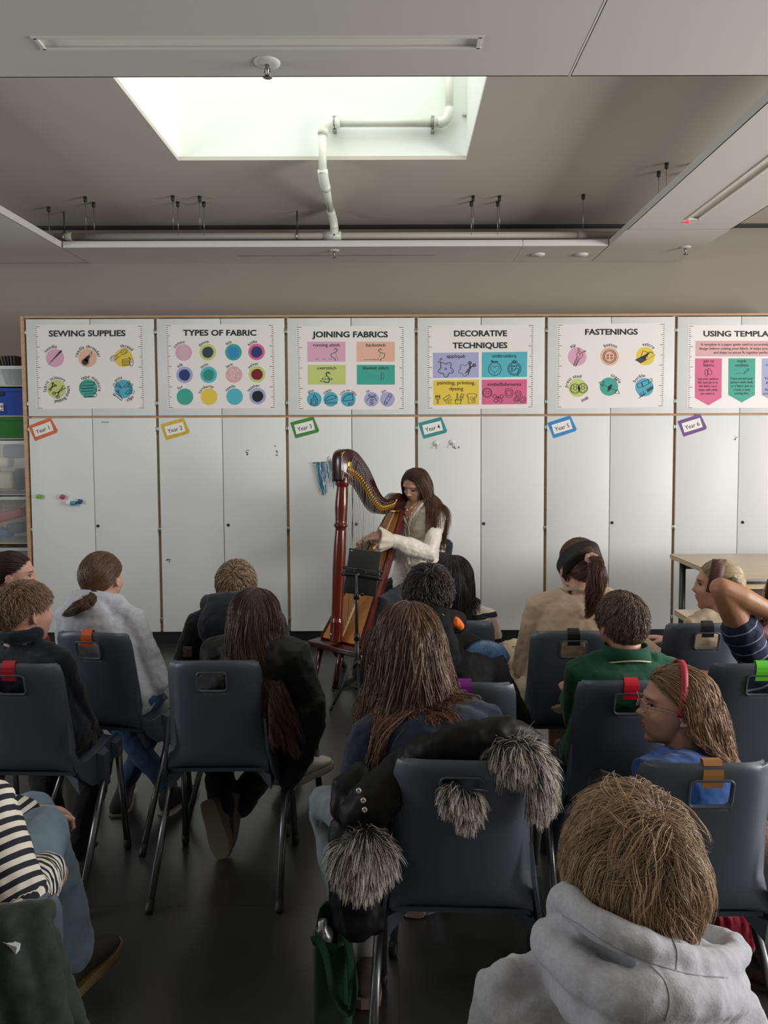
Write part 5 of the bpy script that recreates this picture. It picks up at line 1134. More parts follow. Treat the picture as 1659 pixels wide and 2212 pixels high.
def fur(name, anchors, m_attr, parent, n=1500, L=.06, width=.0008, spread=.9, droop=.5, seed=1, dark=.12, light=1.0, origin=None):
    """anchors: list of (point, outward normal, radius)"""
    rg = np.random.default_rng(seed); seg = 7; pts = np.zeros((n, seg, 3)); A_ = [(np.array(a), np.array(b) / np.linalg.norm(b), r) for a, b, r in anchors]
    for i in range(n):
        a, b, r = A_[rg.integers(len(A_))]; v = rg.normal(size=3); v /= np.linalg.norm(v); v = v if v @ b > -.25 else -v; p = a + v * r; d = v * spread + b * .4 + np.array([0, 0, -droop]) + rg.normal(size=3) * .25; l = L * (.55 + .6 * rg.random())
        for k in range(seg):
            pts[i, k] = p; d = d / np.linalg.norm(d); p = p + d * l / seg; d = d + np.array([0, 0, -droop * .35])
    ng = n // 12; g = rg.choice(n, ng, replace=False); gi = g[((pts[:, None, 0] - pts[g][None, :, 0]) ** 2).sum(2).argmin(1)]; t = np.linspace(0, 1, seg)[None, :, None] * .6; pts = pts * (1 - t) + (pts[gi] + (pts[:, :1] - pts[gi][:, :1]) * .4) * t
    Tn = np.gradient(pts, axis=1); Tn /= np.linalg.norm(Tn, axis=2, keepdims=True) + 1e-9; ref = rg.normal(size=(n, 1, 3)); A = np.cross(Tn, ref); A /= np.linalg.norm(A, axis=2, keepdims=True) + 1e-9; B = np.cross(Tn, A)
    tp = np.interp(np.linspace(0, 1, seg), [0, .3, 1], [1, 1, .2])[None, :, None] * width * (.7 + .6 * rg.random((n, 1, 1))); vs = np.stack([pts + (A * math.cos(a) + B * math.sin(a)) * tp for a in (0, 2.094, 4.189)], 2).reshape(-1, 3)
    if origin is not None: vs = vs - np.array(origin)
    base = (np.arange(n) * seg * 3)[:, None, None] + (np.arange(seg - 1) * 3)[None, :, None]; j = np.arange(3)[None, None]; j2 = (j + 1) % 3; F = np.stack([base + j, base + j2, base + 3 + j2, base + 3 + j], -1).reshape(-1, 4)
    me = bpy.data.meshes.new(name); me.vertices.add(len(vs)); me.vertices.foreach_set('co', vs.ravel()); nf = len(F); me.loops.add(nf * 4); me.loops.foreach_set('vertex_index', F.ravel().astype(np.int32)); me.polygons.add(nf)
    me.polygons.foreach_set('loop_start', np.arange(0, nf * 4, 4, dtype=np.int32)); me.polygons.foreach_set('use_smooth', np.ones(nf, dtype=bool)); me.update(calc_edges=True)
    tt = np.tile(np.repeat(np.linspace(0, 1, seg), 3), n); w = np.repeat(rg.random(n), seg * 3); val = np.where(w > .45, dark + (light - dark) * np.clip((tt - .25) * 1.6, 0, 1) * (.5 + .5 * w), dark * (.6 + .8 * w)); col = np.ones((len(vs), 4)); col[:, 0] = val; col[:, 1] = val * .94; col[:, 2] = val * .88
    ca = me.color_attributes.new('tint', 'FLOAT_COLOR', 'POINT'); ca.data.foreach_set('color', col.ravel().astype(np.float32)); me.materials.append(m_attr); return link(name, me, parent)
# ---------------- the seated figure
def knit(name, c, rough=.85, sc=420, st=.35, sheen=.15, var=(30, .05)): return mat(name, c, rough, spec=.25, bump=(sc, st, .0015), var=var, sheen=sheen)
class Person: pass
def person(label, head, H, hy=0, hp=0, hr=0, seat=None, by=0, sw=.30, s=1.0, skin=SK, top=None, top_name='jumper', legs=None, legs_name='trousers', shoes=('#2a2a2c', '#d8d5cf'), shoes_name='shoe',
           pel=None, sh=None, el=None, wr=None, kn=None, an=None, toe=None, sleeve=1.0, sl_r=(.046, .040, .034), vox=.0065, puff=1.0, hood=None, collar=None, face_on=False, closed=False, hands=None, group='seated audience', folds=((.05, .012), (.02, .004)), arm_r=1.0, torso_w=1.0, hem=0.0, neck=None, extra_top=None, leg_r=1.0, cat='person', stripe=None, belly=1.0, face_vox=None):
    o = Person(); o.C = Vector(P(*head)) if len(head) == 3 and not isinstance(head, Vector) else head; o.R = frame(hy, hp, hr); o.H = H
    B = frame(by); lat = B @ Vector((1, 0, 0)); fwd = B @ Vector((0, 1, 0)); o.lat, o.fwd = lat, fwd
    if pel is None: c = CHAIRS[seat]; a = -c.rotation_euler.z; pel = Vector((c.location.x, c.location.y, .53)) + Vector((math.sin(a), math.cos(a), 0)) * -.015
    pel = Vector(pel); o.root = thing('person', label, cat, (pel.x, pel.y, 0), group=group); rt = o.root; o.pel = pel
    nb = neck if neck is not None else o.C + o.R @ Vector((0, -.13 * H, -.36 * H)) * .65 + Vector((0, 0, -.20 * H)) - fwd * .012; nb = Vector(nb); o.nb = nb
    sh = dict(sh or {}); el = dict(el or {}); wr = dict(wr or {}); kn = dict(kn or {}); an = dict(an or {}); toe = dict(toe or {})
    for q, sg in (('L', -1), ('R', 1)):
        if q not in sh: sh[q] = nb + lat * sg * sw / 2 * .86 + Vector((0, 0, -.055 * s)) 
        if q not in el: el[q] = sh[q] + lat * sg * .045 + fwd * .05 * s + Vector((0, 0, -.215 * s))
        if q not in wr: wr[q] = Vector((pel.x, pel.y, pel.z + .10)) + lat * sg * .07 + fwd * .21 * s
        if q not in kn: kn[q] = pel + lat * sg * .10 + fwd * .36 * s + Vector((0, 0, .015))
        if q not in an: an[q] = Vector((kn[q].x, kn[q].y, .09)) + fwd * .03
        if q not in toe: toe[q] = fwd + lat * sg * .25
    o.sh, o.el, o.wr, o.kn, o.an = sh, el, wr, kn, an; hipj = {q: pel + lat * sg * .078 * s + Vector((0, 0, -.01)) for q, sg in (('L', -1), ('R', 1))}
    up = (nb - pel); shl = (sh['R'] - sh['L']).normalized(); hw_s = (sh['R'] - sh['L']).length / 2
    def torso(mb, g, k=1.0, top_t=1.0):
        rings = []
        for t, hw, hd, bz in ((-.20, .11, .085, 0), (-.14, .142 * s, .112 * s, 0), (.0, .150 * s, .118 * s, 0), (.18, .142 * s, .112 * s, -.01), (.40, .137 * s, .106 * s * belly, -.02), (.60, .145 * s, .108 * s, -.02), (.76, hw_s * .98, .102 * s, -.012), (.86, hw_s * .98, .088 * s, -.005), (.93, hw_s * .78, .07 * s, 0), (.985, hw_s * .45, .058 * s, .005), (1.03, .050 * s + .008, .050 * s, .008)):
            if t > top_t: continue
            c = pel + up * t + fwd * bz * 1.2 if t >= 0 else pel + Vector((0, 0, t * .45)); la = (lat * (1 - max(0, t)) + shl * max(0, t)).normalized(); upn = up.normalized(); de = upn.cross(la).normalized(); f_ = .0 if t > 1 else 1
            rings.append([c + la * (math.copysign(abs(math.cos(a)) ** .85, math.cos(a)) * (hw * torso_w * k + g)) + de * (math.copysign(abs(math.sin(a)) ** .9, math.sin(a)) * (hd * k + g)) for a in np.linspace(0, 2 * PI, 22, endpoint=False)])
        mb.loft(rings)
    # body: one continuous skin surface
    mb = MB(); add_head(mb, o.C, o.R, H); nt = o.C + o.R @ Vector((0, -.10 * H, -.22 * H)); mb.capsule([nt, nt.lerp(nb, .55), nb + Vector((0, 0, -.03))], [.235 * H, .235 * H, .24 * H], 16)
    torso(mb, -.012, .9); hd = hands or {}
    for q, sg in (('L', -1), ('R', 1)):
        mb.capsule([sh[q], sh[q].lerp(el[q], .5), el[q]], [.031 * s * arm_r, .035 * s * arm_r, .029 * s * arm_r], 14); mb.capsule([el[q], el[q].lerp(wr[q], .3), wr[q]], [.029 * s * arm_r, .032 * s * arm_r, .0195 * s * arm_r], 14)
        d = (wr[q] - el[q]).normalized(); hk = hd.get(q, {}); add_hand(mb, wr[q] + d * .006, hk.get('f', d + Vector((0, 0, -.15))), hk.get('p', Vector((0, 0, -1)) - lat * sg * .3), hk.get('side', sg), s * hk.get('s', .92), hk.get('curl', (28, 30, 22)), thumb=hk.get('thumb'))
        mb.capsule([hipj[q], kn[q], kn[q].lerp(an[q], .4), an[q]], [.055 * s * min(1, leg_r), .040 * s * min(1, leg_r), .038 * s * min(1, leg_r), .028 * s], 12); t_ = Vector(toe[q]).normalized(); dz = 0 if abs(t_.z) > .5 else 1; mb.capsule([an[q] - t_ * .02 + Vector((0, 0, -.035 * dz)), an[q] + t_ * (.08 * s if dz else .03) + Vector((0, 0, -.05 * dz))], [.022 * s, .015 * s], 10)
    bo = put('body', skin_mesh(mb, 'body', face_vox or vox, 2), skin, rt); local(bo, rt)
    if face_on: o.face = True; before = set(rt.children); face(o.C, o.R, H, rt, closed); [local(c, rt) for c in rt.children if c not in before and c is not bo]
    # top
    if top is not None:
        mb = MB(); torso(mb, .006 * puff, 1.0 if puff < 1.5 else 1.06)
        for q, sg in (('L', -1), ('R', 1)):
            a0 = nb.lerp(sh[q], .55); d = (el[q] - sh[q]); e2 = el[q]; r0, r1, r2 = [x * s for x in sl_r]
            if sleeve < .6: mb.capsule([a0, sh[q], sh[q] + d * sleeve], [r0 * .9, r0 * 1.05, r1 * 1.12], 14)
            else:
                w2 = e2.lerp(wr[q], min(1, (sleeve - .5) * 2) * .97); mb.capsule([a0, sh[q], sh[q].lerp(e2, .5), e2, e2.lerp(w2, .5), w2.lerp(e2, .08), w2], [r0 * .9, r0 * 1.04, r0 * .98, r1 * 1.05, r1, r2 * 1.12, r2 * .95], 14)
        if collar: 
            pts = [nb + Vector((0, 0, .012 + collar[1])) + (fwd * math.sin(a) * .055 + lat * math.cos(a) * .055) * s for a in np.linspace(0, 2 * PI, 20)]; mb.tube(pts, collar[0], 8, caps=False)
        if hood:
            hs = hood.get('s', 1.0); bk = -fwd; zc_ = hood.get('z', .0)
            pts = [nb + lat * (math.sin(a) * .092 * hs) + bk * (math.cos(a) * (.085 if abs(a) < 1.6 else .075) * hs) + Vector((0, 0, .01 + zc_ + .022 * math.cos(a) - .03 * max(0, abs(a) - 1.5))) for a in np.linspace(-2.6, 2.6, 25)]
            mb.capsule(pts, [(.030 + .012 * max(0, math.cos(a))) * hs for a in np.linspace(-2.6, 2.6, 25)], 12)
            RB = Matrix((lat, fwd, Vector((0, 0, 1)))).transposed(); mb.ell(nb + bk * .100 * hs + Vector((0, 0, -.045 * hs + zc_)), (.115 * hs, .058 * hs, .105 * hs), RB)
        if extra_top: extra_top(mb, o)
        me = skin_mesh(mb, top_name, vox, 3, folds)
        if stripe: stripe_attr(me, lambda co: stripe(co, o))
        o.top = put(top_name, me, top, rt); local(o.top, rt)
    if legs is not None:
        mb = MB(); k = leg_r
        rings = []
        RB = Matrix((lat, fwd, Vector((0, 0, 1)))).transposed(); mb.ell(pel + Vector((0, 0, -.03)), (.158 * s, .128 * s, .078 * s), RB)
        for q in 'LR':
            mb.capsule([hipj[q], hipj[q].lerp(kn[q], .5), kn[q], kn[q].lerp(an[q], .3), kn[q].lerp(an[q], .94)], [.076 * s * k, .070 * s * k, .058 * s * k, .056 * s * k, .050 * s * k], 14)
        ob = put(legs_name, skin_mesh(mb, legs_name, vox, 3, ((.06, .014), (.025, .005))), legs, rt); local(ob, rt)
    if shoes:
        for q in 'LR':
            u_, so = shoe_mb(an[q], toe[q], Vector((0, 0, 1)) if 'up' + q not in toe else toe['up' + q], s); a = u_.build(shoes_name, mat('shoe_' + shoes[0].strip('#'), shoes[0], .6, bump=(300, .2)), rt); b = so.build('sole', mat('sole_' + shoes[1].strip('#'), shoes[1], .6), a); local(a, rt)
    o.coll = [(nb + Vector((0, 0, -.02)), .062 * s), (nb - fwd * .02 + Vector((0, 0, -.10)), .105 * s), (sh['L'], .058 * s * (1.15 if puff > 1.5 else 1)), (sh['R'], .058 * s * (1.15 if puff > 1.5 else 1)), (nb.lerp(sh['L'], .5) + Vector((0, 0, -.012)), .06 * s), (nb.lerp(sh['R'], .5) + Vector((0, 0, -.012)), .06 * s), (pel.lerp(nb, .55), .125 * s), (pel.lerp(nb, .35), .125 * s), (pel.lerp(nb, .7) + shl * .06, .10 * s), (pel.lerp(nb, .7) - shl * .06, .10 * s)]
    return o
def head_hair(o, color, name='hair', **kw):
    h = hair(name, o.C, o.R, o.H, color, o.root, coll=kw.pop('coll', o.coll), **kw); local(h, o.root); return h
def on_head(o, x, y, z): return o.C + o.R @ (Vector((x, y, z)) * o.H)
def add_to(o, ob): ob.parent = o.root; local(ob, o.root); return ob
def headband(o, m, tilt=20, wd=.10, k=1.06, arc=(-100, 100), name='headband', y0=-.06, th=.012):
    """a band over the head from ear to ear; tilt leans it back"""
    mb = MB(); rings = []; c = Vector((0, -.06, .10)); A = (.335 * k, .415 * k, .395 * k); ta = math.radians(tilt)
    for a in np.radians(np.linspace(arc[0], arc[1], 36)):
        rr = []
        for e, g in ((-.5, 1.0), (.5, 1.0), (.5, 1.0 + th * 3), (-.5, 1.0 + th * 3)):
            yy = y0 + e * wd; u = Vector((math.sin(a), 0, math.cos(a))); sc = math.sqrt(max(.05, 1 - ((yy + .0) / A[1]) ** 2)); v = Vector((u.x * A[0] * sc, yy, u.z * A[2] * sc)) * g
            v = Matrix.Rotation(ta, 3, 'X') @ v; rr.append(on_head(o, *(c + v)))
        rings.append(rr)
    mb.loft(rings, smooth=True); return add_to(o, mb.build(name, m, o.root))

def chair_clamp(key, margin=.006):
    """keeps strands in front of that chair's back"""
    c = CHAIRS[key]; a = -c.rotation_euler.z; ca, sa = math.cos(a), math.sin(a); ox, oy = c.location.x, c.location.y
    def f(W, rg):
        dx, dy = W[..., 0] - ox, W[..., 1] - oy; lx = dx * ca - dy * sa; ly = dx * sa + dy * ca; ym = np.interp(W[..., 2], [.42, .48, .63, .80, .83], [-.10, -.130, -.155, -.175, -.185]) + margin + rg.random(W.shape[:1])[:, None] * .02
        bad = (np.abs(lx) < .175) & (W[..., 2] < .83) & (ly < ym); d = np.where(bad, ym - ly, 0); W = W.copy(); W[..., 0] += d * sa; W[..., 1] += d * ca; return W
    return f
def CH(key, x, y, z):
    c = CHAIRS[key]; a = -c.rotation_euler.z; return Vector((c.location.x + x * math.cos(a) + y * math.sin(a), c.location.y - x * math.sin(a) + y * math.cos(a), z))
# ------------------------------------------------------------------ the harpist
M_blouse = mat('cream_blouse', '#ddd4c8', .42, sheen=.2, bump=(40, .10, .002)); M_lace = mat('cream_lace', '#d6cab8', .8, bump=(260, .9, .004)); M_jeansdk = knit('dark_denim', '#23282e', .9)
def vneck(mb, o): pass
f_ = Vector((-.72, -.69, 0)); lt_ = Vector((.69, -.72, 0))
hp_ = dict(pel=(.11, 4.93, .53), sh={'L': P(946, 1119, 4.80), 'R': P(868, 1118, 4.98)}, el={'L': P(926, 1196, 4.66), 'R': P(842, 1196, 5.0)}, wr={'L': P(836, 1163, 4.60), 'R': P(802, 1176, 4.80)},
  kn={'L': P(826, 1306, 4.50), 'R': P(806, 1292, 4.93)}, an={'L': P(776, 1462, 4.46), 'R': P(800, 1420, 4.95)}, toe={'L': Vector((-.9, -.4, 0)), 'R': Vector((-.9, -.3, 0))})
hp = person('young woman in a cream blouse playing the harp, long brown hair, head bowed', (897, 1049, 4.82), .222, hy=-140, hp=-26, hr=-6, by=-136, sw=.36, s=1.06, top=M_blouse, top_name='blouse', legs=M_jeansdk, shoes=('#121214', '#1c1c1e'), vox=.0055, face_vox=.0034,
  face_on=True, closed=True, group='performer', sl_r=(.050, .058, .036), hands={'L': dict(f=Vector((-.95, -.05, .18)), p=Vector((-.2, .55, -.8)), s=1.0, side=1, curl=((18, 30, 22), (26, 34, 24), (32, 38, 26), (40, 40, 28)), thumb=(.85, .3, .1)), 'R': dict(f=Vector((-.5, -.6, .5)), p=Vector((.3, -.7, -.5)), s=.95, side=-1, curl=(30, 35, 25))}, folds=((.07, .014), (.035, .004)), belly=.95, **hp_)
# lace cuffs, collar, ties, necklace, earring, waistband
def cuff(w, d, r0, r1, L):
    d = d.normalized(); u = d.orthogonal().normalized(); b = d.cross(u); rings = []
    for t in np.linspace(0, 1, 7):
        rr = []
        for a in np.linspace(0, 2 * PI, 40, endpoint=False):
            r = (r0 + (r1 - r0) * t ** .8) * (1 + .11 * t * math.sin(a * 9) + .05 * t * math.sin(a * 5)); rr.append(w + d * (L * t + .006 * t * math.sin(a * 4)) + (u * math.cos(a) + b * math.sin(a)) * r)
        rings.append(rr)
    mb = MB(); mb.loft(rings, caps=False); me = bake(mb.mesh('lace_cuff'), [('SOLIDIFY', dict(thickness=.002))]); me.materials.append(M_lace); return link('lace_cuff', me, hp.root)
for q in 'LR':
    d = (hp.wr[q] - hp.el[q]).normalized(); local(cuff(hp.wr[q] - d * .045, d + (Vector((0, 0, -.25)) if q == 'L' else Vector((0, 0, -.5))), .036, .080, .10), hp.root)
nbh = hp.nb; fw = hp.fwd; la = hp.lat; ch = nbh + fw * .098 + Vector((0, 0, -.17))
for s in (-1, 1):
    pts = [nbh + la * s * .052 - fw * .04 + Vector((0, 0, .012)), nbh + la * s * .070 + fw * .02 + Vector((0, 0, .006)), nbh + la * s * .066 + fw * .082 + Vector((0, 0, -.045)), nbh + la * s * .035 + fw * .112 + Vector((0, 0, -.105)), ch + fw * .014]
    cv = bez(pts, 22); mb = MB(); rings = []
    for i, p in enumerate(cv):
        o_ = la * s * (.030 * math.sin(min(1, i / 8) * PI / 2) * (1 - i / 30) + .004 * math.sin(i * 2.1)); rings.append([p, p + o_ + fw * .006 + Vector((0, 0, -.012)), p + o_ + fw * .009 + Vector((0, 0, -.010)), p + Vector((0, 0, .004)) + fw * .006])
    add_to(hp, mb.loft(rings).build('lace_collar', M_lace, hp.root))
# bare V of skin seen inside the collar
V_ = [nbh + la * s * x + fw * y + Vector((0, 0, z)) for s, x, y, z in ((-1, .05, .052, -.012), (-1, .040, .102, -.075), (1, 0, .116, -.155), (1, .040, .102, -.075), (1, .05, .052, -.012), (1, 0, .066, -.005))]
mbv = MB(); cV = sum(V_, Vector()) / 6 + fw * .012; mbv.add(V_ + [cV], [(i, (i + 1) % 6, 6) for i in range(6)], 0, True); vme = bake(mbv.mesh('chest_skin'), [('SUBSURF', dict(levels=2)), ('SOLIDIFY', dict(thickness=.004))]); vme.materials.append(SK); add_to(hp, link('neckline', vme, hp.root))
for s, ln in ((-1, .10), (1, .085)):
    add_to(hp, MB().tube(bez([ch + fw * .02, ch + fw * .026 + la * s * .018 + Vector((0, 0, -.03)), ch + fw * .02 + la * s * .012 + Vector((0, 0, -ln))], 10), .0025, 6).build('tie_cord', M_lace, hp.root))
    add_to(hp, MB().tube([ch + fw * .022 + la * s * (.014 + .012 * math.sin(a)) + Vector((0, 0, .012 * math.cos(a))) for a in np.linspace(0, 6.28, 14)], .0024, 6).build('tie_bow', M_lace, hp.root))
add_to(hp, MB().tube(bez([ch + fw * .012 + Vector((0, 0, -.11)), ch + fw * .02 + Vector((0, 0, -.18)) + la * .005, ch + fw * .014 + Vector((0, 0, -.26)) - la * .006], 12), (.012), 8, flat=.3).build('lace_trim', M_lace, hp.root))
for k_, dz in ((0, -.035), (1, -.062)):
    nk_ = bez([nbh + la * -.058 + fw * .02 + Vector((0, 0, .01)), nbh + la * -.035 + fw * .098 + Vector((0, 0, dz * 1.2)), nbh + fw * .122 + Vector((0, 0, dz * 1.9)), nbh + la * .035 + fw * .098 + Vector((0, 0, dz * 1.2)), nbh + la * .058 + fw * .02 + Vector((0, 0, .01))], 26)
    nc = add_to(hp, MB().tube(nk_, .0012, 6).build('necklace', M_brass, hp.root)); pl = MB()
    for i in (8, 13, 18): MB().ell(nk_[i] + Vector((0, 0, -.006)), (.0052,) * 3, n=10, m=8).build('pearl', mat('pearl', '#e8ddd0', .2), nc)
add_to(hp, MB().tube([on_head(hp, -.40, -.05, -.15), on_head(hp, -.405, -.05, -.23)], .003, 8).build('earring', M_steel, hp.root))
RBh = Matrix((la, fw, Vector((0, 0, 1)))).transposed()
head_hair(hp, '#50382c', L=.56, n=4200, seg=22, width=.0011, part=.04, lift=.03, messy=.06, clump=.65, wave=.008, wfreq=1.6, streak=.22, grav=.5, backbias=.75, seed=3, tint2=(1.55, 1.25, 1.0), coll=[(c_, r_ + .018) for c_, r_ in hp.coll] + [(hp.C + hp.R @ Vector((0, .30 * .222, -.2 * .222)), .05)])

# ------------------------------------------------------------------ the audience
M_grey = knit('grey_marl', '#b0b1b8', .9, 300, .4, .2, (160, .10)); M_navyk = knit('navy_jersey', '#151a26', .85); M_blackc = knit('black_shell', '#0e0f11', .6, 120, .3, .05); M_denim = knit('blue_denim', '#35506f', .9, 500, .5, .1, (14, .18)); M_denl = knit('light_denim', '#6f8494', .9, 500, .5, .1, (14, .15))
M_black = knit('black_cloth', '#0d0e11', .85); M_beige = knit('beige_knit', '#b39b82', .9, 380, .4); M_cream = knit('cream_knit', '#c2ae95', .9, 380, .4); M_green = knit('green_pique', '#0f4a34', .88, 700, .5); M_blue = knit('blue_knit', '#123f7d', .9, 420, .45); M_tee = knit('navy_tee', '#1a2233', .88); M_red = knit('red_knit', '#9c1630', .85); M_pinkc = knit('pink_cotton', '#c98a95', .85); M_olive = knit('dark_green_coat', '#202b22', .7, 140, .4)
chair('Q', 'dark chair mostly hidden at the left edge, dark-haired child in red on it', -1.74, 3.10, 20)
# girl at the far left, dark hair drawn back, red top
p2 = person('child in red with dark hair pulled back, face turned right, at the left edge', (30, 1246, 3.14), .215, hy=68, hp=-2, seat='Q', by=25, sw=.29, s=.92, top=M_red, top_name='red_jumper', legs=M_black, face_on=True)
head_hair(p2, '#2c2019', style='tied', n=2200, tie=(-.1, -.85, .05), tail=[on_head(p2, -.05, -.5, .1), on_head(p2, -.08, -.62, -.1), on_head(p2, -.1, -.6, -.5), on_head(p2, -.1, -.5, -.9)], L=.3, seg=18, width=.0014, lift=.05, clump=.4, streak=.18, seed=5)
# boy in navy
p3 = person('boy with short light brown hair in a dark navy top, on the red-taped chair', (58, 1325, 2.50), .215, hy=33, hp=-2, seat='L', by=8, sw=.33, s=1.0, top=M_navyk, top_name='navy_top', legs=M_black, collar=(.022, .018), shoes=('#141416', '#2a2a2c'), el={'R': P(178, 1560, 2.52), 'L': P(-60, 1560, 2.6)}, wr={'R': P(205, 1600, 2.76), 'L': P(90, 1600, 2.8)}, kn={'R': P(215, 1640, 2.78), 'L': P(90, 1640, 2.85)}, an={'R': P(165, 1830, 2.62), 'L': P(120, 1820, 2.75)})
head_hair(p3, '#8a6f58', style='short', n=5200, L=.032, seg=7, width=.0010, lift=.10, messy=.12, clump=.4, streak=.22, crown=(.1, -.45, .88), seed=6, nape=.25, vol=1.0, ears=1)
# girl, low ponytail, grey hoodie
p4 = person('child with a low brown ponytail, pale grey hoodie and jeans, on the orange-taped chair', (223, 1250, 2.90), .214, hy=14, seat='D', by=12, sw=.31, s=.97, top=M_grey, top_name='grey_hoodie', legs=M_denim, legs_name='jeans', hood=dict(s=.95, z=.0), shoes=('#2a2726', '#b9b3a8'), sl_r=(.055, .052, .040), el={'R': P(340, 1470, 2.86)}, wr={'R': P(318, 1498, 3.02)}, kn={'R': P(352, 1530, 3.08), 'L': P(240, 1545, 3.1)}, an={'R': P(272, 1690, 3.04), 'L': P(372, 1708, 2.95)}, toe={'R': Vector((.05, -.4, 0)), 'L': Vector((.3, 1, 0))}, leg_r=.86)
head_hair(p4, '#5a402f', style='tied', n=3200, tie=(-.1, -.83, -.55), tail=[P(203, 1284, 2.80), P(196, 1296, 2.74), P(172, 1310, 2.70), P(136, 1330, 2.72)], tail_r=(.012, .026, .024, .010), seg=18, width=.0012, lift=.07, clump=.55, streak=.36, seed=7, wave=.003)
add_to(p4, MB().tube([P(203, 1284, 2.79) + Vector((math.cos(a) * .016, -.004, math.sin(a) * .013)) for a in np.linspace(0, 6.28, 14)], .005, 8).build('hair_tie', M_black, p4.root))
# fair boy, navy hooded coat
p5 = person('fair-haired boy in a dark navy hooded coat with a square badge, mostly hidden', (511, 1268, 2.98), .212, hy=-4, seat='B', by=-4, sw=.32, s=.98, top=knit('navy_coat', '#10151f', .7, 140, .3), top_name='coat', legs=M_black, hood=dict(s=1.15, z=.02), puff=1.6, sl_r=(.066, .062, .05), shoes=('#b9b2a6', '#8e8880'), el={'L': P(398, 1440, 2.95)}, an={'R': P(655, 1640, 3.02), 'L': P(610, 1640, 3.1)}, toe={'R': Vector((.6, .8, 0)), 'L': Vector((.2, 1, 0))}, kn={'R': P(640, 1530, 3.1)})
head_hair(p5, '#8f7860', style='short', ears=1, n=3200, L=.06, seg=9, width=.0013, lift=.10, messy=.3, clump=.6, streak=.28, crown=(.15, -.6, .78), seed=8)
add_to(p5, MB().rbox(P(405, 1408, 2.86), (.035, .004, .042), .002).build('badge', mat('badge_print', '#5b5344', .6, var=(120, .5)), p5.root))
# long dark hair, black coat, leaning to the right
def coat6(mb, o):
    a = o.el['R']; mb.capsule([a + Vector((.01, 0, .0)), P(656, 1560, 2.47), P(636, 1640, 2.48), P(622, 1680, 2.5)], [.07, .075, .06, .04], 14)
    mb.capsule([o.nb + Vector((.03, -.06, -.05)), P(605, 1500, 2.50), P(605, 1600, 2.50)], [.08, .09, .07], 14)
p6 = person('child with very long dark brown hair, black coat, one shoe tucked under the chair', (551, 1337, 2.50), .214, hy=6, hr=7, hp=-8, seat='A', by=5, sw=.34, s=1.02, top=M_blackc, top_name='black_coat', legs=M_black, puff=1.7, sl_r=(.075, .078, .06), hood=dict(s=1.0, z=-.01), extra_top=coat6, shoes=None, sh={'R': P(626, 1420, 2.46), 'L': P(478, 1415, 2.5)}, el={'R': P(655, 1530, 2.48), 'L': P(470, 1500, 2.6)}, wr={'R': P(612, 1410, 2.60), 'L': P(500, 1560, 2.7)}, hands={'R': dict(f=Vector((-.3, .1, 1)), p=Vector((-1, 0, .2)), side=-1)}, kn={'L': P(470, 1650, 2.82), 'R': P(575, 1650, 2.82)}, an={'L': P(484, 1748, 2.63), 'R': P(514, 1742, 2.70)}, toe={'L': Vector((.35, -.30, -.88)), 'R': Vector((-.05, -.35, -.9))}, neck=P(560, 1402, 2.50))
for q, lbl in (('L', None), ('R', None)):
    t = Vector((.35, -.30, -.88)) if q == 'L' else Vector((-.05, -.35, -.9)); ank = P(480, 1752, 2.63) if q == 'L' else P(512, 1745, 2.70)
    u_, so = shoe_mb(ank, t, Vector((.30, .85, -.2)), .86); a = u_.build('shoe', mat('shoe_taupe', '#544d42', .7, bump=(200, .3)), p6.root); so.build('sole', mat('sole_taupe', '#5e5444', .65), a); local(a, p6.root)
head_hair(p6, '#48342c', L=.44, clamp=chair_clamp('A'), gdir=(.34, -.18, 0), n=6000, seg=24, width=.0012, part=.05, lift=.03, messy=.10, clump=.72, wave=.016, wfreq=2.2, streak=.28, grav=.45, flare=.10, seed=9, tint2=(1.5, 1.25, 1.1), coll=p6.coll + [(P(612, 1490, 2.52), .10)])
# boy dark hair, black coat, backpack, neck warmer
p8 = person('boy with short dark hair, black coat and blue rucksack straps, on the purple-taped chair', (928, 1291, 2.34), .205, hy=16, hp=-4, seat='U', by=14, sw=.34, s=1.0, top=knit('black_anorak', '#08080a', .8, 150, .3, .0), top_name='black_coat', legs=M_black, puff=1.6, sl_r=(.062, .062, .048), hood=dict(s=1.05, z=.015), sh={'R': P(1050, 1432, 2.32)}, el={'R': P(1106, 1560, 2.36)})
head_hair(p8, '#3d322c', style='short', ears=1, n=3800, L=.055, seg=9, width=.0011, lift=.14, messy=.25, clump=.6, streak=.25, crown=(.1, -.35, .9), seed=10)
# black bob, striped cream jumper
M_bobj = striped('striped_cream_jumper', '#d9d2c4', '#16171f', 9.0, .16)
def s9(co, o): return (co[:, 2] * 1.0)
p9 = person('child with a sleek black bob and cream jumper with thin dark stripes', (979, 1256, 3.02), .214, hy=6, seat='V', by=-2, sw=.33, s=.96, top=M_bobj, top_name='striped_jumper', legs=M_black, stripe=s9, collar=(.013, .02))
head_hair(p9, '#211b1d', L=.20, n=3400, seg=14, width=.0013, part=.02, lift=.04, messy=.05, clump=.55, wave=.001, streak=.18, grav=.5, seed=11, lenvar=.12, vol=1.04)
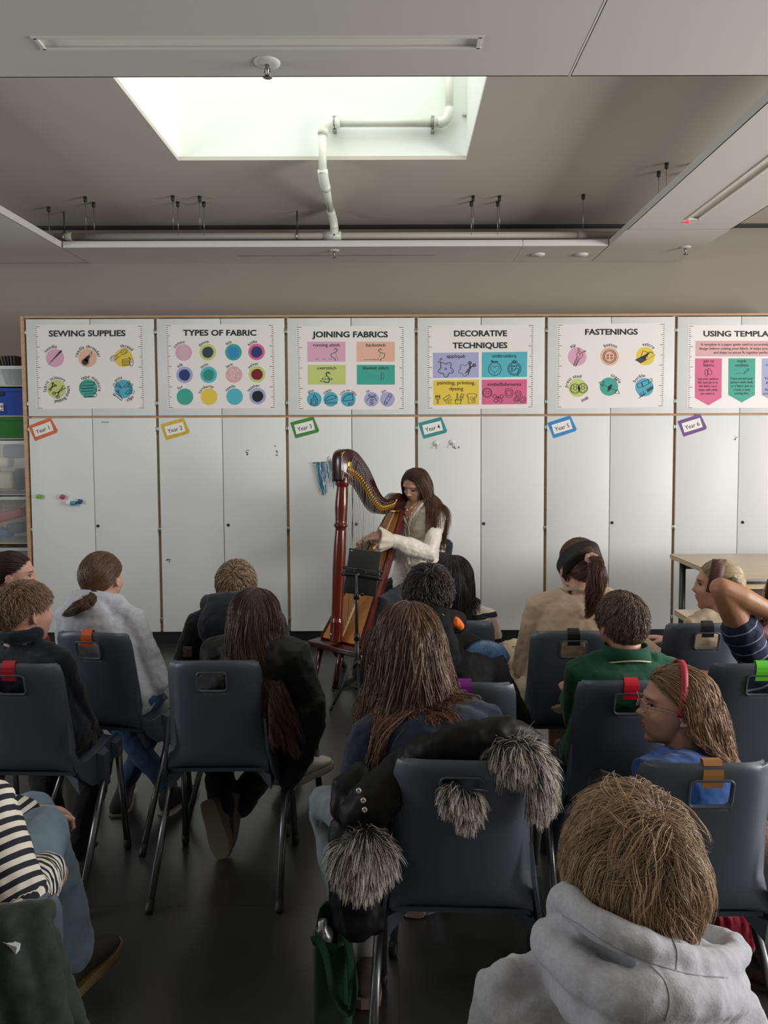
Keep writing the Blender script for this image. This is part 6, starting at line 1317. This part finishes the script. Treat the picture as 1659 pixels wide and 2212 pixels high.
# woman, ponytail, black headband, beige jumper, dotted skirt
p10 = person('woman with a brown ponytail, wide black headband and beige jumper, seen from behind', (1248, 1224, 2.90), .226, hy=-16, hp=1, seat='K', by=-4, sw=.38, s=1.08, top=M_beige, top_name='beige_jumper', legs=None, sl_r=(.058, .056, .044), el={'L': P(1140, 1440, 2.86)}, wr={'L': P(1180, 1475, 3.05)}, collar=(.010, .012), shoes=('#2a2a2c', '#888888'))
SKT = mat('dotted_skirt', '#b9a98e', .85); nt = SKT.node_tree; N = nt.nodes; L_ = nt.links; vo = N.new('ShaderNodeTexVoronoi'); vo.inputs['Scale'].default_value = 28; tcx = [n for n in N if n.type == 'TEX_COORD'][0]; L_.new(tcx.outputs['Object'], vo.inputs['Vector']); lt = N.new('ShaderNodeMath'); lt.operation = 'LESS_THAN'; lt.inputs[1].default_value = .2; L_.new(vo.outputs['Distance'], lt.inputs[0]); mx = N.new('ShaderNodeMix'); mx.data_type = 'RGBA'; mx.inputs[6].default_value = lin('#b9a98e'); mx.inputs[7].default_value = lin('#17161a'); L_.new(lt.outputs[0], mx.inputs[0]); L_.new(mx.outputs[2], N['Principled BSDF'].inputs['Base Color'])
mb = MB(); pl_ = p10.pel; mb.ell(pl_ + Vector((0, 0, -.02)), (.19, .15, .09))
for s in (-1, 1): mb.capsule([pl_ + Vector((s * .09, 0, -.02)), pl_ + Vector((s * .12, .36, .0)), pl_ + Vector((s * .12, .40, -.25))], [.10, .10, .11], 14)
mb.capsule([pl_ + Vector((-.10, .05, -.02)), pl_ + Vector((-.225, .08, -.06)), pl_ + Vector((-.245, .12, -.22))], [.09, .075, .05], 12)
add_to(p10, put('dotted_skirt', skin_mesh(mb, 'dotted_skirt', .007, 3, ((.05, .02),)), SKT, p10.root))
head_hair(p10, '#523a2e', style='tied', n=3400, tie=(.22, -.86, .32), tail=[P(1277, 1205, 2.80), P(1288, 1214, 2.74), P(1290, 1250, 2.72), P(1282, 1295, 2.72), P(1266, 1338, 2.73)], tail_r=(.010, .030, .038, .034, .008), seg=22, width=.0012, lift=.04, clump=.5, streak=.25, seed=12, wave=.006, tint2=(1.5, 1.2, 1.0), lenvar=.3)
headband(p10, mat('black_band', '#0c0c0e', .7, bump=(300, .3)), tilt=38, wd=.30, k=1.13, arc=(-130, 130), y0=-.08)
add_to(p10, MB().tube([P(1277, 1206, 2.79) + Vector((math.cos(a) * .020, -.01 + .01 * math.sin(a), math.sin(a) * .014)) for a in np.linspace(0, 6.28, 14)], [.007 + .003 * (i % 2) for i in range(14)], 8).build('scrunchie', mat('pink_satin', '#b98d84', .4), p10.root))
# boy in green polo
def polo(mb, o):
    pts = [o.nb + Vector((0, 0, .018)) + o.fwd * math.sin(a) * .060 + o.lat * math.cos(a) * .064 for a in np.linspace(0, 2 * PI, 24)]; mb.tube(pts, (.012), 8, caps=False)
p11 = person('boy with short brown hair in a bottle green polo shirt, on the red-taped chair', (1341, 1350, 2.32), .205, hy=-14, hp=-6, seat='R', by=-2, sw=.335, s=1.0, top=M_green, top_name='green_polo', legs=knit('indigo_denim', '#141d2c', .9), sl_r=(.052, .046, .036), shoes=('#5b6122', '#6e7330'), shoes_name='trainer', an={'L': P(1195, 1840, 2.62), 'R': P(1330, 1850, 2.6)}, kn={'L': P(1218, 1648, 2.62)}, el={'L': P(1250, 1560, 2.34), 'R': P(1425, 1560, 2.4)}, wr={'R': P(1400, 1440, 2.62)}, toe={'L': Vector((-.5, .6, 0))})
nb = p11.nb; rings = []
for t, r, z in ((0, 1.0, .034), (.5, 1.12, .012), (1, 1.24, -.010)): rings.append([nb + Vector((0, 0, z - .010 * t * math.cos(a * 2))) + p11.fwd * math.sin(a) * .058 * r + p11.lat * math.cos(a) * .064 * r for a in np.linspace(0, 2 * PI, 40, endpoint=False)])
me = bake(MB().loft(rings, caps=False).mesh('collar'), [('SOLIDIFY', dict(thickness=.004))]); me.materials.append(M_green); cl = add_to(p11, link('collar', me, p11.root))
MB().tube([v + Vector((0, 0, .003)) + (v - nb).normalized() * .003 for v in rings[2]] + [rings[2][0]], .0022, 6, caps=False).build('collar_stripe', mat('cream_piping', '#cfc6ae', .7), cl)
head_hair(p11, '#705d4f', style='short', ears=1, n=5000, L=.045, seg=8, width=.0011, lift=.09, messy=.10, clump=.5, streak=.22, crown=(.25, -.35, .85), seed=13, nape=.08)
# fair girl with brown headband
p12 = person('fair-haired child with a brown leather headband, profile to the left, beige top', (1548, 1266, 2.98), .212, hy=-66, seat='N', by=-18, sw=.31, s=.97, top=M_cream, top_name='beige_top', legs=M_black, face_on=True)
head_hair(p12, '#b09c7c', style='tied', n=3200, tie=(.1, -.86, .22), tail=[P(1583, 1248, 2.93), P(1590, 1256, 2.88), P(1594, 1272, 2.88), P(1590, 1300, 2.90)], tail_r=(.010, .016, .020, .008), seg=18, width=.0011, lift=.05, clump=.35, streak=.2, seed=14)
headband(p12, mat('brown_band', '#54302a', .55), tilt=10, wd=.23, k=1.07, arc=(-122, 122), y0=.09)
add_to(p12, MB().tube([P(1583, 1249, 2.92) + Vector((-.004 + math.sin(a) * .006, math.cos(a) * .016, math.sin(a) * .018)) for a in np.linspace(0, 6.28, 18)], [.006 + .0035 * (i % 2) for i in range(18)], 8).build('scrunchie', mat('cream_scrunchie', '#b5a98a', .8, bump=(200, .6)), p12.root))
# raised arm in a striped polo at the right edge
M_sp = striped('navy_striped_polo', '#17203f', '#8d97a8', 26.0, .10)
def s13(co, o):
    v = np.array(o.el['L'] - o.sh['L']); v /= np.linalg.norm(v); a = (co - np.array(o.sh['L'])) @ v; return np.where(a > -.02, a, co[:, 2] * .8 + .3)
p13 = person('child in a navy striped polo at the right edge, bare arm raised', (1722, 1318, 2.52), .21, hy=0, seat='G', by=-6, sw=.33, s=1.0, skin=SK2, top=M_sp, top_name='striped_polo', legs=M_black, sleeve=.42, sl_r=(.056, .060, .05), sh={'L': P(1634, 1428, 2.46), 'R': P(1800, 1428, 2.50)}, el={'L': P(1558, 1272, 2.40)}, wr={'L': P(1694, 1336, 2.42)}, hands={'L': dict(f=Vector((.9, .1, .05)), p=Vector((0, 1, 0)), side=-1, curl=(15, 20, 15))}, stripe=s13, face_vox=.005, arm_r=1.28)
head_hair(p13, '#1c1513', style='short', n=1800, L=.06, seg=8, width=.0013, lift=.1, messy=.2, clump=.5, seed=15)
chair('W', 'dark chair mostly out of frame at the right edge, child in pink on it', 1.62, 3.02, -25)
p17 = person('child in a pink top, cut off by the right edge, beyond the raised arm', (1694, 1290, 2.95), .21, hy=-60, seat='W', by=-25, sw=.30, s=.95, top=M_pinkc, top_name='pink_top', legs=M_black, face_on=True)
head_hair(p17, '#4d3527', L=.30, n=1500, seg=14, width=.0015, part=.0, lift=.04, clump=.6, seed=16, streak=.2)
# girl with glasses and red headband
p14 = person('child with glasses, red hairband and long wavy hair, smiling in profile to the left', (1454, 1527, 1.93), .210, hy=-82, hp=2, hr=3, seat='T', by=-38, sw=.30, s=.95, top=M_blue, top_name='blue_jumper', legs=M_black, vox=.0055, face_vox=.0030, face_on=True, neck=P(1482, 1622, 1.92), sh={'L': P(1402, 1665, 1.80), 'R': P(1560, 1668, 2.04)}, wr={'L': P(1480, 1850, 1.85), 'R': P(1530, 1850, 1.95)}, el={'L': P(1400, 1800, 1.78)}, kn={'L': CH('T', -.08, .32, .50), 'R': CH('T', .10, .32, .50)}, an={'L': P(1655, 2075, 1.95), 'R': P(1640, 2040, 2.15)}, shoes=('#4a3526', '#3a2b20'), shoes_name='boot')
C, R, H = p14.C, p14.R, p14.H; M_frame = mat('glasses_frame', '#b58f84', .25, var=(300, .45))
gm = MB()
def lens_pts(s, k=1.0): return [C + R @ (Vector((s * (.150 + .098 * k * math.copysign(abs(math.cos(a)) ** .8, math.cos(a))), .418 - .05 * abs(math.cos(a)) ** 2 * (1 if math.cos(a) * s * s > 0 else .2), .028 + .082 * k * math.copysign(abs(math.sin(a)) ** .8, math.sin(a)))) * H) for a in np.linspace(0, 2 * PI, 33)]
for s in (-1, 1): gm.tube(lens_pts(s), .0018, 6, caps=False)
gm.tube([C + R @ (Vector(v) * H) for v in ((-.055, .425, .05), (0, .44, .062), (.055, .425, .05))], .0016, 6)
gf = add_to(p14, gm.build('glasses', M_frame, p14.root))
for s in (-1, 1):
    MB().tube([C + R @ (Vector((s * x, y, z)) * H) for x, y, z in ((.248, .375, .05), (.30, .30, .048), (.338, .12, .032), (.352, -.02, .012), (.350, -.10, -.03))], [.0024, .0028, .0024, .0022, .002], 8).build('temple', M_frame, gf)
    q = lens_pts(s, .97)[:-1]; MB().add(q, [tuple(range(32))], 0, True).build('lens', mat('lens_glass', '#e6e8ea', .03, alpha=.12), gf)
head_hair(p14, '#8a7058', L=.46, clamp=chair_clamp('T'), n=8000, seg=26, width=.0009, part=.03, lift=.07, messy=.16, clump=.66, wave=.020, wfreq=3.0, gdir=(0, -.40, 0), streak=.28, grav=.45, backbias=1.25, seed=17, tint2=(1.7, 1.45, 1.2), coll=p14.coll, vol=1.05)
headband(p14, mat('red_band', '#a3142b', .55, bump=(400, .3)), tilt=8, wd=.075, k=1.19, arc=(-104, 104), y0=.05, th=.02)
# girl in the centre with brown hair and navy tee
p7 = person('child with long brown hair and navy T-shirt, on the chair draped with the fur-trimmed coat', (884, 1390, 1.98), .216, hy=-8, hp=-10, hr=-3, seat='C', by=2, sw=.34, s=1.02, top=M_tee, top_name='navy_tee', legs=knit('pale_denim', '#737c7f', .9, 500, .5, .1, (14, .12)), legs_name='jeans', sleeve=.62, sl_r=(.060, .056, .05), sh={'L': P(800, 1600, 1.86), 'R': P(1040, 1560, 1.90)}, el={'L': P(772, 1700, 1.88), 'R': P(1075, 1700, 1.95)}, neck=P(925, 1525, 1.90), kn={'L': P(702, 1735, 2.16), 'R': P(960, 1760, 2.3)}, an={'L': P(792, 2128, 1.93), 'R': P(900, 2000, 2.3)}, toe={'L': Vector((.05, 1, 0))}, shoes=None, leg_r=.95)
for q in 'LR':
    ank = p7.an['L'] if q == 'L' else p7.an['R']; ank = Vector((ank.x, ank.y, .092)); u_, so = shoe_mb(ank, Vector((-.1 if q == 'L' else .2, 1, 0)), Vector((0, 0, 1)), 1.0); a = u_.build('trainer', mat('shoe_greyrose', '#5f5354', .7, bump=(300, .3)), p7.root); so.build('sole', mat('sole_rose', '#8a766c', .6), a); local(a, p7.root)
    add_to(p7, MB().tube([ank + Vector((0, -.0, .02)), ank + Vector((0, 0, .10))], .036, 14).build('sock', mat('sock_white', '#b9b4b0', .85, bump=(200, .4)), p7.root))
head_hair(p7, '#614b3b', L=.44, clamp=chair_clamp('C', .03), n=8000, seg=24, width=.0011, part=.10, lift=.07, messy=.2, clump=.72, wave=.018, wfreq=2.0, streak=.32, grav=.42, flare=.22, seed=18, tint2=(1.55, 1.34, 1.2), vol=1.06)
# child in stripes at lower left
M_st = striped('black_white_stripes', '#cfcabd', '#10131f', 46.0, .5)
def s16(co, o):
    u = np.array((o.nb - o.pel).normalized()); a = (co - np.array(o.pel)) @ u
    s0, e0, w0 = np.array(o.sh['R']), np.array(o.el['R']), np.array(o.wr['R'])
    def seg(p, q):
        d = q - p; L = np.linalg.norm(d); d = d / L; t = ((co - p) @ d).clip(0, L); return (co - p) @ d, np.linalg.norm(co - p - t[:, None] * d, axis=1), L
    t1, d1, L1 = seg(s0, e0); t2, d2, L2 = seg(e0, w0); arm = np.minimum(d1, d2) < .064; return np.where(arm, np.where(d1 < d2, t1, L1 + t2) + .3, a * .95 - (co - np.array(o.pel)) @ np.array(o.lat) * .18)
p16 = person('child in black and white stripes and jeans at the lower left, head unseen', Vector((-.98, 1.38, 1.06)), .21, hy=15, seat='S', by=14, sw=.33, s=1.0, top=M_st, top_name='striped_top', legs=M_denl, legs_name='jeans', shoes=('#2b2622', '#6e5a3c'), pel=(-.83, 1.33, .53), sl_r=(.056, .052, .042), sh={'R': P(-32, 1745, 1.40), 'L': Vector((-1.08, 1.45, .88))}, el={'R': P(36, 1950, 1.32), 'L': Vector((-1.1, 1.5, .66))}, wr={'R': P(98, 1882, 1.52), 'L': Vector((-.9, 1.75, .6))}, kn={'R': P(84, 1800, 1.72), 'L': P(66, 1770, 1.84)}, an={'R': P(158, 2065, 1.82), 'L': P(60, 2050, 1.95)}, toe={'R': Vector((.25, .9, 0)), 'L': Vector((.1, 1, 0))}, stripe=s16, leg_r=1.15)
head_hair(p16, '#3a2a22', style='short', L=.05, n=700, seg=7, width=.002, seed=19)
# boy in grey hoodie, foreground
def hood15(mb, o):
    f = o.fwd; la = o.lat
    # hood: soft bag on the shoulders with a thick open rim that stands up behind the neck
    rim = bez([P(1206, 1962, 1.02), P(1222, 1940, .985), P(1270, 1985, .93), P(1340, 2020, .90), P(1425, 2052, .90), P(1520, 2085, .92), P(1575, 2075, .97), P(1588, 2045, 1.05), P(1540, 2025, 1.12)], 40)
    mb.capsule(rim, [.020] * 41, 10)
    low = bez([P(1190, 2030, 1.02), P(1200, 2050, .97), P(1270, 2110, .90), P(1350, 2150, .87), P(1440, 2150, .87), P(1530, 2150, .91), P(1572, 2140, .98), P(1570, 2110, 1.06)], 30)
    mb.capsule(low, [.030] * 31, 10)
    l2 = bez([P(1215, 2100, 1.02), P(1270, 2170, .91), P(1345, 2225, .87), P(1430, 2225, .87), P(1510, 2190, .92), P(1560, 2160, 1.0)], 26); mb.capsule(l2, [.032] * 27, 10)
    mb.capsule([P(1260, 2050, .97), P(1380, 2110, .93), P(1500, 2110, .97)], [.05, .06, .05], 12)
    mb.capsule([P(1120, 2130, 1.04), P(1098, 2118, 1.02)], [.045, .03], 10)
p15 = person('boy with tousled fair hair and a light grey hoodie, nearest the camera', (1364, 1888, 1.03), .178, hy=4, hr=9, hp=-12, pel=P(1330, 2600, 1.10), by=2, sw=.36, s=1.02, top=M_grey, top_name='grey_hoodie', legs=M_black, sl_r=(.062, .060, .045), neck=P(1350, 2075, 1.04), sh={'L': P(1105, 2180, 1.03), 'R': P(1560, 2210, 1.06)}, el={'L': P(1060, 2420, 1.05), 'R': P(1620, 2420, 1.1)}, extra_top=hood15, vox=.0055, folds=((.06, .014), (.025, .006)))
head_hair(p15, '#968068', style='short', n=16000, L=.12, seg=14, width=.00052, lift=.38, messy=.48, clump=.82, streak=.32, crown=(.22, -.42, .82), seed=20, vol=1.06, tint2=(1.45, 1.38, 1.28), grav=.3, wave=.002, nape=.0)

# sewn seams lying on the hood
from mathutils.bvhtree import BVHTree
bv = BVHTree.FromPolygons([v.co for v in p15.top.data.vertices], [tuple(p.vertices) for p in p15.top.data.polygons])
def on_cloth(pts, n):
    out = []
    for q in bez([(x, y, 0) for x, y in pts], n):
        h = bv.ray_cast(Vector(CAM), Vector(ray(q.x, q.y)).normalized())
        if h[0] is not None: out.append(h[0])
    return out
M_seam = mat('hoodie_seam', '#8f9097', .9)
for pts in ([(1216, 1978), (1250, 1996), (1300, 2030), (1360, 2062), (1430, 2088), (1500, 2106), (1572, 2112)], [(1450, 2022), (1462, 2055), (1460, 2094)], [(1400, 2080), (1436, 2120), (1446, 2165), (1436, 2205)]):
    q = on_cloth(pts, 40)
    if len(q) > 4: MB().tube(q, .0010, 6).build('seam', M_seam, p15.top)
# ------------------------------------------------------------------ coat with fur trim over the centre chair
o = thing('coat', 'black padded coat with grey fur trim, slung over the centre foreground chair', 'coat', CHAIRS['C'].location); CO = Vector(o.location)
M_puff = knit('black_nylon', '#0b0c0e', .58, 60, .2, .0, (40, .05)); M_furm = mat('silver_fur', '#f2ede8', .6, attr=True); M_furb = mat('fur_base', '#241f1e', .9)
def cb(name, mb, m, vox=.007, folds=((.05, .016), (.02, .006)), par=None):
    me = skin_mesh(mb, name, vox, 2, folds); ob = put(name, me, m, par or o); ob.location = -CO if par is None else (0, 0, 0); return ob
mb = MB(); mb.capsule([P(862, 1668, 1.66), P(900, 1630, 1.62), P(960, 1606, 1.60), P(1030, 1590, 1.60), P(1100, 1578, 1.62), P(1165, 1592, 1.66)], [.034, .036, .034, .036, .034, .014], 14)
mb.capsule([P(1000, 1620, 1.60), P(1050, 1612, 1.60), P(1120, 1612, 1.62)], [.03, .034, .03], 12); mb.capsule([P(880, 1690, 1.70), P(1000, 1650, 1.68), P(1110, 1640, 1.68)], [.03, .03, .03], 12)
cb('shoulder', mb, M_puff)
mb = MB(); mb.capsule([P(868, 1655, 1.66), P(838, 1700, 1.64), P(800, 1745, 1.62), P(772, 1760, 1.62)], [.042, .052, .056, .045], 14); mb.capsule([P(775, 1675, 1.72), P(752, 1700, 1.70), P(745, 1745, 1.68)], [.035, .042, .035], 12); sl = cb('sleeve', mb, M_puff)
mb = MB(); mb.capsule([P(820, 1745, 1.68), P(785, 1820, 1.66), P(775, 1900, 1.64), P(772, 1985, 1.63)], [.05, .055, .054, .05], 14); mb.capsule([P(745, 1790, 1.68), P(738, 1880, 1.68), P(748, 1990, 1.66)], [.035, .036, .03], 12); mb.capsule([P(815, 1860, 1.66), P(812, 1995, 1.66)], [.03, .026], 12); cb('front_panel', mb, M_puff)
for px, py in ((775, 1708), (785, 1729), (788, 1749)):
    p = P(px, py, 1.562); n = Vector((-.1, -1, .12)); b = MB().lathe([(.0062, 0), (.0062, .002), (.0045, .004), (.003, .0042), (.0024, .003), (.0004, .003)], p - CO, n, 18); b.build('snap_button', mat('snap_metal', '#cfc8ba', .3, metal=.8), o)
for nm, an in (('a', [(P(1095, 1628, 1.58), (.2, -.6, .3), .028), (P(1125, 1632, 1.57), (.3, -.7, .3), .03), (P(1150, 1655, 1.56), (.5, -.7, .1), .028), (P(1160, 1690, 1.56), (.6, -.6, -.2), .026), (P(1158, 1715, 1.565), (.5, -.6, -.4), .02)]),
               ('b', [(P(760, 1850, 1.57), (-.3, -.8, .2), .03), (P(790, 1830, 1.57), (0, -.8, .4), .034), (P(815, 1845, 1.57), (.3, -.8, .2), .026), (P(785, 1870, 1.56), (0, -1, 0), .03)]),
               ('c', [(CH('C', -.022, -.222, .742), (-.3, -1, .2), .014), (CH('C', -.004, -.226, .735), (0, -1, 0), .016), (CH('C', .016, -.226, .735), (.2, -1, .1), .016), (CH('C', .010, -.224, .712), (.1, -1, -.3), .014)])):
    mb = MB()
    for p, n_, r in an: mb.ell(p, (r * .95,) * 3, n=14, m=10)
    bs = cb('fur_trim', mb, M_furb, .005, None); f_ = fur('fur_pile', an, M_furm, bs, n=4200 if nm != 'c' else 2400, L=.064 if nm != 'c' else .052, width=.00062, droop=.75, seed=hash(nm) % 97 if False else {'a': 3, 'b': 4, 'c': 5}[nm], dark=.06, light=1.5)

# ------------------------------------------------------------------ green tote bag and a bottle by the centre chair's leg
b0 = P(720, 2200, 1.80); o = thing('tote_bag', 'dark green fabric tote bag on the floor beside the centre chair', 'bag', (b0.x, 1.82, 0)); M_tote = knit('tote_green', '#0f3a22', .8, 260, .4)
mb = MB(); rings = []
for z, wx, wy in ((.0, .046, .08), (.02, .050, .085), (.15, .046, .085), (.285, .042, .085)):
    rings.append([Vector((wx * math.copysign(abs(math.cos(a)) ** .35, math.cos(a)), wy * math.copysign(abs(math.sin(a)) ** .35, math.sin(a)), z + (.012 * math.sin(2 * a) if z > .2 else 0))) for a in np.linspace(0, 2 * PI, 40, endpoint=False)])
me = bake(MB().loft(rings, caps=False).add(rings[0], [tuple(range(40))]).mesh('bag_body'), [('SOLIDIFY', dict(thickness=.003)), ('SUBSURF', dict(levels=1)), ('DISPLACE', dict(texture=cloud(.06), strength=.012, mid_level=.5))]); put('bag_body', me, M_tote, o)
for s, dz in ((-1, 0), (1, .01)):
    pts = bez([(s * .03, -.088, .275), (s * .034, -.106, .31 + dz), (s * .03 + .02, -.112, .27), (.032 + s * .02, -.110, .16), (.050, -.108, .12 + dz), (.060, -.104, .18), (.046, -.088, .272)], 26); MB().tube(pts, .011, 8, flat=.18, up=(1, .2, 0)).build('handle', M_tote, o)
bt = thing('bottle', 'crumpled silver bottle sticking out of the green tote bag', 'bottle', (o.location.x - .022, o.location.y - .045, .085))
MB().lathe([(.001, 0), (.026, .0), (.027, .10), (.025, .15), (.027, .19), (.012, .205), (.011, .222), (.001, .223)], n=20).build('bottle_body', mat('silver_foil', '#b5b7b9', .28, metal=.8, bump=(60, .6, .003)), bt)
# ------------------------------------------------------------------ green jacket over the bottom-left chair
o = thing('jacket', 'dark green waterproof jacket draped over the chair in the bottom left corner', 'jacket', CHAIRS['S'].location); CO = Vector(o.location)
mb = MB(); mb.capsule([CH('S', -.15, -.20, .785), CH('S', .0, -.205, .80), CH('S', .115, -.20, .785)], [.026, .026, .024], 12)
for x0, x1, r in ((-.14, -.15, .036), (-.06, -.07, .042), (.02, .01, .042), (.07, .06, .040), (.10, .11, .030)): mb.capsule([CH('S', x0, -.225, .77), CH('S', (x0 + x1) / 2 + .01, -.245, .68), CH('S', x1, -.25, .54), CH('S', x1, -.25, .40)], [.030, r, r * 1.12, r * 1.15], 12)
mb.capsule([CH('S', .11, -.20, .77), CH('S', .14, -.20, .66), CH('S', .16, -.20, .52), CH('S', .17, -.21, .42)], [.022, .026, .028, .028], 12)
cb('jacket_shell', mb, M_olive, .007, ((.09, .022), (.04, .014), (.015, .004)))
p = CH('S', .06, -.240, .785); R = frame(10, 0, 12); zb = MB().box(p - CO, (.045, .008, .012), R); zb.build('zip_end', mat('zip_white', '#c9ccd2', .5), o)
# ------------------------------------------------------------------ rucksack straps, neck warmer
o = thing('rucksack', 'blue rucksack worn by the dark-haired boy, only its straps showing', 'bag', (p8.root.location.x, p8.root.location.y, 0)); CO = Vector(o.location)
M_strap = mat('rucksack_blue', '#2b4a6b', .6, bump=(180, .4), var=(60, .35)); M_web = mat('rucksack_web', '#3d5c86', .55, bump=(300, .4))
q = bez([P(1000, 1452, 2.24), P(1012, 1420, 2.235), P(1040, 1402, 2.25), P(1075, 1412, 2.29), P(1090, 1432, 2.36)], 24); ob = MB().tube([v - CO for v in q], .030, 12, flat=.28, up=(1, .3, .5)).build('shoulder_strap', M_strap, o)
q = bez([P(1004, 1425, 2.23), P(1022, 1455, 2.22), P(1036, 1486, 2.22), P(1045, 1520, 2.23)], 16); MB().tube([v - CO for v in q], .020, 10, flat=.25, up=(1, .2, .2)).build('webbing_strap', M_web, o)
q = bez([P(1036, 1432, 2.225), P(1028, 1460, 2.215), P(1012, 1492, 2.22)], 12); MB().tube([v - CO for v in q], .016, 10, flat=.25, up=(1, .2, .2)).build('webbing_strap', M_web, o)
mb = MB(); mb.capsule([P(938, 1340, 2.235), P(962, 1345, 2.225), P(985, 1350, 2.235)], [.028, .030, .022], 12); nw = add_to(p8, put('neck_warmer', skin_mesh(mb, 'neck_warmer', .004, 2, ((.03, .008),)), mat('warmer_black', '#12141a', .8), p8.root))
mb = MB(); mb.capsule([P(984, 1344, 2.215), P(993, 1352, 2.22)], [.018, .014], 12); ob = put('orange_tip', skin_mesh(mb, 'orange_tip', .003, 1, ((.02, .006),)), mat('warmer_orange', '#e8701c', .8), nw)
k = Ink(0, 0, 1.0, 2.194)
for i, (ch, px, py, sz) in enumerate((('R', 951, 1332, 11), ('L', 953, 1340, 11), ('D', 957, 1349, 12))): k.put(ch, True, px, py, sz * 1.2, sz, .45, 'white', 2)
k.line([(946, 1352), (962, 1360)], 1.6, 'white', 2).circ(962, 1356, 5, 1.2, 'white', 2)
ob = k.mb.build('lettering', [INK[x] for x in KEYS], nw, fix=False)
# crimson cloth under the tan-taped chair
p = P(1588, 2030, 1.80); mb = MB()
for i in range(5): mb.capsule([p + Vector((-.04 + i * .02, 0, .05)), p + Vector((-.035 + i * .018, -.005, -.0)), p + Vector((-.03 + i * .016, 0, -.04))], [.012, .013, .009], 10)
tag(put('cloth', skin_mesh(mb, 'cloth', .005, 2, ((.03, .01),)), knit('crimson_cloth', '#8f1230', .85), None), 'crimson cloth hanging beneath the seat of the tan-taped chair', 'cloth')
bpy.data.scenes.remove(TMP)
